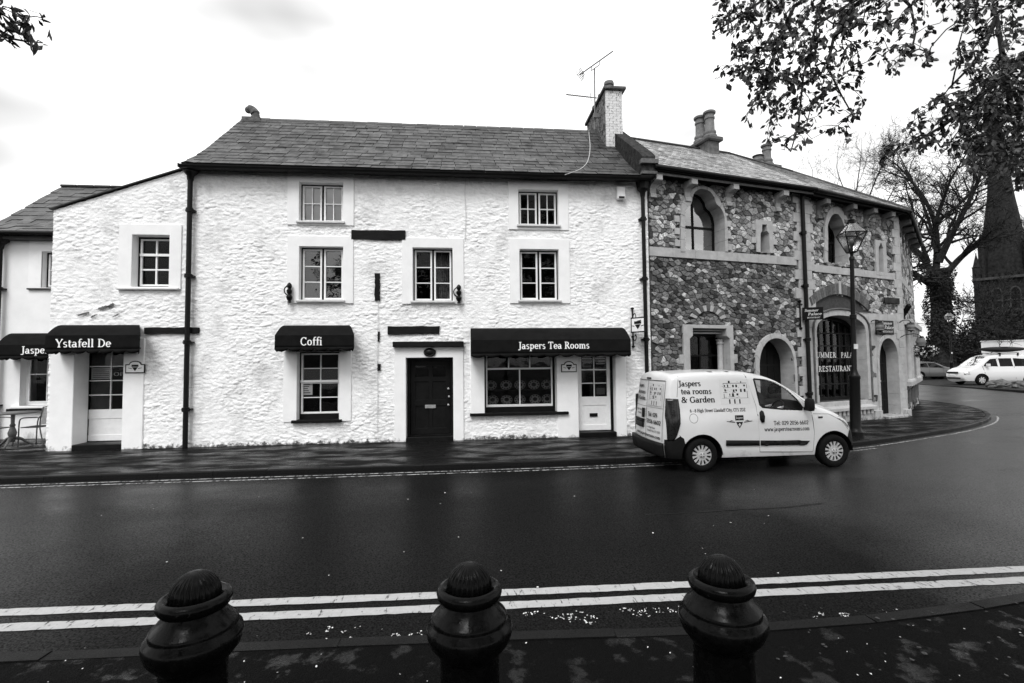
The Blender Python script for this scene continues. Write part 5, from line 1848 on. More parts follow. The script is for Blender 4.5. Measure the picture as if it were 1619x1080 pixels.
# --- dressed stone: rings of voussoirs round the openings
def ring_pieces(fr, inner_, outer_, nper, d0, d1, name='dressed_stone', m='ashlar', gap=.004):
    N_ = nper * 3 + 1
    A_, B_ = resample(inner_, N_), resample(outer_, N_)
    for k in range(nper):
        mb = MB(fr)
        ia, ib = A_[k * 3:k * 3 + 4], B_[k * 3:k * 3 + 4]
        cu = sum(p[0] for p in ia + ib) / 8; cz = sum(p[1] for p in ia + ib) / 8
        def sh(p):
            L_ = math.dist(p, (cu, cz)) or 1
            return (p[0] + (cu - p[0]) / L_ * gap, p[1] + (cz - p[1]) / L_ * gap)
        mb.plate([sh(p) for p in ia] + [sh(p) for p in ib[::-1]], [], d0, d1 + random.uniform(-.004, .004))
        mb.build(name, MT[m], stone_house, bevel=.004)
ring_pieces(FA, TI, TO, 13, -.50, .07)
ring_pieces(FA, DI, DO, 15, -.50, .08)
ring_pieces(FB, T2I, T2O, 11, -.50, .07)
ring_pieces(FB, EI, EO, 15, -.50, .08)
ring_pieces(FB, BI, BO, 17, -.50, .08)
for fr, I_, O_ in ((FA, LI, LO), (FB, L2I, L2O)):
    MB(fr).plate(O_ if sum(a[0] * b[1] - b[0] * a[1] for a, b in zip(O_, O_[1:] + O_[:1])) else O_, [], -.001, .0) if False else None
    u0, u1 = min(p[0] for p in O_), max(p[0] for p in O_)
    z0, z1 = min(p[1] for p in O_), max(p[1] for p in O_)
    zi = max(p[1] for p in I_)
    MB(fr).plate(rectpoly((u0, u1, z0 + .004, z1)), [I_], -.35, .065).build('dressed_stone', MT['ashlar'], stone_house, bevel=.004)
    for zz, w in ((z0 + .25, .14), (z0 + .62, .12)):
        for s in (-1, 1):
            a, b = ((u0 - w, u0 - .004) if s < 0 else (u1 + .004, u1 + w))
            if fr is FA: MB(fr).box(a, b, -.02, .06, zz, zz + .17).build('dressed_stone', MT['ashlar'], stone_house, bevel=.004)
# side stones toothed into the rubble beside the trefoil window
for zz in (4.9, 5.22, 5.55):
    for s, u in ((-1, min(p[0] for p in TO)), (1, max(p[0] for p in TO))):
        MB(FA).box(u - .16 if s < 0 else u + .004, u - .004 if s < 0 else u + .12, -.02, .062, zz, zz + .17).build('dressed_stone', MT['ashlar'], stone_house, bevel=.004)
# square-headed ground floor window of facade A, with its lintel, toothed jambs and round inner shafts
MB(FA).plate(GO, [GI], -.40, .065).build('dressed_stone', MT['ashlar'], stone_house, bevel=.006)
for zz in (1.35, 1.80):
    for a, b in ((GO[0][0] - .13, GO[0][0] - .004), (GO[1][0] + .004, GO[1][0] + .12)):
        MB(FA).box(a, b, -.02, .06, zz, zz + .24).build('dressed_stone', MT['ashlar'], stone_house, bevel=.005)
mb = MB(FA)
for u in (GWi[0] + .05, GWi[1] - .07):
    mb.lathe((u, -.24, .9), [(.10, 0), (.10, .05), (.075, .09), (.075, gtop - .9 - .42), (.095, gtop - .9 - .40), (.095, gtop - .9 - .36), (.08, gtop - .9 - .35), (.11, gtop - .9 - .28)], 14)
mb.build('shaft', MT['ashlar'], stone_house, smooth=True)
w = make_window(stone_house, FA, (GWi[0], GWi[1], .9, gtop - .13), 1, 2, 3, -.36, frame_m='black_paint', cas_m='black_paint', glass='clear_glass', barw=.05)
mb = MB(FA)
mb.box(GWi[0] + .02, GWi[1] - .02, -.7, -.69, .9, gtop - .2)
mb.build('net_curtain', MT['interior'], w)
for zz in (gtop - .06, gtop - .13):
    MB(FA).box(GWi[0] + .10, GWi[1] - .10, -.34, -.12, zz, zz + .035).build('lintel_moulding', MT['ashlar'], stone_house)
# relieving arch of alternating voussoirs above it
cu, cz_ = (GO[0][0] + GO[1][0]) / 2, gz1 + .04
for k in range(11):
    a0, a1 = R(20 + 140 * k / 11), R(20 + 140 * (k + 1) / 11 - 1.2)
    r0, r1 = .42, .62 + (.05 if k % 2 else 0)
    mb = MB(FA)
    mb.plate([(cu + r * math.cos(a), cz_ + .78 * r * math.sin(a)) for a, r in ((a0, r0), (a0, r1), (a1, r1), (a1, r0))][::-1], [], -.02, .075)
    mb.build('voussoir', MT['ashlar'] if k % 2 == 0 else MT['brick'], stone_house, bevel=.004)
# glazing of the trefoil and lancet windows
def shaped_window(fr, I_, d, bars_u, bars_z, glass, behind=None, frame_m='black_paint', fw=.05):
    u0, u1 = min(p[0] for p in I_), max(p[0] for p in I_)
    z0, z1 = min(p[1] for p in I_), max(p[1] for p in I_)
    cu_, cz2 = (u0 + u1) / 2, (z0 + z1) / 2
    big = [(cu_ + (a - cu_) * 1.08, cz2 + (b - cz2) * 1.05) for a, b in I_]
    small = [(cu_ + (a - cu_) * (1 - 2 * fw / (u1 - u0)), cz2 + (b - cz2) * (1 - 2 * fw / (z1 - z0))) for a, b in I_]
    w_ = MB(fr).plate(big, [small], d - .05, d).build('window', MT[frame_m], stone_house)
    MB(fr).plate(big, [], d - .032, d - .028).build('pane', MT[glass], w_)
    mb = MB(fr)
    for f_ in bars_u:
        u = u0 + (u1 - u0) * f_
        zz = max([b for a, b in small if abs(a - u) < .12] or [z1])
        mb.box(u - .02, u + .02, d - .045, d + .004, z0 + .01, zz)
    for f_ in bars_z: mb.box(u0 + .02, u1 - .02, d - .048, d + .008, z0 + (z1 - z0) * f_ - .028, z0 + (z1 - z0) * f_ + .028)
    mb.box(u0 + .01, u1 - .01, d - .05, d + .02, z0 - .02, z0 + .13)
    mb.build('glazing_bar', MT[frame_m], w_)
    if behind:
        MB(fr).box(u0 + .05, u0 + (u1 - u0) * .45, d - .06, d - .055, z0, z1 - .1).build('curtain', MT['curtain'], w_)
        MB(fr).box(u0 + (u1 - u0) * .45, u1 - .05, d - .065, d - .06, z0, z1 - .1).build('blind', MT['curtain'], w_)
    return w_
shaped_window(FA, TI, -.34, [.45], [.46], 'bright_glass', True)
shaped_window(FB, T2I, -.34, [.5], [.5], 'clear_glass', None)
for fr, I_ in ((FA, LI), (FB, L2I)): shaped_window(fr, I_, -.28, [], [], 'glass', None, fw=.02)
# string course, plinth, end piers
def blocks(fr, u0, u1, z0, z1, d0, d1, length, name='dressed_stone', m='ashlar'):
    n = max(1, round((u1 - u0) / length))
    for k in range(n):
        a, b = u0 + (u1 - u0) * k / n, u0 + (u1 - u0) * (k + 1) / n
        MB(fr).box(a + .003, b - .003, d0, d1 + random.uniform(-.003, .003), z0, z1).build(name, MT[m], stone_house, bevel=.005)
blocks(FA, 0.0, LA - .36, SZ0, SZ1, -.02, .058, .75)
blocks(FB, .34, LB - .3, 4.46, 4.68, -.02, .058, .75)
blocks(FS, .2, LS, 4.46, 4.68, -.02, .058, 1.0)
for k in range(24):
    z0 = k * .28
    if z0 > ZW - .1: break
    wA, wB, wC = (.44, .22, .36) if k % 2 else (.30, .34, .24)
    z1 = min(z0 + .276, ZW - .02)
    mb = MB(FA); mb.box(LA - wA, LA + .01, -.03, .068, z0, z1); mb.build('quoin', MT['ashlar'], stone_house, bevel=.005)
    mb = MB(FB); mb.box(-.005, wB, -.03, .064, z0, z1); mb.build('quoin', MT['ashlar'], stone_house, bevel=.005)
    mb = MB(FB); mb.box(LB - wC, LB + .03, -.03, .07, z0, z1); mb.build('quoin', MT['ashlar'], stone_house, bevel=.005)
    mb = MB(FS); mb.box(-.005, .6 - wC * .7, -.03, .066, z0, z1); mb.build('quoin', MT['ashlar'], stone_house, bevel=.005)
# ashlar field of facade B's ground floor, jointed into blocks
cell = .36
zc_, kk = .0, 0
holesB = [BO, EO]
def overlaps(u0, u1, z0, z1):
    return any(inpoly(u, z, h) for h in holesB for u in (u0, (u0 + u1) / 2, u1) for z in (z0, (z0 + z1) / 2, z1))
MB(FB).plate(rectpoly((.2, LB - .2, -.04, 3.32)), [BO, EO], -.02, .046).build('ashlar_backing', MT['ashlar'], stone_house)
while zc_ < 3.3:
    u = .25 - (.25 if kk % 2 else 0)
    while u < LB - .3:
        a, b = max(u, .25), min(u + .52, LB - .3)
        t_ = min(zc_ + .30, 3.32)
        if b - a > .1 and not overlaps(a, b, zc_, t_):
            MB(FB).box(a + .003, b - .003, .0, .058 + random.uniform(-.003, .003), zc_ + .003, t_ - .003).build('ashlar_block', MT['ashlar'], stone_house, bevel=.004)
        u += .52
    zc_ += .30; kk += 1
# brick relieving arch over the shopfront
um_, w_b = (bw0 + bw1) / 2, (bw1 - bw0) / 2
for k in range(27):
    t0, t1 = k / 27, (k + .93) / 27
    def ap(t, off):
        x = -1.12 + 2.24 * t
        return (um_ + w_b * x * (1 + off * .22), 3.33 + .42 * (1 - (x / 1.15) ** 2) + off * (1 - .25 * abs(x)))
    key = k == 13
    mb = MB(FB)
    mb.plate([ap(t0, .10), ap(t1, .10), ap(t1, .44 if not key else .5), ap(t0, .44 if not key else .5)], [], -.02, .066 if not key else .08)
    mb.build('voussoir', MT['ashlar'] if key else MT['brick'], stone_house, bevel=.004)
# hood moulding: a dark thin rib round the shopfront arch
mb = MB(FB)
mb.tube([(a, .09, b) for a, b in segment(bw0 - .16, bw1 + .18, .62, 2.74, 3.40)], .028, 6)
mb.build('hood_moulding', MT['weathered_stone'], stone_house, smooth=True)
# shopfront window
wd = -.32
w = MB(FB).plate(segment(bw0 - .05, bw1 + .05, .60, 2.72, 3.25), [segment(bw0 + .06, bw1 - .07, .72, 2.66, 3.10)], wd - .06, wd).build('window', MT['black_paint'], stone_house)
mb = MB(FB)
for k in range(1, 7):
    u = bw0 + .06 + (bw1 - .13 - bw0) * k / 7
    mb.box(u - .022, u + .022, wd - .05, wd + .008, .72, 2.78 + .28 * math.sin(math.pi * k / 7))
for k in range(1, 6):
    z = .72 + 2.2 * k / 5.6
    mb.box(bw0 + .06, bw1 - .07, wd - .048, wd + .011, z - .02, z + .02)
mb.build('glazing_bar', MT['black_paint'], w)
MB(FB).plate(segment(bw0, bw1, .66, 2.70, 3.15), [], wd - .034, wd - .030).build('pane', MT['clear_glass'], w)
mb = MB(FB)
for s, x0, x1, yb, yt in (('SUMMER', 1286.5, 1322, 565.5, 557), ('PALACE', 1330, 1357.5, 565.5, 557), ('RESTAURANT', 1294.5, 1350, 587, 578.5)):
    a, zb_ = FB.hit(x0, yb, wd + .02); b, _z = FB.hit(x1, yb, wd + .02)
    zt_ = FB.hit((x0 + x1) / 2, yt, wd + .02)[1]; zb_ = FB.hit((x0 + x1) / 2, yb, wd + .02)[1]
    lettering(mb, s, lambda x, y, k: (x, wd + .016 + k, y), a, b, zb_, zt_ - zb_, track=.05)
mb.build('window_lettering', MT['lettering_grey'], w)
mb = MB(FB)   # things dimly seen inside: a white post and pale curtains
mb.box(bw0 + .95, bw0 + 1.05, -.9, -.8, .6, 1.35); mb.box(bw0 + .1, bw0 + .35, -.9, -.8, 1.35, 1.4)
mb.build('inner_post', MT['curtain'], w)
mb = MB(FB); mb.box(bw0 + 1.2, bw0 + 1.45, -.8, -.78, 1.9, 2.9); mb.box(bw0 + 1.55, bw0 + 1.8, -.82, -.8, 1.95, 2.95); mb.build('curtain', MT['pale_blind'], w)
# sloping sill with dentils below
mb = MB(FB)
i = [mb.p(q) for q in ((bw0 - .1, -.44, .66), (bw1 + .1, -.44, .66), (bw1 + .16, .22, .42), (bw0 - .16, .22, .42), (bw0 - .16, .22, .34), (bw1 + .16, .22, .34), (bw1 + .1, -.44, .34), (bw0 - .1, -.44, .34))]
for q in ((0, 1, 2, 3), (3, 2, 5, 4), (0, 3, 4, 7), (1, 6, 5, 2), (0, 7, 6, 1), (4, 5, 6, 7)): mb.face(*[i[k] for k in q[::-1]])
mb.build('sloping_sill', MT['ashlar'], stone_house)
for k in range(13):
    u = bw0 - .1 + (bw1 - bw0 + .2) * (k + .2) / 13
    MB(FB).box(u, u + .11, .04, .17, .20, .338).build('dentil', MT['ashlar'], stone_house, bevel=.004)
blocks(FB, bw0 - .2, bw1 + .2, -.03, .20, .0, .12, .6)
blocks(FB, db0 - .5, db0 - .1, -.03, .26, .0, .16, .5)
blocks(FB, db1 + .12, LB + .08, -.03, .22, .0, .16, .5)
MB(FB).box(db0 - .1, db1 + .12, -.4, .26, -.03, .07).build('doorstep', MT['ashlar'], stone_house, bevel=.01)
# pointed doors
def pointed_door(fr, I_, d, knob):
    u0, u1 = I_[0][0], I_[-1][0]
    z1 = max(p[1] for p in I_)
    dd = MB(fr).plate([(a, max(b, .03)) for a, b in I_], [], d - .06, d).build('door', MT['black_paint'], stone_house)
    n = 5
    for k in range(n):
        a, b = u0 + (u1 - u0) * k / n, u0 + (u1 - u0) * (k + 1) / n
        um = (u0 + u1) / 2
        zz = min(max(q[1] for q in I_ if abs(q[0] - a) < (u1 - u0) * .25), max(q[1] for q in I_ if abs(q[0] - b) < (u1 - u0) * .25)) - .3
        MB(fr).box(a + .008, b - .008, d, d + .02, .06, max(zz, 1.4)).build('plank', MT['black_paint'], dd, bevel=.004)
    for z in (.5, 1.1, 1.7): MB(fr).box(u0 + .02, u1 - .1, d + .02, d + .028, z, z + .05).build('hinge_strap', MT['iron'], dd)
    if knob:
        mb = MB(fr); mb.tube([(u0 + .55, d + .02, 1.15), (u0 + .55, d + .05, 1.15), (u0 + .55, d + .08, 1.15)], [.02, .04, .03], 10); mb.build('door_knob', MT['steel'], dd, smooth=True)
pointed_door(FA, DI, -.42, False)
pointed_door(FB, EI, -.30, True)
# two dark insets in the pier between the facades
for py0, py1 in ((567, 579), (592, 603)):
    q = FA.rect(1256, py0, 1264, py1, .07)
    MB(FA).box(q[0], q[1], .05, .076, q[2], q[3]).build('dark_inset', MT['brick'], stone_house)
# receding side wall: shafts, bases and a parapet band
mb = MB(FS)
for u in (1.0, 2.1, 3.2, 4.3, 5.4):
    mb.lathe((u, .10, 1.05), [(.12, 0), (.12, .08), (.085, .12), (.085, 1.75), (.12, 1.82), (.13, 1.95), (.13, 2.0)], 12)
mb.build('shaft', MT['ashlar'], stone_house, smooth=True)
MB(FS).box(.4, LS, .0, .06, 1.1, 3.2).build('ashlar_block', MT['ashlar'], stone_house)
blocks(FS, .4, LS, 3.02, 3.2, .0, .26, 1.0)
blocks(FS, .4, LS, .95, 1.1, .0, .2, 1.0)
for k in range(8): MB(FS).box(.7 + k * .7, 1.05 + k * .7, .0, .075, .35, .8).build('dark_inset', MT['brick'], stone_house)
# eaves: board, gutter, stone brackets
def pt_at(fr, u, d, z): return fr.pt(u, d, z)
E0, E1, E2, E3 = FA.pt(-.05, .42, 6.84), FA.pt(LA + .05, .42, 6.79), FB.pt(LB + .06, .40, 6.72), FS.pt(LS, .4, 6.72)
Q0, Q1, Q2, Q3 = FA.pt(.2, -2.6, 9.03), FA.pt(LA - .2, -2.6, 9.02), FB.pt(3.3, -2.6, 8.88), FS.pt(LS, -3.4, 8.9)
mb = MB()
for a, b, c, d in ((E0, E1, Q1, Q0), (E1, E2, Q2, Q1), (E2, E3, Q3, Q2)):
    mb.quad(a - Vector((0, 0, .03)), b - Vector((0, 0, .03)), c - Vector((0, 0, .03)), d - Vector((0, 0, .03)))
Bk = [FA.pt(-.05, -5.8, 6.8), Vector((14, 22, 6.8)), FS.pt(LS, -6, 6.8)]
mb.face(*[mb.p(q) for q in (Q0, Q1, Q2, Q3, Bk[2], Bk[1], Bk[0])])
sroof = mb.build('roof', MT['lead'], stone_house)
def slate_quad(a, b, c, d, nrow, w0):
    mb = MB()
    rr = random.Random(int(a.x * 100))
    for r in range(nrow):
        s0, s1 = r / nrow, min((r + 1.5) / nrow, 1.0)
        L0, L1, R0_, R1_ = a.lerp(d, s0), a.lerp(d, s1), b.lerp(c, s0), b.lerp(c, s1)
        n = max(1, int((R0_ - L0).length / w0))
        off = .5 if r % 2 else 0
        nr = (R0_ - L0).cross(L1 - L0).normalized()
        for k in range(n + 1):
            t0, t1 = max((k - off) / n, 0), min((k + 1 - off) / n - .006, 1)
            if t1 <= t0: continue
            lf = nr * (.016 + rr.uniform(0, .008)); th = nr * .010
            p = [L0.lerp(R0_, t0) + lf, L0.lerp(R0_, t1) + lf, L1.lerp(R1_, t1) + nr * .002, L1.lerp(R1_, t0) + nr * .002]
            ids = [mb.p(q) for q in p] + [mb.p(q + th) for q in p]
            tn = rr.uniform(.6, 1.4)
            for q in ((4, 5, 6, 7), (0, 1, 5, 4), (1, 2, 6, 5), (3, 0, 4, 7)): mb.face(*[ids[i] for i in q]); mb.tone.append(tn)
    tag(mb.build('slate_courses', MT['pale_slate'], sroof), kind='stuff')
slate_quad(E0, E1, Q1, Q0, 19, .26); slate_quad(E1, E2, Q2, Q1, 19, .26); slate_quad(E2, E3, Q3, Q2, 18, .3)
mb = MB()
for a, b in ((Q0, Q1), (Q1, Q2), (Q2, E2), (Q2, Q3)):
    mb.tube([a + Vector((0, 0, .02)), b + Vector((0, 0, .03))], .06, 8)
mb.build('ridge', MT['lead'], sroof, smooth=True)
mb = MB()
for a, b in ((E0, E1), (E1, E2), (E2, E3)):
    mb.tube([a + Vector((0, -.02, -.05)), b + Vector((0, -.02, -.03))], .05, 10)
mb.build('gutter', MT['iron'], stone_house, smooth=True)
MB(FA).box(-.02, LA + .06, .30, .33, 6.64, 6.70).build('eaves_board', MT['clay'], stone_house)
MB(FB).box(-.0, LB + .06, .30, .33, 6.60, 6.66).build('eaves_board', MT['timber'], stone_house)
MB(FS).box(.0, LS, .30, .33, 6.60, 6.66).build('eaves_board', MT['timber'], stone_house)
MB(FA).box(0, LA, .02, .40, 6.71, 6.74).build('soffit', MT['timber'], stone_house)
MB(FB).box(.06, LB, .02, .36, 6.67, 6.69).build('soffit', MT['timber'], stone_house)
MB(FS).box(.12, LS, .02, .36, 6.67, 6.69).build('soffit', MT['timber'], stone_house)
def corbel(fr, u, z, m='ashlar'):
    mb = MB(fr)
    pr = [(0, -.42), (.10, -.42), (.10, -.34), (.06, -.30), (.07, -.18), (.14, -.08), (.30, -.05), (.36, -.05), (.36, .09), (0, .09)]
    a = [mb.p((u - .09, d, z + h)) for d, h in pr]; b = [mb.p((u + .09, d, z + h)) for d, h in pr]
    mb.face(*a[::-1]); mb.face(*b)
    for k in range(len(pr)): mb.face(a[k], b[k], b[(k + 1) % len(pr)], a[(k + 1) % len(pr)])
    mb.build('corbel', MT[m], stone_house, bevel=.006)
for px in (1037, 1092, 1157, 1235): corbel(FA, FA.hit(px, 285, .2)[0], 6.55)
for px in (1302, 1344, 1376, 1404): corbel(FB, FB.hit(px, 330, .2)[0], 6.50, 'clay')
for u in (.6, 1.8, 3.0, 4.2, 5.4): corbel(FS, u, 6.48, 'weathered_stone')
# stone parapet with kneeler where the two houses meet
kz = .0
mb = MB(FW)
pu0, pu1 = 4.50, 4.86
prof_k = [(.36, 6.55), (.36, 7.08), (.10, 7.30), (-2.75, 9.42), (-2.75, 9.05), (0, 6.55)]
a = [mb.p((pu0, d, z)) for d, z in prof_k]; b = [mb.p((pu1, d, z)) for d, z in prof_k]
mb.face(*a[::-1]); mb.face(*b)
for k in range(6): mb.face(a[k], b[k], b[(k + 1) % 6], a[(k + 1) % 6])
par = mb.build('parapet', MT['mossy_stone'], stone_house, bevel=.01)
mb = MB(FW)
mb.box(pu0 - .04, pu1 + .06, .30, .44, 6.86, 6.98); mb.box(pu0 - .02, pu1 + .04, .30, .40, 6.60, 6.68)
mb.build('kneeler', MT['weathered_stone'], par, bevel=.01)
# chimneys of the stone house
def stone_chimney(base_px, dback, w, ln, h, pots, frm=FA):
    u, _ = frm.hit(*base_px, dback)
    zb = 8.1
    zt_ = frm.hit(base_px[0], base_px[1] - h, dback)[1]
    c = MB(frm)
    c.box(u - w / 2, u + w / 2, dback - ln, dback, zb, zt_ - .1)
    co = c.build('chimney', MT['weathered_stone'], stone_house, bevel=.02)
    MB(frm).box(u - w / 2 - .1, u + w / 2 + .1, dback - ln - .1, dback + .1, zt_ - .1, zt_ + .04).build('capstone', MT['weathered_stone'], co, bevel=.03)
    for du, dd, pz in pots:
        H_ = frm.hit(base_px[0], pz, dback)[1] - zt_ - .04
        mb = MB(frm)
        mb.lathe((u + du, dback - dd, zt_ + .04), [(.23, 0), (.23, .10), (.18, .15), (.20, .20), (.20, .25), (.155, .31), (.145, .70 * H_), (.17, .73 * H_), (.17, .79 * H_), (.15, .82 * H_), (.15, .89 * H_), (.20, .92 * H_), (.205, .98 * H_), (.18, H_), (.12, H_), (.12, H_ - .1)], 14)
        mb.build('chimney_pot', MT['clay'], co, smooth=True)
stone_chimney((1129, 240), -2.15, .46, 1.0, 22, [(.04, .22, 172), (-.03, .60, 172)])
stone_chimney((1222, 268), -2.9, .5, .9, 6, [(.0, .25, 225), (-.36, .30, 243)])
u_p = FA.hit(1274, 480, .12)[0]
drainpipe(stone_house, FA, u_p, 6.72, 0, .14, .055, hopper=False)

# ------------------------------------------------------------------ signs and lanterns on the stone house
def wall_sign(fr, px, label, lines, d=.07, th=.03, m='black_paint', name='wall_sign'):
    q = fr.rect(*px, d)
    o = MB(fr).box(q[0], q[1], d, d + th, q[2], q[3]).build(name, MT[m], bevel=.004)
    tag(o, label, 'sign')
    for s, a, b, zb, cp, sl in lines:
        mb = MB(fr)
        W_, H_ = q[1] - q[0], q[3] - q[2]
        lettering(mb, s, lambda x, y, k: (x, d + th + .002 + k, y), q[0] + a * W_, q[0] + b * W_, q[2] + zb * H_, cp * H_, slant=sl)
        mb.build('lettering', MT['lettering_grey'], o)
    return o
wall_sign(FB, (1384, 507, 1411.5, 529), 'black board lettered in pale script above the pointed corner door', [('Summer', .3, .9, .72, .2, .25), ('Palace', .45, .98, .40, .25, .25), ('RESTAURANT', .35, .95, .15, .13, 0)])
wall_sign(FB, (1397, 471, 1421, 480), 'dark street name plate high on the corner of the stone house', [('HIGH STREET', .08, .92, .3, .4, 0)] if False else [], .08)
# projecting sign of the restaurant
pu, pz_ = FA.hit(1266, 497, .10)
ps = empty('hanging_sign', FA.pt(pu, 0, pz_ - .3), 0, 'black hanging sign with pale script beside the stone house drainpipe', 'sign')
mb = MB(FA)
zt_, zb_ = FA.hit(1264, 476, .1)[1], FA.hit(1266, 519, .1)[1]
mb.tube([(pu, .08, zb_), (pu, .08, zt_)], .022, 8)
mb.tube([(pu - .09, .08, zt_ - .09), (pu + .09, .08, zt_ - .09)], .018, 6)
for zz in (zt_, zb_): mb.lathe((pu, .08, zz - .04), [(.02, 0), (.05, .03), (.05, .05), (.02, .08)], 8)
mb.box(pu - .02, pu + .02, 0, .08, zb_ + .1, zb_ + .14)
mb.build('bracket', MT['iron'], ps, smooth=True)
sfr2 = Frame(FA.pt(pu + .02, .1, 0).xy, R(-25))
z0, z1 = FA.hit(1276, 505, .35)[1], FA.hit(1276, 485, .35)[1]
MB(sfr2).box(.03, .55, -.02, .02, z0, z1).build('sign_panel', MT['black_paint'], ps, bevel=.004)
H_ = z1 - z0
for s, a, b, zb2, cp in (('Summer', .08, .42, .66, .2), ('Palace', .16, .5, .36, .22), ('RESTAURANT', .14, .46, .12, .11)):
    mb = MB(sfr2)
    lettering(mb, s, lambda x, y, k: (x, .022 + k, y), a, b, z0 + zb2 * H_, cp * H_, slant=.2)
    mb.build('lettering', MT['lettering_grey'], ps)

def globe_lantern(fr, px, d, label, r=.11):
    u, z = fr.hit(px[0], px[1], d)
    o = empty('globe_lantern', fr.pt(u, d, z - r), 0, label, 'lantern', 'round lanterns at the restaurant corner')
    mb = MB(fr)
    mb.lathe((u, d, z), [(.06, -r * 1.0), (.10, -r * .92), (r * .8, -r * .55), (r, -.02), (r, .02), (r * .8, r * .55), (.10, r * .92), (.06, r)], 16, ribs=lambda a, k: 1 + .03 * math.cos(a * 8))
    mb.build('globe', MT['clay'], o, smooth=True)
    mb = MB(fr)
    mb.lathe((u, d, z), [(.05, r * 1.0), (.09, r * 1.02), (.09, r * 1.18), (.03, r * 1.25), (.015, r * 1.5)], 10)
    mb.lathe((u, d, z), [(.015, -r * 1.45), (.05, -r * 1.15), (.09, -r * 1.12), (.09, -r * .98)], 10)
    mb.build('caps', MT['iron'], o, smooth=True)
    mb = MB(fr)
    mb.tube(smooth_path([(u, d, z + r * 1.5), (u, d * .8, z + r * 2.1), (u, d * .3, z + r * 2.0), (u, .02, z + r * 1.3)], 1), .014, 6)
    mb.build('bracket', MT['iron'], o, smooth=True)
globe_lantern(FB, (1391, 517), .30, 'round lantern hanging in front of the restaurant board sign')
globe_lantern(FS, (1440, 517), .30, 'round lantern on the receding corner wall, left one of the pair')
globe_lantern(FS, (1456, 541), .52, 'round lantern farthest along the receding wall, above the flowers', .13)
# bracket plank
c = FS.hit(1426, 497, .3)
mb = MB()
p0, p1 = at_depth(1424.5, 503, 16.6), at_depth(1438, 482, 16.2)
mb.bar(p0, p1, .10, .14)
tag(mb.build('flagpole_bracket', MT['timber'], bevel=.01), 'short dark slanting pole fixed to the corner of the stone house', 'flagpole')

# ------------------------------------------------------------------ vehicles
VF = Frame((0, 0), 0.0)      # in a vehicle's own space: u forward, d out of its right side

def densify(pts, step, closed=False):
    out = []
    seq = list(zip(pts, pts[1:] + (pts[:1] if closed else [])))
    for a, b in seq:
        n = max(1, int(math.dist(a, b) / step))
        out += [(a[0] + (b[0] - a[0]) * k / n, a[1] + (b[1] - a[1]) * k / n) for k in range(n)]
    if not closed: out.append(pts[-1])
    return out

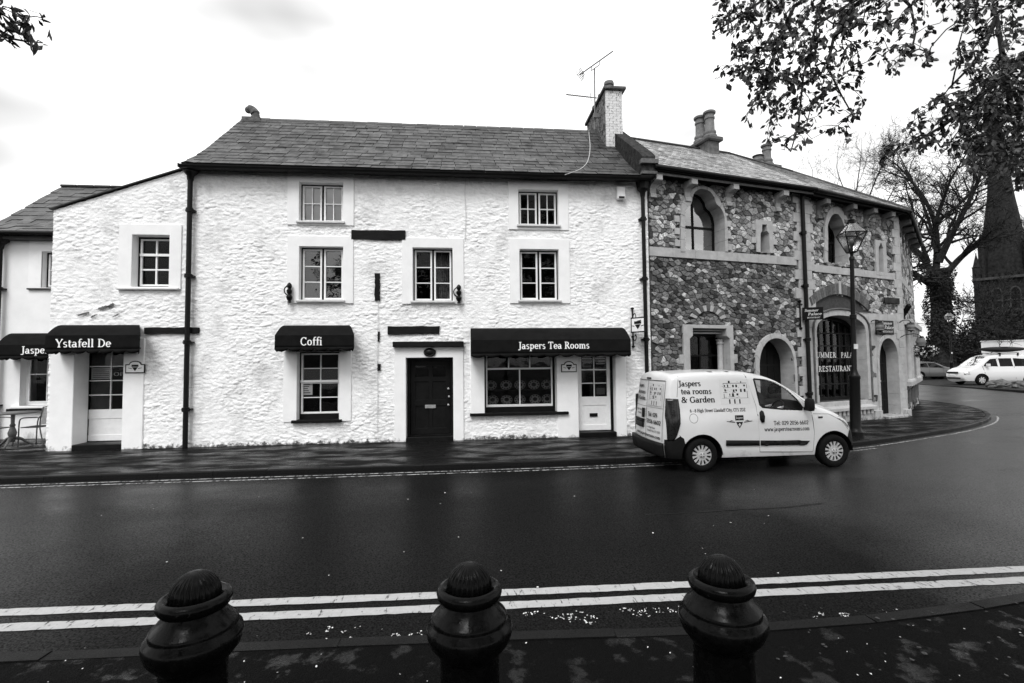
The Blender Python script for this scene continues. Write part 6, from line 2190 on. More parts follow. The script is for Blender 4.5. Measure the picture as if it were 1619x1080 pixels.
class Vehicle:
    def __init__(self, name, label, cat, loc, rz, top, zb, arches, wfn, rad, paint, windows, regions=(), crown=lambda x, z: .03, screen=None, rear_screen=None, step=.07, bumper_z=0, group=None, glass='tinted_glass'):
        self.root = empty(name, loc, rz, label, cat, group)
        self.wfn, self.rad, self.crown = wfn, rad, crown
        top = smooth_path(top, 2)
        self.top = densify(top, step)
        arr = np.array(self.top)
        self.segs = np.stack([arr[:-1], arr[1:]], 1)
        # bottom edge with wheel arches, front to rear
        bot = []
        x_f, x_r = self.top[-1][0], self.top[0][0]
        bot.append((x_f - .02, zb))
        for cx, cz, r in sorted(arches, key=lambda a: -a[0]):
            a0 = math.asin((zb - cz) / r)
            n = 16
            for k in range(n + 1):
                a = a0 + (math.pi - 2 * a0) * k / n
                bot.append((cx + r * math.cos(a), cz + r * math.sin(a)))
        bot.append((x_r + .02, zb))
        outline = self.top + densify(bot, step)
        self.outline = outline
        holes = [densify(w, step, True) for w in windows]
        feats = [densify(r[2], step, True) for r in regions]
        self.parts = {}
        verts, edges = [], []
        def loop(pts, closed=True):
            s = len(verts)
            verts.extend(Vector(p) for p in pts)
            for k in range(len(pts) - (0 if closed else 1)): edges.append((s + k, s + (k + 1) % len(pts)))
        loop(outline)
        for h in holes: loop(h)
        for f_ in feats: loop([p for p in f_])
        # rings just inside the outline give the rounded shoulders clean facets
        for off in (.03, .065, .11, .16):
            for k in range(0, len(self.top), 1):
                a = Vector(self.top[max(k - 1, 0)]); b = Vector(self.top[min(k + 1, len(self.top) - 1)])
                t = (b - a).normalized()
                p = Vector(self.top[k]) + Vector((t.y, -t.x)) * off * rad / .14
                if inpoly(p.x, p.y, outline): verts.append(p)
        x0, x1 = min(p[0] for p in outline), max(p[0] for p in outline)
        z0, z1 = min(p[1] for p in outline), max(p[1] for p in outline)
        for i in range(int((x1 - x0) / step) + 1):
            for j in range(int((z1 - z0) / step) + 1):
                p = (x0 + (i + .5 * (j % 2)) * step, z0 + j * step)
                if inpoly(*p, outline) and self.dist(*p) > .17 * rad / .14: verts.append(Vector(p))
        vo, eo, fo, *_ = delaunay_2d_cdt(verts, edges, [], 0, 1e-5)
        keep = []
        for f_ in fo:
            c = sum((vo[i] for i in f_), Vector((0, 0))) / len(f_)
            if inpoly(c.x, c.y, outline) and not any(inpoly(c.x, c.y, h) for h in holes): keep.append((f_, c))
        def emit(name, m, faces, off, sides=(-1, 1), parent=None):
            for s in sides:
                mb = MB(); mp_ = {}
                for f_, c in faces:
                    ids = []
                    for i in f_:
                        if i not in mp_:
                            x, z = vo[i]
                            mp_[i] = mb.p((x, s * (self.w(x, z) + off), z))
                        ids.append(mp_[i])
                    mb.face(*(ids if s < 0 else ids[::-1]))
                o = mb.build(name, MT[m], parent or self.root, smooth='all', local=True)
                self.parts.setdefault(name, []).append(o)
        left = keep
        for nm, m, poly, off in regions:
            ins = [k for k in left if inpoly(k[1].x, k[1].y, poly)]
            left = [k for k in left if not inpoly(k[1].x, k[1].y, poly)]
            emit(nm, m, ins, off)
        # body: both sides and the skin across the top in one mesh
        mb = MB(); 
        for s in (-1, 1):
            mp_ = {}
            for f_, c in left:
                ids = []
                for i in f_:
                    if i not in mp_:
                        x, z = vo[i]
                        mp_[i] = mb.p((x, s * self.w(x, z), z))
                    ids.append(mp_[i])
                mb.face(*(ids if s < 0 else ids[::-1]))
        ncr = 14
        rows = []
        for k, (x, z) in enumerate(self.top):
            a = Vector(self.top[max(k - 1, 0)]); b = Vector(self.top[min(k + 1, len(self.top) - 1)])
            t = (b - a).normalized(); nrm = Vector((-t.y, t.x))
            we = self.w(x, z)
            cr_ = crown(x, z)
            rows.append([mb.p((x + nrm.x * cr_ * (1 - (j / ncr * 2 - 1) ** 2), we * (j / ncr * 2 - 1), z + nrm.y * cr_ * (1 - (j / ncr * 2 - 1) ** 2))) for j in range(ncr + 1)])
        gl, gl2 = MB(), MB()
        for k in range(len(rows) - 1):
            xm, zm = (self.top[k][0] + self.top[k + 1][0]) / 2, (self.top[k][1] + self.top[k + 1][1]) / 2
            for j in range(ncr):
                is_glass = any(sc and sc[0] < xm < sc[1] and sc[2] < zm < sc[3] and 1 <= j < ncr - 1 for sc in (screen, rear_screen))
                ids = (rows[k][j], rows[k][j + 1], rows[k + 1][j + 1], rows[k + 1][j])
                if is_glass:
                    g_ = gl if xm > 2 else gl2
                    g_.face(*[g_.p(mb.v[i]) for i in ids])
                else: mb.face(*ids, m=1 if zm < bumper_z else 0)
        mb.face(mb.p((x_r + .05, -.6, zb + .02)), mb.p((x_f - .05, -.6, zb + .02)), mb.p((x_f - .05, .6, zb + .02)), mb.p((x_r + .05, .6, zb + .02)), m=1)
        self.body = mb.build('body', [MT[paint], MT['black_plastic']], self.root, smooth=True, local=True, merge=True)
        for g_, nm in ((gl, 'windscreen'), (gl2, 'rear_window')):
            if g_.f: g_.build(nm, MT[glass], self.root, smooth=True, local=True, merge=True)
        self.pane_o = []
        for h in holes:
            for s in (-1, 1):
                mb = MB()
                tri = tessellate_polygon([[Vector((a, b, 0)) for a, b in h]])
                ids = [mb.p((a, s * (self.w(a, b) - .012), b)) for a, b in h]
                for t in tri: mb.face(*[ids[i] for i in t])
                self.pane_o.append(mb.build('side_window', MT['dark_glass' if s > 0 else glass], self.root, local=True))
        for cx, cz, r in arches:      # dark wheel housings
            for s in (-1, 1):
                mb = MB()
                n = 18
                a_ = [mb.p((cx + r * math.cos(a), s * (self.w(cx, cz + r) - .01), cz + r * math.sin(a))) for a in [math.pi * k / n for k in range(n + 1)]]
                b_ = [mb.p((cx + r * math.cos(a), s * .42, cz + r * math.sin(a))) for a in [math.pi * k / n for k in range(n + 1)]]
                for k in range(n): mb.face(a_[k], a_[k + 1], b_[k + 1], b_[k])
                mb.face(*b_)
                mb.build('wheel_housing', MT['black_plastic'], self.root, local=True)

    def dist(self, x, z):
        p = np.array((x, z)); a, b = self.segs[:, 0], self.segs[:, 1]
        ab = b - a
        t = np.clip(((p - a) * ab).sum(1) / np.maximum((ab * ab).sum(1), 1e-12), 0, 1)
        return float(np.sqrt((((a + ab * t[:, None]) - p) ** 2).sum(1)).min())

    def w(self, x, z):
        q = min(self.dist(x, z) / self.rad, 1.0)
        return self.wfn(x, z) - self.rad * (1 - math.sqrt(max(0, 1 - (1 - q) ** 2)))

    def side(self, x, z, off=.004): return (x, -(self.w(x, z) + off), z)

    def patch(self, poly, name, m, off, parent=None, sides=(-1,), thick=0.0, step=.05):
        """A small panel that follows the flank."""
        for s in sides:
            mb = MB()
            pts = densify(poly, step, True)
            verts = [Vector(p) for p in pts]
            edges = [(k, (k + 1) % len(pts)) for k in range(len(pts))]
            xs, zs = [p[0] for p in pts], [p[1] for p in pts]
            for i in range(1, int((max(xs) - min(xs)) / step)):
                for j in range(1, int((max(zs) - min(zs)) / step)):
                    p = (min(xs) + i * step, min(zs) + j * step)
                    if inpoly(*p, pts): verts.append(Vector(p))
            vo, eo, fo, *_ = delaunay_2d_cdt(verts, edges, [], 0, 1e-5)
            ids = [mb.p((v.x, s * (self.w(v.x, v.y) + off), v.y)) for v in vo]
            for f_ in fo:
                c = sum((vo[i] for i in f_), Vector((0, 0))) / len(f_)
                if inpoly(c.x, c.y, pts): mb.face(*[ids[i] for i in (f_ if s < 0 else f_[::-1])])
            o = mb.build(name, MT[m], parent or self.root, smooth='all', local=True)
            if thick:
                md = o.modifiers.new('thick', 'SOLIDIFY'); md.thickness = thick; md.offset = 1
        return o

    def seam(self, pts, name='seam', width=.012, off=.0012, m='black_plastic'):
        mb = MB(); prev = None
        q = densify(pts, .05)
        for k, p in enumerate(q):
            t = (Vector(q[min(k + 1, len(q) - 1)]) - Vector(q[max(k - 1, 0)])).normalized()
            s = Vector((-t.y, t.x)) * width / 2
            cur = (mb.p(self.side(p[0] + s.x, p[1] + s.y, off)), mb.p(self.side(p[0] - s.x, p[1] - s.y, off)))
            if prev: mb.face(prev[0], prev[1], cur[1], cur[0])
            prev = cur
        mb.build(name, MT[m], self.root, local=True)

    def wheel(self, cx, cz, r, y, s, spokes=13, rim='hubcap', lift=0.0):
        tw = .19
        t = MB()
        prof = [(r * .60, -tw / 2 + .02), (r * .66, -tw / 2), (r * .9, -tw / 2), (r * .985, -tw / 2 + .025), (r, -tw / 4), (r, tw / 4), (r * .985, tw / 2 - .025), (r * .9, tw / 2), (r * .66, tw / 2), (r * .60, tw / 2 - .02)]
        n = 36
        rings = [[t.p((cx + q * math.cos(2 * math.pi * j / n), y + o_, cz + lift + q * math.sin(2 * math.pi * j / n))) for j in range(n)] for q, o_ in prof]
        for a, b in zip(rings, rings[1:]):
            for j in range(n): t.face(a[j], b[j], b[(j + 1) % n], a[(j + 1) % n])
        wl_ = MB(); 
        wo_ = empty('wheel', (0, 0, 0)); wo_.parent = self.root
        t.build('tyre', MT['rubber'], wo_, smooth='all', local=True)
        f_ = Frame((cx, y + s * (tw / 2 - .035)), 0 if s < 0 else math.pi)
        hc = MB(f_)
        R_ = r * .69
        circ = [(R_ * math.cos(2 * math.pi * k / 48), cz + lift + R_ * math.sin(2 * math.pi * k / 48)) for k in range(48)]
        hs = []
        for k in range(spokes):
            a = 2 * math.pi * (k + .5) / spokes
            da = math.pi / spokes * .52
            o_ = []
            for rr, w_ in ((.46, .55), (.52, .95), (.66, 1.0), (.80, .95), (.86, .55)):
                o_.append((R_ * rr, a - da * w_))
            o_ += [(q, 2 * a - b) for q, b in o_[::-1]]
            hs.append([(q * math.cos(b), cz + lift + q * math.sin(b)) for q, b in o_])
        hc.plate(circ, hs, -.012, .012)
        hc.build('hubcap', MT[rim], wo_, local=True, bevel=.003)
        cap = MB(f_)
        pr_ = None
        for q, dd in ((.24, .008), (.22, .028), (.12, .034), (.02, .036)):
            cur = [cap.p((R_ * q * math.cos(2 * math.pi * k / 20), dd, cz + lift + R_ * q * math.sin(2 * math.pi * k / 20))) for k in range(20)]
            if pr_:
                for k in range(20): cap.face(pr_[k], pr_[(k + 1) % 20], cur[(k + 1) % 20], cur[k])
            pr_ = cur
        cap.face(*pr_)
        cap.build('hub_centre', MT[rim], wo_, smooth=True, local=True)
        nuts = MB(f_)
        for k in range(4):
            a = math.pi / 4 + math.pi / 2 * k
            nuts.box(R_ * .17 * math.cos(a) - .008, R_ * .17 * math.cos(a) + .008, .03, .04, cz + lift + R_ * .17 * math.sin(a) - .008, cz + lift + R_ * .17 * math.sin(a) + .008)
        nuts.build('wheel_nut', MT['black_plastic'], wo_, local=True)
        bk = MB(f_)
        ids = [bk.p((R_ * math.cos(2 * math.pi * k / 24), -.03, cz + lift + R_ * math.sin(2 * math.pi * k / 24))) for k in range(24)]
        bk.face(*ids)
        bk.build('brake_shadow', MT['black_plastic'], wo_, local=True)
        return wo_

def lerp_tab(tab, x):
    if x <= tab[0][0]: return tab[0][1]
    for (a, b), (c, d) in zip(tab, tab[1:]):
        if x <= c: return b + (d - b) * (x - a) / (c - a)
    return tab[-1][1]

# --- the tea rooms' white delivery van
VX, VY = 3.42, 9.12
wz = [(.2, .815), (.32, .85), (.55, .858), (.85, .862), (.97, .855), (1.05, .835), (1.3, .808), (1.5, .785), (1.7, .755), (1.8, .74)]
wx = [(.0, -.045), (.25, -.012), (.6, 0), (2.6, 0), (3.0, -.012), (3.3, -.04), (3.6, -.11), (3.9, -.22)]
wnose = lambda x, z: lerp_tab(wz, z) + lerp_tab(wx, x) + (.022 * math.exp(-((x - 3.28) / .3) ** 2 - ((z - .62) / .22) ** 2) + .020 * math.exp(-((x - .76) / .34) ** 2 - ((z - .66) / .22) ** 2))
top = [(.15, .24), (.12, .42), (.13, .70), (.155, 1.05), (.185, 1.36), (.21, 1.60), (.25, 1.70), (.36, 1.738), (.75, 1.76), (1.2, 1.77), (1.62, 1.76), (1.95, 1.71), (2.25, 1.61), (2.55, 1.44), (2.82, 1.25), (3.02, 1.13), (3.25, 1.055),
       (3.50, .95), (3.68, .83), (3.80, .68), (3.85, .50), (3.85, .34), (3.80, .22)]
win = [(1.815, 1.625), (2.05, 1.60), (2.24, 1.545), (2.42, 1.43), (2.60, 1.24), (2.70, 1.10), (2.68, 1.055), (2.3, 1.075), (1.93, 1.115), (1.885, 1.16)]
rb_poly = [(.0, .12), (.0, .56), (.26, .58), (.36, .64), (.42, .60), (.47, .40), (.46, .12)]
fb_poly = [(3.60, .12), (3.60, .42), (3.66, .60), (3.74, .72), (3.84, .80), (4.0, .75), (4.0, .12)]
door_poly = [(1.66, 1.70), (1.80, 1.695), (2.05, 1.66), (2.27, 1.575), (2.50, 1.42), (2.72, 1.20), (2.84, 1.10), (2.89, .64), (2.86, .30), (1.84, .33), (1.81, 1.14)]
van = Vehicle('delivery_van', 'small white delivery van lettered Jaspers tea rooms parked half on the pavement', 'van', (VX, VY, ROAD_Z), 0,
              top, .24, [(.76, .29, .375), (3.28, .29, .375)], wnose, .12, 'van_paint', [win],
              [('rear_bumper', 'black_plastic', rb_poly, .012), ('front_bumper', 'black_plastic', fb_poly, .006), ('door', 'van_paint', door_poly, .002)],
              crown=lambda x, z: .03 + (.09 if x > 3.4 else .0) + (.03 if x < .35 else 0), screen=(2.28, 3.0, 1.1, 1.64), step=.06, bumper_z=.0)
vr = van.root
S = van.side
van.seam([(1.66, 1.71), (1.74, 1.42), (1.81, 1.14), (1.835, .75), (1.84, .32)])
van.seam([(2.84, 1.11), (2.875, .85), (2.89, .64), (2.86, .30)])
van.seam([(1.84, .325), (2.4, .305), (2.86, .30)])
van.seam([(.40, 1.69), (.37, 1.5), (.345, 1.32)], width=.007)
van.seam([(.345, .66), (.40, .60), (.46, .48)], width=.007)
van.seam([(2.30, 1.56), (2.56, 1.37), (2.80, 1.16), (2.98, 1.06)], width=.006)
for pts in ([(2.89, .98), (3.2, .97), (3.5, .83), (3.66, .66)],): van.seam(pts, width=.006)
van.patch([(1.20, .55), (1.20, .45), (1.825, .44), (1.825, .53)], 'rub_strip', 'black_plastic', .004, thick=.016)
van.patch([(1.85, .53), (1.85, .44), (2.72, .43), (2.79, .50)], 'rub_strip', 'black_plastic', .006, thick=.016)
van.patch([(1.855, 1.02), (1.85, .90), (1.88, .845), (1.925, .85), (1.94, .95), (1.925, 1.04), (1.89, 1.06)], 'door_handle', 'black_plastic', .004, thick=.02)
van.patch([(.15, 1.30), (.36, 1.29), (.375, 1.1), (.365, .86), (.30, .66), (.24, .56), (.15, .55)], 'tail_light', 'lamp_lens', .004, thick=.014, sides=(-1, 1))
fx, fz = .615, .945
van.seam([(fx + .075 * math.cos(a), fz + .08 * math.sin(a)) for a in [2 * math.pi * k / 20 for k in range(21)]], 'fuel_flap', .006)
van.patch([(2.98, .93), (3.07, .93), (3.07, .90), (2.98, .90)], 'side_repeater', 'lamp_lens', .003, thick=.006)
van.patch([(3.40, .88), (3.55, .80), (3.66, .70), (3.70, .76), (3.62, .87), (3.48, .94)], 'headlight', 'clear_lens', .003, thick=.006, sides=(-1, 1))
# window seal
for a, b in zip(win, win[1:] + win[:1]): pass
van.seam(win + win[:1], 'window_seal', .03, .003)
# door mirror
mb = MB()
mx_, mz_ = 2.745, 1.15
my_ = -(van.w(2.70, 1.1) + .13)
mb.lathe((0, 0, 0), [(.02, -.11), (.075, -.10), (.09, -.05), (.09, .06), (.075, .11), (.02, .12)], 14)
mb.v = [(mx_ + x * .75, my_ + y * 1.1, mz_ + z) for x, y, z in mb.v]
mb.box(mx_ - .03, mx_ + .03, my_, my_ + .14, mz_ - .10, mz_ - .05)
mb.build('door_mirror', MT['black_plastic'], vr, smooth=True, local=True)
mb2 = MB(); mb2.v = []; 
for y, sgn, lift in ((-.76, -1, 0.0), (.76, 1, .10)):
    for cx in (.76, 3.28): van.wheel(cx, .295, .295, y, sgn, 13, lift=lift)
# lettering on the flank
def vl(s, x0, x1, z, cap, track=0.0, m='black_print', mbx=None): lettering(mbx, s, lambda x, y, k: S(x, y, .0032 + k), x0, x1, z, cap, track=track, bold=.04)
mb = MB()
for s, x0, x1, z, cap in (('Jaspers', .385, .80, 1.512, .10), ('tea rooms', .42, .99, 1.372, .10), ('& Garden', .42, 1.045, 1.222, .105), ('6 - 8 High Street Llandaff City, CF5 2DZ', .56, 1.60, 1.052, .058),
                          ('Tel: 029 2056 6602', 2.11, 2.78, .795, .072), ('www.jasperstearooms.com', 1.93, 2.80, .688, .072)):
    vl(s, x0, x1, z, cap, mbx=mb)
mb.build('lettering', MT['black_print'], vr, local=True)
def picture(fn, mbg, mbd, x0, x1, z0, z1):
    """The little printed drawing of the tea rooms: pale house, dark windows, bollards in front."""
    W_, H_ = x1 - x0, z1 - z0
    def q(m_, a, b, c, d, o): m_.face(*[m_.p(fn(x0 + u * W_, z0 + v * H_, o)) for u, v in ((a, c), (b, c), (b, d), (a, d))])
    rr = random.Random(3)
    for k in range(6):
        for j in range(5): q(mbg, k / 6, (k + 1) / 6, j / 5, (j + 1) / 5, .0028)
    for row, (zz, hh) in enumerate(((.70, .10), (.50, .12), (.33, .13))):
        for k in range(6):
            u = .16 + k * .125 + rr.uniform(-.03, .03)
            if rr.random() < .3: continue
            q(mbd, u, u + rr.uniform(.03, .07), zz + rr.uniform(-.02, .02), zz + hh * rr.uniform(.6, 1), .0034)
            if rr.random() < .5: q(mbd, u - .03, u + .09, zz - .035, zz - .02, .0034)
    for u0, u1, a, b in ((.05, .95, .24, .25), (.14, .92, .84, .86), (.12, .14, .25, .85), (.91, .925, .25, .8), (.30, .36, .85, .95), (.72, .75, .86, .93)): q(mbd, u0, u1, a, b, .0034)
    for k in range(3): q(mbd, .28 + k * .17, .325 + k * .17, .02, .20, .0034)
    for k in range(26):
        u, v = rr.uniform(.02, .95), rr.uniform(.25, .95)
        q(mbd, u, u + rr.uniform(.01, .05), v, v + .012, .0036)
mbg, mbd = MB(), MB()
picture(S, mbg, mbd, 1.15, 1.71, 1.18, 1.62)
mbg.build('printed_picture', MT['white_car_paint'], vr, local=True)
mbd.build('picture_ink', MT['black_print'], vr, local=True)
mb = MB()
for poly in ([(1.385, .985), (1.385, .895), (1.545, .895), (1.545, .985)], [(1.40, .868), (1.53, .868), (1.51, .82), (1.465, .755), (1.42, .82)]):
    mb.face(*[mb.p(S(x, z, .0032)) for x, z in poly[::-1]])
for sg in (-1, 1):
    c = 1.465
    for p in ([(.08, .868), (.24, .885), (.24, .875), (.09, .853)], [(.10, .88), (.15, .90), (.20, .875), (.14, .885)]):
        mb.face(*[mb.p(S(c + sg * a, z, .0032)) for a, z in (p if sg < 0 else p[::-1])])
mb.build('shield_emblem', MT['black_print'], vr, local=True)
mb = MB()
lettering(mb, 'Jaspers', lambda x, y, k: S(x, y, .0042 + k), 1.395, 1.535, .925, .035)
for a, b, c, d in ((1.455, 1.475, .79, .845), (1.44, 1.49, .812, .826)): mb.face(*[mb.p(S(x, z, .0042)) for x, z in ((a, c), (b, c), (b, d), (a, d))])
mb.build('shield_lettering', MT['dull_white'], vr, local=True)
# the rear doors
rear_tab = [(z, x) for x, z in smooth_path(top, 2) if x < .43]
rear_tab.sort()
def REAR(y, z, off=.004):
    x = lerp_tab(rear_tab, z)
    we = van.w(x, z)
    return (x - .06 * (1 - min((y / we) ** 2, 1)) - off - .006, y, z)
def rpatch(name, m, y0, y1, z0, z1, off=.004, th=0.0, n=5):
    mb = MB()
    g = [[mb.p(REAR(y0 + (y1 - y0) * i / n, z0 + (z1 - z0) * j / n, off)) for j in range(n + 1)] for i in range(n + 1)]
    for i in range(n):
        for j in range(n): mb.face(g[i][j], g[i][j + 1], g[i + 1][j + 1], g[i + 1][j])
    o = mb.build(name, MT[m], vr, smooth=True, local=True)
    if th:
        md = o.modifiers.new('thick', 'SOLIDIFY'); md.thickness = th; md.offset = 1
    return o
rpatch('rear_bumper', 'black_plastic', -.74, .74, .26, .50, .02, .05)
rpatch('seam', 'black_plastic', -.006, .006, .52, 1.60, .003)
rpatch('seam', 'black_plastic', -.64, .64, 1.60, 1.612, .003)
rpatch('seam', 'black_plastic', -.66, -.65, .52, 1.6, .003)
rpatch('seam', 'black_plastic', -.66, .66, 1.10, 1.106, .003)
rpatch('number_plate', 'black_print', .10, .62, .68, .80, .006, .01)
rpatch('plate_light_bar', 'black_plastic', .06, .66, .81, .85, .01, .02)
rpatch('rear_handle', 'black_plastic', .08, .16, .88, 1.06, .006, .03)
rpatch('roof_light', 'lamp_lens', -.1, .1, 1.63, 1.655, .006, .01)
mb = MB()
rx = lambda x, y, k: REAR(-x, y, .0042 + k)
for s, x0, x1, z, cap in (('Jaspers', -.60, -.22, 1.46, .075), ('tea rooms', -.60, -.12, 1.335, .075), ('& Garden', -.60, -.10, 1.21, .08), ('Open 7 days', -.62, -.26, 1.0, .04), ('a week', -.55, -.30, .93, .04),
                          ('Tel: 029', .08, .46, .93, .08), ('2056 6602', .04, .60, .80, .08), ('6 - 8 High Street', .06, .40, .71, .035), ('Llandaff City CF5 2DZ', .06, .58, .65, .035), ('www.jasperstearooms.com', -.55, .60, .545, .06)):
    lettering(mb, s, rx, x0, x1, z, cap, bold=.04)
mb.build('lettering', MT['black_print'], vr, local=True)
mbg, mbd = MB(), MB()
picture(lambda x, z, o: REAR(-x, z, o + .002), mbg, mbd, .06, .60, 1.14, 1.56)
mbg.build('printed_picture', MT['white_car_paint'], vr, local=True)
mbd.build('picture_ink', MT['black_print'], vr, local=True)
# cabin: bulkhead, floor, seats, dashboard, steering wheel
mb = MB()
mb.box(1.62, 1.66, -.70, .70, .35, 1.68); mb.box(1.66, 3.0, -.78, .78, .36, .40); mb.box(2.72, 2.95, -.72, .72, .7, 1.02)
mb.build('cabin_lining', MT['interior'], vr, local=True)
for y in (-.38, .38):
    mb = MB(); mb.box(1.76, 2.24, y - .24, y + .24, .48, .62); mb.build('seat', MT['cloth'], vr, local=True, bevel=.04)
    mb = MB(); mb.box(1.70, 1.82, y - .23, y + .23, .62, 1.18); mb.box(1.70, 1.79, y - .12, y + .12, 1.20, 1.38); mb.build('seat_back', MT['cloth'], vr, local=True, bevel=.04)
mb = MB()
cxs, czs = 2.50, 1.02
ringp = [(cxs + .08 * math.sin(a) * .9, -.38 + .185 * math.cos(a), czs + .17 * math.sin(a)) for a in [2 * math.pi * k / 24 for k in range(25)]]
mb.tube(ringp, .016, 6, cap=False)
mb.tube([(cxs, -.38, czs), (2.74, -.38, .88)], .03, 6)
mb.tube([(cxs, -.55, czs), (cxs, -.21, czs)], .014, 5)
mb.build('steering_wheel', MT['black_plastic'], vr, local=True, smooth=True)

# --- the driver
def person_driver():
    J = {}
    V, E_, Rr = [], [], []
    def add(n, p, r): J[n] = len(V); V.append(p); Rr.append(r); return J[n]
    def con(a, b): E_.append((J[a], J[b]))
    y0 = -.38
    add('pelvis', (1.93, y0, .72), .14); add('waist', (1.91, y0, .88), .13); add('chest', (1.94, y0, 1.08), .15); add('neckbase', (1.97, y0, 1.215), .07); add('neck', (1.99, y0, 1.28), .052)
    add('jaw', (2.03, y0, 1.335), .068); add('head', (2.02, y0, 1.42), .088); add('crown', (2.005, y0, 1.475), .07)
    add('nose', (2.125, y0, 1.385), .017)
    for a, b in (('pelvis', 'waist'), ('waist', 'chest'), ('chest', 'neckbase'), ('neckbase', 'neck'), ('neck', 'jaw'), ('jaw', 'head'), ('head', 'crown'), ('jaw', 'nose')): con(a, b)
    for s, nm in ((-1, 'r'), (1, 'l')):
        add('sh' + nm, (1.95, y0 + s * .19, 1.16), .07); add('el' + nm, (2.15, y0 + s * .25, .94), .048); add('wr' + nm, (2.40, y0 + s * .19, 1.06), .03); add('pa' + nm, (2.455, y0 + s * .185, 1.075), .033)
        for a, b in (('chest', 'sh' + nm), ('sh' + nm, 'el' + nm), ('el' + nm, 'wr' + nm), ('wr' + nm, 'pa' + nm)): con(a, b)
        for k in range(4):
            add(f'f{k}{nm}', (2.50, y0 + s * .185 + (k - 1.5) * .006, 1.10 - k * .018), .0095); add(f'g{k}{nm}', (2.53, y0 + s * .165, 1.09 - k * .018), .009)
            con('pa' + nm, f'f{k}{nm}'); con(f'f{k}{nm}', f'g{k}{nm}')
        add('th' + nm, (2.475, y0 + s * .15, 1.09), .0095); con('pa' + nm, 'th' + nm)
        add('hip' + nm, (2.0, y0 + s * .10, .70), .095); add('kn' + nm, (2.42, y0 + s * .13, .74), .065); add('an' + nm, (2.62, y0 + s * .12, .46), .042); add('to' + nm, (2.76, y0 + s * .12, .44), .035)
        for a, b in (('pelvis', 'hip' + nm), ('hip' + nm, 'kn' + nm), ('kn' + nm, 'an' + nm), ('an' + nm, 'to' + nm)): con(a, b)
    me = bpy.data.meshes.new('person')
    me.from_pydata(V, E_, [])
    o = bpy.data.objects.new('person_tmp', me)
    col.objects.link(o)
    md = o.modifiers.new('skin', 'SKIN')
    sv = me.skin_vertices[0].data
    for k, r in enumerate(Rr): sv[k].radius = (r, r * (1.25 if k in (J['chest'], J['waist'], J['pelvis']) else 1))
    sv[J['pelvis']].use_root = True
    o.modifiers.new('sub', 'SUBSURF').levels = 2
    dg = bpy.context.evaluated_depsgraph_get()
    dg.update()
    m2 = bpy.data.meshes.new_from_object(o.evaluated_get(dg))
    bpy.data.objects.remove(o)
    m2.materials.clear()
    m2.materials.append(MT['cloth']); m2.materials.append(MT['skin'])
    for p in m2.polygons:
        c = p.center
        p.material_index = 1 if (c.z > 1.245 or (c.x > 2.385 and c.z > .95)) else 0
        p.use_smooth = True
    po = newobj('person', m2)
    po.location = (VX, VY, ROAD_Z)
    tag(po, 'driver in dark jacket sitting at the wheel of the white van', 'person')
    mb = MB()
    mb.lathe((2.005, y0, 1.40), [(.085, -.03), (.098, .02), (.097, .06), (.08, .105), (.045, .13), (.005, .135)], 16)
    mb.v = [(x - .012 if x < 2.03 else x - .025, y, z) for x, y, z in mb.v]
    mb.build('hair', MT['hair'], po, smooth=True, local=True)
    mb = MB()
    for s in (-1, 1):
        mb.lathe((2.098, y0 + s * .032, 1.425), [(.004, -.006), (.010, 0), (.004, .006)], 8)
    mb.build('eye', MT['black_print'], po, local=True)
person_driver()

# --- far cars
def simple_car(name, label, cat, loc, rz, top, zb, arches, half, wx_, paint, windows, rr, y, screen, rear=None, crown=.04):
    zt = max(p[1] for p in top)
    tab = [(zb, half - .05), (zb + .15, half - .01), (.55, half), (.85, half - .01), (.98, half - .05), (zt, half - .28)]
    v = Vehicle(name, label, cat, loc, rz, top, zb, arches, lambda x, z: lerp_tab(tab, z) + lerp_tab(wx_, x), .10, paint, windows, [], crown=lambda x, z: crown + (.08 if x > wx_[-2][0] else 0), screen=screen, rear_screen=rear, step=.1, glass='dark_glass')
    for cx, cz, r in arches:
        for s in (-1, 1): v.wheel(cx, rr, rr, s * y, s, 7)
    mb = MB(); mb.box(arches[0][0] + .5, arches[1][0] - .5, -half + .12, half - .12, zb + .05, .55); mb.build('cabin_floor', MT['interior'], v.root, local=True)
    return v

dg_ = at_depth(1478, 600, 41)
ctop = [(.12, .28), (.06, .5), (.05, .75), (.12, .98), (.42, 1.28), (.75, 1.42), (1.3, 1.47), (1.9, 1.46), (2.35, 1.38), (2.8, 1.13), (3.05, 1.0), (3.6, .92), (3.98, .80), (4.14, .62), (4.16, .42), (4.1, .26)]
cw1 = [(.75, 1.02), (.95, 1.30), (1.5, 1.37), (1.5, .98)]
cw2 = [(1.58, .98), (1.58, 1.375), (2.15, 1.34), (2.62, 1.05), (2.6, .96)]
cwx = [(0, -.12), (.5, 0), (3.0, 0), (3.7, -.06), (4.2, -.2)]
ah = R(-6)
gc = simple_car('parked_car', 'grey hatchback parked beyond the corner of the stone house', 'car', (0, 0, 0), ah, ctop, .24, [(.82, .31, .37), (3.30, .31, .37)], .86, cwx, 'grey_car_paint', [cw1, cw2], .31, .76, (2.3, 3.05, .98, 1.40), (.1, .75, .95, 1.42))
fx_ = at_depth(1506, 598, 40.5)
gd = Vector((math.cos(ah), math.sin(ah), 0))
gp = fx_ - gd * 4.15
gc.root.location = (gp.x, gp.y, fx_.z + .02)
gc.patch([(3.72, .66), (4.02, .62), (4.03, .72), (3.80, .82)], 'headlight', 'clear_lens', .004, sides=(-1, 1), thick=.01)
gc.patch([(.08, .75), (.3, .8), (.3, .95), (.12, .95)], 'tail_light', 'lamp_lens', .004, sides=(-1, 1), thick=.01)
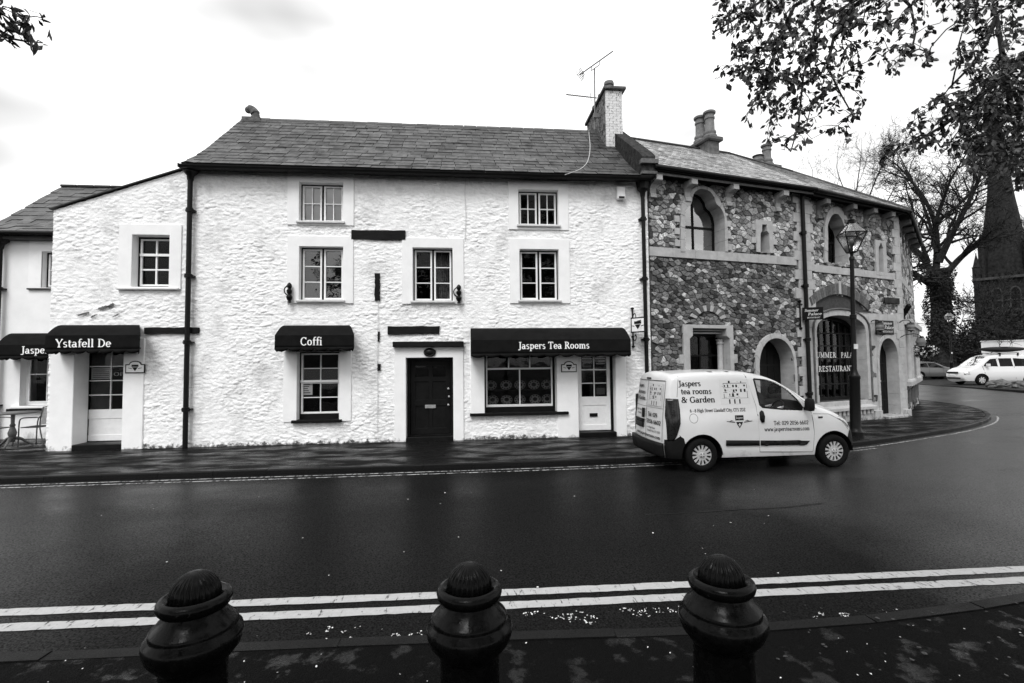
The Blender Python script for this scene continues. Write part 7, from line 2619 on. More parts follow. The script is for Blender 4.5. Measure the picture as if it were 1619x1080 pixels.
gc.seam([(1.54, 1.38), (1.54, .35)], width=.015); gc.seam([(2.66, 1.0), (2.72, .4)], width=.015); gc.seam([(.9, .95), (2.7, .93), (3.6, .8)], width=.01)
mb = MB(); mb.box(2.52, 2.66, -.98, -.84, .98, 1.1); mb.box(2.52, 2.66, .84, .98, .98, 1.1); mb.build('door_mirror', MT['grey_car_paint'], gc.root, local=True, bevel=.02)

mtop = [(.10, .30), (.04, .55), (.06, .95), (.18, 1.45), (.34, 1.78), (.7, 1.90), (1.5, 1.95), (2.6, 1.94), (3.15, 1.86), (3.6, 1.55), (3.98, 1.22), (4.25, 1.10), (4.62, 1.02), (4.82, .86), (4.88, .62), (4.86, .42), (4.78, .28)]
mw1 = [(.5, 1.18), (.55, 1.62), (1.75, 1.70), (1.75, 1.18)]
mw2 = [(1.85, 1.18), (1.85, 1.70), (2.65, 1.70), (2.65, 1.18)]
mw3 = [(2.78, 1.18), (2.78, 1.69), (3.15, 1.66), (3.55, 1.36), (3.66, 1.20)]
mwx = [(0, -.1), (.5, 0), (3.6, 0), (4.4, -.06), (4.9, -.22)]
mh = R(172)
wv = simple_car('parked_minivan', 'white people carrier with a dark kayak on its roof', 'minivan', (0, 0, 0), mh, mtop, .28, [(.95, .34, .41), (3.85, .34, .41)], .86, mwx, 'white_car_paint', [mw1, mw2, mw3], .34, .76, (3.15, 4.05, 1.2, 1.88), (.05, .3, 1.1, 1.7))
md_ = Vector((math.cos(mh), math.sin(mh), 0))
fp = at_depth(1512, 608, 31.5)
lp = fp - md_ * 4.75
wv.root.location = (lp.x, lp.y, fp.z)
# front of the people carrier: lamps, grille, plate
ml = Vector((0, 0, 0))
for s in (-1, 1): wv.patch([(4.50, .70), (4.80, .66), (4.80, .80), (4.55, .90)], 'headlight', 'clear_lens', .004, sides=(s,), thick=.01)
mb = MB(); mb.box(4.95, 4.985, -.42, .42, .74, .86); mb.build('grille', MT['black_plastic'], wv.root, local=True)
mb = MB(); mb.box(4.97, 5.0, -.60, .60, .40, .50); mb.build('lower_grille', MT['black_plastic'], wv.root, local=True)
mb = MB(); mb.box(4.99, 5.02, -.24, .24, .52, .62); mb.build('number_plate', MT['pale_print'], wv.root, local=True)
mb = MB(); mb.box(3.42, 3.58, -1.0, -.82, 1.18, 1.36); mb.box(3.42, 3.58, .82, 1.0, 1.18, 1.36); mb.build('door_mirror', MT['white_car_paint'], wv.root, local=True, bevel=.02)
mb = MB()
for x in (1.4, 2.5): mb.box(x - .03, x + .03, -.66, .66, 2.02, 2.06); mb.box(x - .03, x + .03, -.66, -.60, 1.86, 2.04); mb.box(x - .03, x + .03, .60, .66, 1.86, 2.04)
mb.build('roof_rack', MT['black_plastic'], wv.root, local=True)
wv.seam([(2.72, 1.75), (2.72, .4)], width=.02); wv.seam([(1.8, 1.75), (1.8, .4)], width=.02)
for sgn in (1,):
    mb = MB()
    for pts in ([(2.72, 1.72), (2.72, .42)], [(3.72, 1.2), (3.66, .75)], [(1.8, 1.2), (1.8, .42)]):
        for a, b in zip(pts, pts[1:]): mb.bar((a[0], sgn * (wv.w(*a) + .002), a[1]), (b[0], sgn * (wv.w(*b) + .002), b[1]), .02)
    mb.build('seam', MT['black_plastic'], wv.root, local=True)
mb = MB()
n = 26
rings = []
for k in range(n + 1):
    t = k / n
    x = .55 + 2.9 * t
    wd_ = .36 * math.sin(math.pi * t) ** .55 + .004
    hg = .17 * math.sin(math.pi * t) ** .45 + .004
    zc3 = 2.24 + .05 * (2 * t - 1) ** 2
    rings.append([mb.p((x, .25 + wd_ * math.cos(a), zc3 + hg * math.sin(a) * (1.15 if math.sin(a) > 0 else .9))) for a in [2 * math.pi * j / 16 for j in range(16)]])
for a, b in zip(rings, rings[1:]):
    for j in range(16): mb.face(a[j], a[(j + 1) % 16], b[(j + 1) % 16], b[j])
mb.lathe((2.0, .25, 2.40), [(.30, 0), (.31, .03), (.26, .035)], 14)
kay = mb.build('kayak', MT['black_plastic'], smooth=True)
kay.location = wv.root.location; kay.rotation_euler = (0, 0, mh)
tag(kay, 'dark kayak strapped on the roof of the white people carrier', 'kayak')

# ------------------------------------------------------------------ bollards
TOPZ = 1.055
def bollard(px, py, label, yaw_):
    c = ground(px, py, TOPZ)
    c = Vector((c.x, c.y + .02, NPZ))
    H_ = TOPZ - NPZ
    root = empty('bollard', c, yaw_, label, 'bollard', 'black iron bollards on the near pavement')
    o = (0, 0, 0)
    shaft = MB()
    shaft.lathe(o, [(.19, -.03), (.19, .05), (.165, .07), (.15, .11), (.128, .14), (.122, .18), (.116, H_ - .36), (.118, H_ - .345)], 40)
    shaft.build('shaft', MT['wet_iron'], root, smooth=True, local=True)
    col_ = MB()
    z = H_
    col_.lathe(o, [(.117, z - .346), (.135, z - .325), (.158, z - .295), (.168, z - .268), (.171, z - .250), (.166, z - .232), (.152, z - .219), (.1495, z - .210), (.150, z - .203), (.146, z - .196), (.134, z - .186), (.118, z - .168), (.106, z - .150), (.103, z - .140)], 48)
    col_.build('flared_collar', MT['wet_iron'], root, smooth=True, local=True)
    ring = MB()
    ring.lathe(o, [(.102, z - .145), (.116, z - .138), (.126, z - .126), (.130, z - .112), (.127, z - .098), (.119, z - .090), (.108, z - .087), (.098, z - .092), (.092, z - .096)], 48)
    ring.build('ring_collar', MT['wet_iron'], root, smooth=True, local=True)
    dome = MB()
    pr = [(.088, -.100)] + [(.090 * math.cos(R(a)), -.092 + .092 * math.sin(R(a))) for a in (0, 8, 18, 28, 38, 48, 58, 68, 76, 83, 88)]
    n = 132
    fl = 26
    dome.lathe(o, [(r, z + h) for r, h in pr], n, ribs=lambda a, k: 1 - (.10 * (.5 - .5 * math.cos(a * fl)) ** 2.0 if k < 10 else 0))
    dome.build('fluted_dome', MT['wet_iron'], root, smooth='all', local=True)
bollard(305, 906, 'black iron bollard with fluted dome, leftmost of the three in front', .2)
bollard(742, 893, 'black iron bollard with fluted dome, middle of the three in front', .5)
bollard(1143, 881, 'black iron bollard with fluted dome, rightmost of the three in front', .9)

# ------------------------------------------------------------------ street lamps
LB_ = ground(1353, 689, 0.0)
lamp = empty('street_lamp', (LB_.x, LB_.y, 0), 0, 'black street lamp with square glass lantern standing behind the van bonnet', 'street lamp', 'old style street lamps')
zz = lambda py: at_y(1350, py, LB_.y).z
zl_bot, zl_rim, zl_ap, zl_fin = zz(399), zz(370), zz(352), zz(346)
zs = zz(592)
mb = MB()
mb.lathe((0, 0, 0), [(.17, 0), (.17, .10), (.13, .14), (.115, .2), (.115, zs - .12), (.125, zs - .10), (.125, zs - .04), (.10, zs - .01), (.075, zs + .06), (.058, zs + .12), (.056, zz(505)), (.075, zz(504)), (.075, zz(498)), (.052, zz(497)), (.045, zz(412)), (.06, zz(411)), (.06, zz(407)), (.035, zz(405)), (.04, zl_bot)], 20)
mb.build('post', MT['iron'], lamp, smooth=True, local=True)
mb = MB()
zlb = zz(423)
mb.tube([(-.26, 0, zlb), (.26, 0, zlb)], .014, 8)
for s in (-1, 1): mb.lathe((s * .26, 0, zlb - .02), [(.01, 0), (.025, .02), (.01, .04)], 8)
mb.build('ladder_bar', MT['iron'], lamp, smooth=True, local=True)
r0_, r1_ = .115, .34
mb = MB()
cs = [(1, 1), (-1, 1), (-1, -1), (1, -1)]
rot = R(28)
def cn_(k, r, z): 
    a = rot + math.pi / 2 * k
    return (r * math.cos(a), r * math.sin(a), z)
for k in range(4):
    mb.bar(cn_(k, r0_, zl_bot), cn_(k, r1_, zl_rim), .022)
    for r, z in ((r0_, zl_bot), (r1_, zl_rim)): mb.bar(cn_(k, r, z), cn_(k + 1, r, z), .024)
    mb.bar(cn_(k, r1_, zl_rim), cn_(k, .07, zl_ap), .016)
mb.build('lantern_frame', MT['iron'], lamp, local=True)
for k in range(4):
    g = MB(); g.quad(cn_(k, r0_ - .01, zl_bot), cn_(k + 1, r0_ - .01, zl_bot), cn_(k + 1, r1_ - .01, zl_rim), cn_(k, r1_ - .01, zl_rim)); g.build('pane', MT['lamp_glass'], lamp, local=True)
mb = MB()
for k in range(4): mb.quad(cn_(k, r1_ * .96, zl_rim + .012), cn_(k + 1, r1_ * .96, zl_rim + .012), cn_(k + 1, .09, zl_ap), cn_(k, .09, zl_ap))
mb.build('lantern_roof', MT['lamp_glass'], lamp, local=True)
mb = MB()
mb.lathe((0, 0, zl_ap - .02), [(.10, 0), (.11, .02), (.07, .05), (.085, .08), (.05, .10), (.02, .12), (.035, .15), (.01, .21)], 14)
mb.build('finial', MT['iron'], lamp, smooth=True, local=True)
mb = MB(); mb.lathe((0, 0, zl_bot), [(.035, .0), (.035, .12), (.02, .13), (.05, .18), (.055, .26), (.03, .34)], 12); mb.build('lamp_bulb', MT['dull_white'], lamp, smooth=True, local=True)
mb = MB(); mb.box(-.05, .05, -.075, -.058, zz(548) - .06, zz(548) + .06); mb.build('number_tag', MT['dull_white'], lamp, local=True)
lamp.rotation_euler = (0, R(1.35), 0)
l2 = copy_tree(lamp)
l2.rotation_euler = (0, 0, 0)
p = at_depth(1505, 585, 37)
l2.location = (p.x, p.y, .12)
l2['label'] = 'distant street lamp standing in front of the ivy-covered tree'

# ------------------------------------------------------------------ café table and chairs at the left edge
tb = ground(19, 703, 0.0)
tb.y = 12.75; tb = at_y(19, 700, 12.75)
table = empty('cafe_table', (tb.x, tb.y, 0), 0, 'round pedestal café table on tripod feet at the left edge', 'table')
tz = at_y(19, 652, 12.75).z
mb = MB(); mb.lathe((0, 0, tz - .03), [(.46, 0), (.485, .01), (.485, .025), (.47, .03)], 36); mb.build('table_top', MT['galvanised'], table, smooth=True, local=True)
mb = MB(); mb.lathe((0, 0, .12), [(.05, 0), (.06, .04), (.04, .07), (.075, .16), (.085, .22), (.06, .3), (.04, .36), (.055, .40), (.035, .44), (.04, tz - .16), (.09, tz - .15)], 16); mb.build('pedestal', MT['galvanised'], table, smooth=True, local=True)
for k in range(3):
    a = R(-90 + 120 * k + 20)
    mb = MB()
    pts = smooth_path([(0.03, .22), (.14, .20), (.24, .10), (.33, .03), (.38, .025)], 1)
    mb.tube([(r * math.cos(a), r * math.sin(a), h) for r, h in pts], [.035 - .016 * i / (len(pts) - 1) for i in range(len(pts))], 8)
    mb.build('foot', MT['galvanised'], table, smooth=True, local=True)

def cafe_chair(loc, rz, label):
    """Metal armchair facing local +x."""
    c = empty('cafe_chair', loc, rz, label, 'chair', 'metal café chairs beside the round table')
    for s in (-1, 1):
        mb = MB(); mb.tube(smooth_path([(.24, s * .25, 0), (.235, s * .25, .35), (.225, s * .26, .58), (.19, s * .265, .655), (.10, s * .265, .675), (-.18, s * .26, .68)], 1), .014, 8); mb.build('leg', MT['galvanised'], c, smooth=True, local=True)
        mb = MB(); mb.tube(smooth_path([(-.30, s * .22, 0), (-.24, s * .22, .25), (-.20, s * .22, .46), (-.22, s * .22, .70), (-.27, s * .22, .92)], 1), .014, 8); mb.build('leg', MT['galvanised'], c, smooth=True, local=True)
    mb = MB()
    mb.box(-.20, .22, -.24, .24, .425, .445)
    mb.build('seat', MT['galvanised'], c, local=True, bevel=.008)
    mb = MB()
    mb.tube([(-.27, -.22, .92), (-.275, 0, .935), (-.27, .22, .92)], .014, 8)
    mb.build('top_rail', MT['galvanised'], c, smooth=True, local=True)
    mb = MB()
    mb.quad((-.205, -.20, .50), (-.205, .20, .50), (-.265, .20, .90), (-.265, -.20, .90))
    o = mb.build('backrest', MT['lettering_grey'], c, local=True)
    md = o.modifiers.new('thick', 'SOLIDIFY'); md.thickness = .008
cr_ = at_y(60, 700, 13.15)
cafe_chair((cr_.x, cr_.y, 0), R(180), 'metal café chair right of the table, against the annex corner')
cl_ = at_y(-12, 700, 12.9)
cafe_chair((cl_.x, cl_.y, 0), R(0), 'metal café chair cut by the left edge, behind the table')

# ------------------------------------------------------------------ leaves and trees
def add_leaf(mb, pos, d, n, L_, W_, tone, fold=.25):
    d = d.normalized(); s = d.cross(n)
    if s.length < 1e-4: s = d.cross(Vector((1, .3, 0)))
    s.normalize(); n = s.cross(d)
    b = mb.p(pos); m1 = mb.p(pos + d * L_ * .45 + s * W_ / 2 + n * fold * W_ * .5); m2 = mb.p(pos + d * L_ * .45 - s * W_ / 2 + n * fold * W_ * .5)
    q1 = mb.p(pos + d * L_ * .78 + s * W_ * .30 + n * fold * W_ * .2); q2 = mb.p(pos + d * L_ * .78 - s * W_ * .30 + n * fold * W_ * .2); t = mb.p(pos + d * L_ - n * .08 * L_)
    c = mb.p(pos + d * L_ * .5)
    for f_ in ((b, m1, c), (c, m1, q1), (c, q1, t), (b, c, m2), (c, q2, m2), (c, t, q2)): mb.face(*f_); mb.tone.append(tone)

def rv(r): return Vector((r.gauss(0, 1), r.gauss(0, 1), r.gauss(0, 1))).normalized()

class Network:
    """Grows twigs to sample points, each joined to the nearest wood already there."""
    def __init__(self): self.P, self.par = [], []
    def chain(self, pts, par=-1):
        for p in pts:
            self.P.append(Vector(p)); self.par.append(par); par = len(self.P) - 1
        return par
    def grow(self, samples, root):
        arr = np.array([list(p) for p in self.P])
        S_ = np.array([list(s) for s in samples])
        order = np.argsort(((S_[:, None] - arr[None]) ** 2).sum(2).min(1))
        tips = []
        for k in order:
            A_ = np.array([list(p) for p in self.P])
            d = ((A_ - S_[k]) ** 2).sum(1)
            j = int(d.argmin())
            a, b = self.P[j], Vector(S_[k])
            mid = a.lerp(b, .5) + Vector((0, 0, .12 * (b - a).length))
            i = self.chain([mid, b], j)
            tips.append((i, (b - mid).normalized()))
        return tips
    def mesh(self, r_tip, expo=2.2, rmax=.2):
        n = len(self.P)
        w = [0.0] * n
        kids = [0] * n
        for i in range(n - 1, -1, -1):
            if w[i] == 0: w[i] = 1
            if self.par[i] >= 0: w[self.par[i]] += w[i]
        mb = MB()
        for i in range(n):
            j = self.par[i]
            if j < 0: continue
            ra, rb = min(r_tip * w[j] ** (1 / expo), rmax), min(r_tip * w[i] ** (1 / expo), rmax)
            mb.tube([self.P[j], self.P[i]], [min(ra, rb * 1.5), rb], 5 if rb < .02 else 8, cap=False)
        return mb

rl = random.Random(11)
def sample_zone(poly, n, d0, d1, holes_=()):
    xs, ys = [p[0] for p in poly], [p[1] for p in poly]
    out = []
    while len(out) < n:
        x, y = rl.uniform(min(xs), max(xs)), rl.uniform(min(ys), max(ys))
        if inpoly(x, y, poly) and not any(inpoly(x, y, h) for h in holes_): out.append(at_depth(x, y, rl.uniform(d0, d1)))
    return out

def leaf_cluster(mb, p, d, n, L0, L1, ratio, droop):
    for k in range(n):
        q = p - d * rl.uniform(0, .16) + rv(rl) * .03
        v = (d * .5 + rv(rl) * .75 + Vector((0, 0, -droop)))
        L_ = rl.uniform(L0, L1)
        add_leaf(mb, q, v, rv(rl), L_, L_ * ratio * rl.uniform(.8, 1.15), rl.uniform(.55, 1.35))

beech = empty('overhanging_tree', (8.6, 2.0, NPZ), 0, 'leafy tree whose drooping branches hang into the upper right corner', 'tree')
net = Network()
trunk = [(8.6, 2.0, NPZ), (8.55, 2.05, 1.5), (8.4, 2.2, 3.0), (8.2, 2.6, 4.6), (8.0, 3.2, 6.2)]
net.chain(trunk)
j0 = len(net.P) - 1
def mother(pts, par): return net.chain([at_depth(*q) for q in pts], par)
m1 = mother([(1700, -160, 6.2), (1560, -130, 6.2), (1470, -60, 6.2), (1400, -30, 6.1)], j0)
a1 = mother([(1345, 15, 6.0), (1318, 60, 5.9), (1308, 105, 5.8), (1330, 150, 5.8), (1350, 185, 5.8)], m1)
a2 = mother([(1310, -20, 6.2), (1255, 10, 6.2), (1235, 60, 6.2), (1215, 110, 6.1), (1200, 150, 6.0)], m1)
a3 = mother([(1440, 10, 6.3), (1448, 50, 6.3), (1440, 85, 6.2)], m1)
a4 = mother([(1220, -10, 6.3), (1170, 25, 6.3), (1130, 50, 6.3)], m1)
a5 = mother([(1290, 40, 6.0), (1270, 120, 6.0), (1262, 200, 5.9), (1250, 240, 5.9)], m1)
m2 = mother([(1720, 20, 6.6), (1640, 70, 6.5), (1590, 120, 6.4)], j0)
b1 = mother([(1540, 160, 6.3), (1490, 200, 6.2), (1440, 228, 6.1), (1400, 245, 6.1)], m2)
b2 = mother([(1575, 20, 6.6), (1560, 70, 6.5), (1530, 110, 6.4), (1500, 140, 6.4)], m2)
b3 = mother([(1600, 180, 6.4), (1560, 220, 6.3), (1530, 260, 6.3)], m2)
b4 = mother([(1640, 220, 6.5), (1610, 260, 6.4)], m2)
zoneA = [(1112, 62), (1128, 30), (1138, -30), (1500, -30), (1500, 30), (1480, 60), (1475, 110), (1455, 118), (1430, 95), (1425, 125), (1400, 128), (1392, 95), (1372, 100), (1362, 122), (1372, 165), (1350, 185), (1352, 215), (1330, 235), (1300, 215), (1262, 250), (1240, 235), (1195, 220), (1180, 190), (1160, 140), (1130, 130), (1130, 105), (1140, 75)]
zoneA2 = [(1140, -20), (1400, -20), (1350, 40), (1320, 120), (1290, 170), (1230, 180), (1190, 120), (1150, 80)]
zoneB = [(1640, -20), (1485, -20), (1520, 60), (1505, 95), (1520, 120), (1480, 150), (1440, 190), (1400, 225), (1378, 262), (1390, 268), (1425, 235), (1470, 245), (1500, 240), (1530, 270), (1560, 290), (1640, 310)]
zoneB2 = [(1640, 60), (1560, 100), (1500, 170), (1540, 240), (1640, 290)]
tips = net.grow(sample_zone(zoneA, 380, 5.3, 6.8) + sample_zone(zoneA2, 270, 5.3, 6.8) + sample_zone(zoneB, 450, 5.5, 7.2) + sample_zone(zoneB2, 400, 5.5, 7.2) +
                [Vector((rl.uniform(6, 11), rl.uniform(0.5, 4.5), rl.uniform(5.0, 8.5))) for _ in range(70)], 0)
net.mesh(.0030, 2.0, .24).build('trunk', MT['bark'], beech, smooth=True)
mb = MB()
for i, d in tips:
    leaf_cluster(mb, net.P[i], d, rl.randint(3, 6), .062, .098, .56, .55)
tag(mb.build('crown', MT['leaf'], beech), kind='stuff')

ash = empty('overhanging_tree', (-5.2, 0.4, NPZ), 0, 'leafy tree whose few narrow leaves hang into the upper left corner', 'tree')
net = Network()
net.chain([(-5.2, .4, NPZ), (-5.1, .5, 1.6), (-4.8, .8, 3.2), (-4.3, 1.3, 4.4)])
j0 = len(net.P) - 1
m1 = mother([(-120, -60, 3.2), (-60, -10, 3.1), (0, 20, 3.0), (40, 45, 3.0)], j0)
mother([(-30, 40, 3.1), (10, 60, 3.0), (45, 66, 3.0), (68, 68, 3.0)], m1 - 2)
zl_ = [(-90, -60), (35, -60), (48, 10), (68, 22), (70, 35), (40, 45), (48, 62), (58, 80), (30, 70), (0, 72), (-90, 80)]
tips = net.grow(sample_zone(zl_, 62, 2.8, 3.3) + [Vector((rl.uniform(-6.5, -3.6), rl.uniform(-.6, 1.6), rl.uniform(3.6, 5.6))) for _ in range(40)], 0)
net.mesh(.0030, 2.0, .16).build('trunk', MT['bark'], ash, smooth=True)
mb = MB()
for i, d in tips: leaf_cluster(mb, net.P[i], d, rl.randint(4, 6), .055, .085, .36, .45)
tag(mb.build('crown', MT['leaf'], ash), kind='stuff')

def leafy_tree(loc, h, rad, label, seed, nl=2600, leaf=.28):
    r_ = random.Random(seed)
    t = empty('street_tree', loc, 0, label, 'tree', 'trees across the street, mirrored in the windows')
    nt = Network()
    b = Vector(loc)
    nt.chain([b, b + Vector((.1, 0, h * .2)), b + Vector((0, .15, h * .4)), b + Vector((.1, 0, h * .6)), b + Vector((0, 0, h * .8))])
    sm = []
    while len(sm) < 150:
        v = Vector((r_.uniform(-1, 1), r_.uniform(-1, 1), r_.uniform(-1, 1)))
        if v.length < 1: sm.append(b + Vector((v.x * rad, v.y * rad, h * .64 + v.z * h * .36)))
    tp = nt.grow(sm, 0)
    nt.mesh(.012, 2.1, .3).build('trunk', MT['bark'], t, smooth=True)
    mb = MB()
    for k in range(nl):
        i, d = tp[r_.randrange(len(tp))]
        p = nt.P[i] + rv(r_) * abs(r_.gauss(0, .45))
        add_leaf(mb, p, rv(r_) + Vector((0, 0, -.4)), rv(r_), leaf, leaf * .6, r_.uniform(.6, 1.3))
    tag(mb.build('crown', MT['leaf'], t), kind='stuff')
leafy_tree((2.4, -3.6, NPZ), 10.8, 4.9, 'tall broad tree overhanging the viewpoint, mirrored in the right hand windows', 3, 5200)
leafy_tree((-4.6, -3.8, NPZ), 9.0, 3.9, 'smaller tree behind the viewpoint, mirrored low in the left window', 4, 3600)
leafy_tree((13.5, -6.5, NPZ), 11.0, 3.4, 'broad tree behind the viewpoint on the right, mirrored in the stone house', 5, 2000)

# ------------------------------------------------------------------ beyond the corner: verge, hedge, bare trees, tower
k0, k1 = at_depth(1488, 611, 31), at_depth(1640, 623, 24.5)
kd = (k1 - k0).normalized()
vp = [tuple((k0 - kd * 26).xy), tuple((k0 - kd * 6).xy), tuple(k0.xy), tuple(k0.lerp(k1, .5).xy), tuple(k1.xy), tuple((k1 + kd * 14).xy)]
bk_ = [(x + 55 * .62, y + 55 * .78) for x, y in vp]
VZ = .15
vg = MB()
ia = [vg.p((x, y, VZ)) for x, y in vp]; ib = [vg.p((x, y, VZ + .1)) for x, y in bk_]; ic = [vg.p((x, y, -.2)) for x, y in vp]
for k in range(len(vp) - 1): vg.face(ia[k], ia[k + 1], ib[k + 1], ib[k]); vg.face(ic[k], ic[k + 1], ia[k + 1], ia[k])
verge = tag(vg.build('verge', MT['soil']), kind='structure')
kerbp = [tuple(k0.xy), tuple(k1.xy), tuple((k1 + kd * 8).xy)]
L_ = (Vector(kerbp[-1]) - Vector(kerbp[0])).length
mb_k = resample(kerbp, int(L_ / 1.2))
for a, b in zip(mb_k, mb_k[1:]):
    a, b = Vector(a), Vector(b)
    t = (b - a).normalized()
    s = Vector((t.y, -t.x))
    if s.dot(Vector((.6, .8))) < 0: s = -s
    mb = MB()
    f_ = [a + t * .01, b - t * .01]
    i = [mb.p((*q, z)) for z in (-.1, VZ + .01) for q in (f_[0] - s * .02, f_[1] - s * .02, f_[1] + s * .13, f_[0] + s * .13)]
    for q in ((0, 1, 2, 3), (7, 6, 5, 4), (0, 4, 5, 1), (1, 5, 6, 2), (2, 6, 7, 3), (3, 7, 4, 0)): mb.face(*[i[k] for k in q])
    mb.build('kerb_stone', MT['kerb'], verge)
wv.root.location.z = VZ; kay.location.z = VZ
gc.root.location.z = VZ + .03

def boulder(loc, r, seed, label):
    r_ = random.Random(seed)
    bm = bmesh.new()
    bmesh.ops.create_icosphere(bm, subdivisions=3, radius=1)
    for v in bm.verts:
        n = v.co.normalized()
        k = 1 + .22 * math.sin(n.x * 4 + seed) * math.cos(n.y * 3 + seed * 2) + .12 * math.sin(n.z * 7 + n.x * 5 + seed) + r_.uniform(-.03, .03)
        v.co = Vector((n.x * r * 1.5, n.y * r, n.z * r * .8)) * k
    me = bpy.data.meshes.new('boulder'); bm.to_mesh(me); bm.free()
    o = newobj('boulder', me, None, MT['weathered_stone'])
    o.location = loc; o.rotation_euler = (0, 0, seed)
    tag(o, label, 'boulder', 'boulders along the verge')
for k, (px, r, lab) in enumerate([(1568, .26, 'low dark boulder under the people carrier, leftmost on the verge'), (1583, .40, 'largest dark boulder in front of the people carrier'), (1594, .28, 'dark boulder just right of the largest one'), (1606, .24, 'small dark boulder near the right edge'), (1618, .34, 'dark boulder cut by the right edge')]):
    p = at_depth(px, 604, 28.3 - .25 * k)
    boulder((p.x, p.y, VZ + r * .4), r, k + 1, lab)

def leaf_mass(name, label, cat, centre, sx, sy, sz, n, size, mat, rot_=0.0, core=True, shape='box', seed=1, group=None):
    r_ = random.Random(seed)
    o = empty(name, centre, rot_, label, cat, group)
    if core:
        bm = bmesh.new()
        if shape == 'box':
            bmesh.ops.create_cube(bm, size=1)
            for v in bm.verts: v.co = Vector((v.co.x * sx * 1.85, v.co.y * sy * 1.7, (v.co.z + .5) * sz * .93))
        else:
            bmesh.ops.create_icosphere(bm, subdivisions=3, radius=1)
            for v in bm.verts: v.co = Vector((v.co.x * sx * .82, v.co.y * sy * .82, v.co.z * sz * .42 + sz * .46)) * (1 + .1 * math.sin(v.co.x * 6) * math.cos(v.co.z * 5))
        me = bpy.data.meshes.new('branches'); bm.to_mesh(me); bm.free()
        newobj('branches', me, o, MT['interior'])  # solid near-black core put in for the dark inside, not modelled branches
    mb = MB()
    for k in range(n):
        if shape == 'box':
            f_ = r_.choice('xyyyzz')
            p = Vector((r_.uniform(-sx, sx), r_.uniform(-sy, sy), r_.uniform(0, sz)))
            if f_ == 'x': p.x = r_.choice((-sx, sx))
            if f_ == 'y': p.y = r_.choice((-sy, sy))
            if f_ == 'z': p.z = sz
            p += rv(r_) * .12
        else:
            v = rv(r_)
            q = r_.uniform(.8, 1.08) * (1 + .12 * math.sin(v.x * 7 + seed) * math.cos(v.z * 6))
            p = Vector((v.x * sx * q, v.y * sy * q, sz * .5 + v.z * sz * .5 * q))
        add_leaf(mb, p, rv(r_) + Vector((0, 0, .2)), rv(r_), size * r_.uniform(.7, 1.3), size * .6, r_.uniform(.5, 1.5))
    tag(mb.build('foliage', MT[mat], o, local=True), kind='stuff')
    return o

ra = R(-46)
p = at_depth(1500, 585, 46)
leaf_mass('hedge', 'long dark clipped hedge behind the grey hatchback', 'hedge', (p.x, p.y, VZ), 7.5, .9, 2.35, 5200, .2, 'hedge_leaf', ra, seed=2)
p = at_depth(1535, 580, 52)
leaf_mass('evergreen_bush', 'dark evergreen bush rising behind the hedge', 'bush', (p.x, p.y, VZ), 2.3, 2.0, 4.6, 2600, .28, 'hedge_leaf', 0, shape='blob', seed=3)
p = at_depth(1575, 580, 56)
leaf_mass('evergreen_bush', 'broad dark evergreen below the church tower', 'bush', (p.x, p.y, VZ), 3.4, 2.6, 7.2, 3800, .32, 'hedge_leaf', 0, shape='blob', seed=4)
p = at_depth(1618, 580, 52)
leaf_mass('evergreen_bush', 'tall dark evergreen at the right edge behind the people carrier', 'bush', (p.x, p.y, VZ), 3.2, 2.6, 7.0, 3800, .32, 'hedge_leaf', 0, shape='blob', seed=5)
p = at_depth(1462, 585, 44)
leaf_mass('evergreen_bush', 'dark shrub between stone house and ivy-covered tree', 'bush', (p.x, p.y, VZ), 1.8, 1.6, 3.4, 2200, .24, 'hedge_leaf', 0, shape='blob', seed=6)

fwx = Frame(at_depth(1553, 580, 38).xy, R(-50))
wl0 = at_depth(1553, 559, 38).z; wl1 = at_depth(1560, 539, 38).z
wb = MB(fwx).box(0, 3.6, -.2, 0, VZ - .1, wl1 - .06).build('white_wall', MT['render'])
tag(wb, 'short white wall standing behind the people carrier', 'wall')
MB(fwx).box(-.05, 3.65, -.26, .06, wl1 - .06, wl1).build('coping', MT['render'], wb)

# hanging basket of pale flowers by the receding wall
bu, bz = FS.hit(1462, 556, .9)
bp = at_depth(1461, 556, 17.6)
basket = empty('flower_basket', bp, 0, 'hanging basket of pale flowers at the far end of the stone house', 'flower basket')
mb = MB(); mb.lathe((0, 0, -.22), [(.05, 0), (.18, .06), (.25, .16), (.27, .22)], 16); mb.tube([(0, 0, .0), (0, 0, .55)], .01, 5); mb.tube([(0, 0, .55), (-.35, .25, .6), (-.6, .45, .58)], .015, 5); mb.build('basket', MT['iron'], basket, smooth=True, local=True)
mb = MB(); mb2_ = MB()
for k in range(260):
    v = rv(rl); q = Vector((v.x * .36, v.y * .36, .02 + v.z * .2))
    add_leaf(mb, q, v, rv(rl), .09, .05, rl.uniform(.6, 1.4))
for k in range(120):
    v = rv(rl); q = Vector((v.x * .40, v.y * .40, .03 + v.z * .23))
    for j in range(5):
        add_leaf(mb2_, q, rv(rl), v, .045, .035, 1.0)
tag(mb.build('foliage', MT['hedge_leaf'], basket, local=True), kind='stuff')
tag(mb2_.build('blossom', MT['petal'], basket, local=True), kind='stuff')

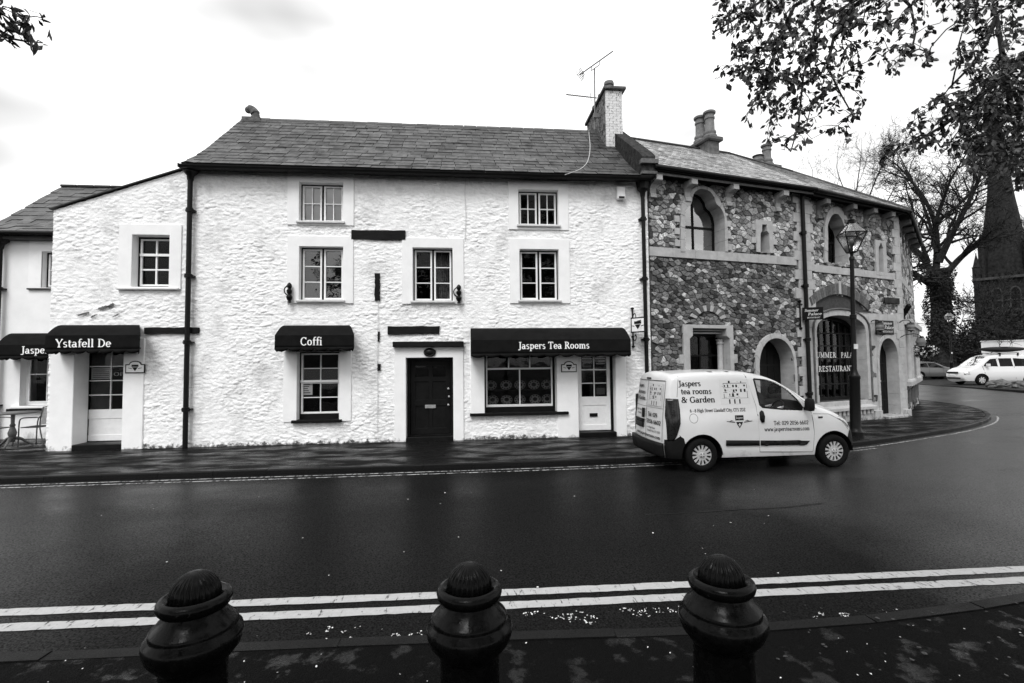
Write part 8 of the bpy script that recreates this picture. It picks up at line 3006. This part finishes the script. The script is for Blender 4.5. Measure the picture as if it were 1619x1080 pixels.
# ------------------------------------------------------------------ bare trees
def bare_tree(name, label, base, limbs, depth, trunk_pts, trunk_r, seed, gen=4, dense=9, ivy=0, tw=.03, spread=1.0):
    r_ = random.Random(seed)
    root = empty(name, base, 0, label, 'tree')
    wood = MB()
    tp = [Vector(p) for p in trunk_pts]
    wood.tube(tp, [trunk_r * (1.35 if k == 0 else 1 - .05 * k) for k in range(len(tp))], 14, cap=False)
    tr = wood.build('trunk', MT['bark'], root, smooth=True)
    crown_ = MB()
    def grow(p, d, L0, r0, lev):
        n = 4
        pts, q, v = [p], p.copy(), d.normalized()
        for k in range(n):
            v = (v + rv(r_) * .28 + Vector((0, 0, .05))).normalized()
            q = q + v * L0 / n
            pts.append(q.copy())
        crown_.tube(pts, [r0 * (1 - .65 * k / n) for k in range(n + 1)], 5 if lev < 2 else 4 if lev < 3 else 3, cap=False)
        if lev >= gen: return
        for k in range(r_.randint(3, 5)):
            t = r_.uniform(.25, 1.0)
            i = min(int(t * n), n - 1)
            b = pts[i].lerp(pts[i + 1], t * n - i)
            dv = (pts[i + 1] - pts[i]).normalized()
            nd = (dv + rv(r_) * .9 * spread).normalized()
            grow(b, nd, L0 * r_.uniform(.45, .7), max(r0 * (1 - .6 * t) * .6, tw * .5), lev + 1)
    for path, r0, r1 in limbs:
        lp = [Vector(q) for q in path]
        lp = [Vector(q) for q in smooth_path([tuple(q) for q in lp], 2)]
        n = len(lp)
        wood2 = MB(); wood2.tube(lp, [(r0 + (r1 - r0) * k / (n - 1)) * .74 for k in range(n)], 9, cap=False)
        wood2.build('limb', MT['bark'], tr, smooth=True)
        tot = sum((b - a).length for a, b in zip(lp, lp[1:]))
        for k in range(dense):
            i = r_.randint(max(1, n // 5), n - 2)
            dv = (lp[i + 1] - lp[i]).normalized()
            nd = (dv * .8 + rv(r_) * .9 * spread + Vector((0, 0, .15))).normalized()
            rr = r0 + (r1 - r0) * i / (n - 1)
            grow(lp[i], nd, tot * r_.uniform(.2, .45), rr * .42, 1)
        grow(lp[-1], lp[-1] - lp[-2], tot * .35, r1, 1)
    tag(crown_.build('crown', MT['twig'], root, smooth=True), kind='stuff')
    if ivy:
        mb = MB()
        for k in range(ivy):
            t = r_.random() ** .9 * (len(tp) - 1)
            i = min(int(t), len(tp) - 2)
            c = tp[i].lerp(tp[i + 1], t - i)
            a = r_.uniform(0, 2 * math.pi)
            rr = trunk_r * r_.uniform(.9, 1.3) * (1 + .18 * math.sin(t * 5 + a * 2))
            v = Vector((math.cos(a), math.sin(a), 0))
            add_leaf(mb, c + v * rr, v + Vector((0, 0, -.8)) + rv(r_) * .6, v, .19, .15, r_.uniform(.5, 1.5))
        tag(mb.build('ivy', MT['ivy'], tr), kind='stuff')
    return root

D_ = 42
def lm(pts, dd=0.0): return [at_depth(x, y, D_ + dd * k / max(len(pts) - 1, 1)) for k, (x, y) in enumerate(pts)]
tbase = at_depth(1490, 580, D_)
bare_tree('bare_tree', 'big bare tree with ivy-covered trunk behind the hedge', (tbase.x, tbase.y, VZ),
          [(lm([(1479, 436), (1482, 400), (1480, 352), (1461, 312), (1440, 284)], 2), .42, .10),
           (lm([(1484, 415), (1507, 366), (1527, 330), (1543, 294), (1556, 262)], -3), .40, .09),
           (lm([(1490, 440), (1517, 408), (1540, 390), (1570, 377), (1602, 371)], -2), .40, .09),
           (lm([(1473, 432), (1460, 408), (1442, 390), (1424, 372)], 3), .38, .10),
           (lm([(1470, 448), (1450, 436), (1432, 424), (1412, 416)], -2), .42, .16),
           (lm([(1481, 352), (1515, 325), (1540, 300), (1552, 270)], 3), .22, .06),
           (lm([(1479, 350), (1493, 311), (1503, 283), (1520, 256)], -2), .24, .06),
           (lm([(1468, 415), (1455, 380), (1446, 350), (1440, 318)], -1), .26, .07),
           (lm([(1480, 400), (1470, 350), (1450, 300), (1430, 262)], 4), .22, .06),
           (lm([(1500, 470), (1530, 480), (1560, 470), (1600, 462)], -4), .10, .03),
           (lm([(1498, 500), (1530, 530), (1560, 520), (1590, 500)], -5), .10, .03)],
          D_, [(tbase.x, tbase.y, VZ - .1), at_depth(1489, 540, D_), at_depth(1488, 480, D_), at_depth(1484, 425, D_)], .8, 8, gen=4, dense=14, ivy=5200, tw=.034)
D_ = 62
t2 = at_depth(1345, 560, D_)
bare_tree('bare_tree', 'pale twiggy bare tree showing above the stone house roof', (t2.x, t2.y, VZ),
          [(lm([(1350, 420), (1345, 360), (1338, 310), (1325, 275)], 2), .22, .04), (lm([(1352, 400), (1365, 340), (1378, 300), (1392, 268)], -3), .22, .04),
           (lm([(1350, 420), (1325, 360), (1308, 320), (1290, 292)], 3), .2, .04), (lm([(1352, 410), (1385, 350), (1405, 315), (1420, 285)], 3), .2, .04), (lm([(1350, 380), (1352, 330), (1356, 285), (1360, 262)], 0), .18, .04)],
          D_, [(t2.x, t2.y, VZ - .1), at_depth(1347, 500, D_), at_depth(1350, 415, D_)], .4, 21, gen=4, dense=6, tw=.02)

# ------------------------------------------------------------------ church tower with spire
TD = 118
tc0 = at_depth(1594, 520, TD)
tcr = math.atan2(tc0.x, tc0.y)
TW = 92 * TD * math.cos(tcr - yaw) / FPX
tdir = Vector((math.cos(-tcr), math.sin(-tcr)))
FT = Frame(tc0.xy - tdir * TW / 2, -tcr)
zt = lambda py: at_depth(1590, py, TD).z
tower = empty('church_tower', FT.pt(TW / 2, -TW / 2, 0), 0, 'dark stone church tower with spire behind the trees at right', 'tower')
mb = MB(FT)
mb.box(0, TW, -TW, 0, 0, zt(440))
for u in (0, TW):
    for d in (0, -TW): mb.box(u - .7, u + .7, d - .7, d + .7, 0, zt(430))
mb.build('wall', MT['far_stone'], tower)
MB(FT).box(-.9, TW + .9, -TW - .9, .9, zt(440), zt(436)).build('cornice', MT['far_pale'], tower)
k = 0
for d in (.3, -TW - .3):
    u = -.2
    while u < TW:
        MB(FT).box(u, u + .62, d - .25, d + .25, zt(436), zt(428)).build('merlon', MT['far_stone'], tower)
        u += 1.1
MB(FT).box(.4, TW - .4, -TW + .4, -.4, zt(436), zt(431)).build('parapet', MT['far_stone'], tower)
for u in (0, TW):
    for d in (0, -TW):
        mb = MB(FT)
        mb.lathe((u, d, zt(440)), [(.85, 0), (.85, zt(418) - zt(440)), (1.0, zt(417) - zt(440)), (.7, zt(416) - zt(440)), (.08, zt(396) - zt(440)), (.14, zt(395) - zt(440)), (.02, zt(393) - zt(440))], 8)
        mb.build('pinnacle', MT['far_stone'], tower)
mb = MB(FT)
cu_ = TW / 2
zb_ = zt(436); za_ = zt(118)
mb.lathe((cu_, -TW / 2, zb_), [(TW * .47, 0), (TW * .455, zt(400) - zb_), (TW * .40, zt(372) - zb_), (TW * .255, zt(300) - zb_), (.15, za_ - zb_)], 8)
mb.build('spire', MT['far_stone'], tower)
for s in (-1, 1):
    mb = MB(FT)
    mb.lathe((cu_ + s * TW * .40, -TW * .12, zb_), [(.65, 0), (.65, zt(385) - zb_), (.8, zt(384) - zb_), (.06, zt(360) - zb_)], 8)
    mb.build('pinnacle', MT['far_stone'], tower)
for u in (TW * .34, TW * .66):
    for z0, z1 in ((zt(500), zt(455)),):
        mb = MB(FT)
        mb.plate(pointed(u - .75, u + .75, z0, z1 - 1.3, z1), [], .0, .03)
        w_ = mb.build('window', MT['interior'], tower)
        MB(FT).plate(pointed(u - 1.0, u + 1.0, z0 - .2, z1 - 1.2, z1 + .35), [pointed(u - .74, u + .74, z0, z1 - 1.3, z1)], .0, .12).build('hood_mould', MT['far_pale'], w_)
        for k in range(9):
            z = z0 + .3 + k * (z1 - z0 - 1.6) / 9
            MB(FT).box(u - .7, u + .7, .03, .09, z, z + .12).build('louvre', MT['far_stone'], w_)
for py in (512, 475): MB(FT).box(-.2, TW + .2, 0, .22, zt(py), zt(py) + .3).build('string_course', MT['far_pale'], tower)

# ------------------------------------------------------------------ litter: blossom petals and leaf scraps
def scatter(name, label, cat, pts, size, m, z):
    mb = MB()
    for (x, y) in pts:
        s = size * rl.uniform(.5, 1.4)
        a = rl.uniform(0, 6.28)
        zq = z(x, y) + .006
        ids = []
        for k in range(5):
            b = a + 2 * math.pi * k / 5
            ids.append(mb.p((x + s * math.cos(b) * rl.uniform(.6, 1.1), y + s * math.sin(b) * rl.uniform(.6, 1.1), zq + rl.uniform(0, .006))))
        mb.face(*ids)
    tag(mb.build(name, MT[m]), label, cat, kind='stuff')
def near_z(x, y):
    ky = None
    for a, b in zip(NKERB, NKERB[1:]):
        if a[0] <= x <= b[0]: ky = a[1] + (b[1] - a[1]) * (x - a[0]) / (b[0] - a[0])
    return ROAD_Z + .004 if (ky is None or y > ky) else NPZ + .004
pts = []
def cluster(px0, px1, py0, py1, n, spread):
    for k in range(n):
        c = ground(rl.uniform(px0, px1), rl.uniform(py0, py1), -.06)
        for j in range(rl.randint(1, 7)): pts.append((c.x + rl.gauss(0, spread), c.y + rl.gauss(0, spread * .6)))
cluster(830, 960, 962, 972, 17, .022); cluster(960, 1090, 955, 968, 17, .022); cluster(880, 940, 972, 980, 8, .02)
cluster(500, 700, 985, 998, 10, .015); cluster(420, 840, 995, 1010, 8, .012); cluster(1280, 1420, 962, 975, 10, .02)
for k in range(40):
    c = ground(rl.uniform(0, 1619), rl.uniform(975, 1080), 0); pts.append((c.x, c.y))
scatter('fallen_petals', 'white blossom petals lying in the near gutter', 'petals', pts, .0065, 'petal', near_z)
pts = []
for k in range(34):
    c = ground(rl.uniform(0, 1250), rl.uniform(770, 930), ROAD_Z); pts.append((c.x, c.y))
scatter('fallen_petals', 'stray white petals scattered over the wet road', 'petals', pts, .010, 'petal', lambda x, y: ROAD_Z)
pts = []
for k in range(45):
    c = ground(rl.uniform(1150, 1619), rl.uniform(935, 1075), 0); pts.append((c.x, c.y))
scatter('fallen_leaves', 'wet dead leaves and scraps on the near pavement at right', 'leaves', pts, .013, 'dead_leaf', near_z)
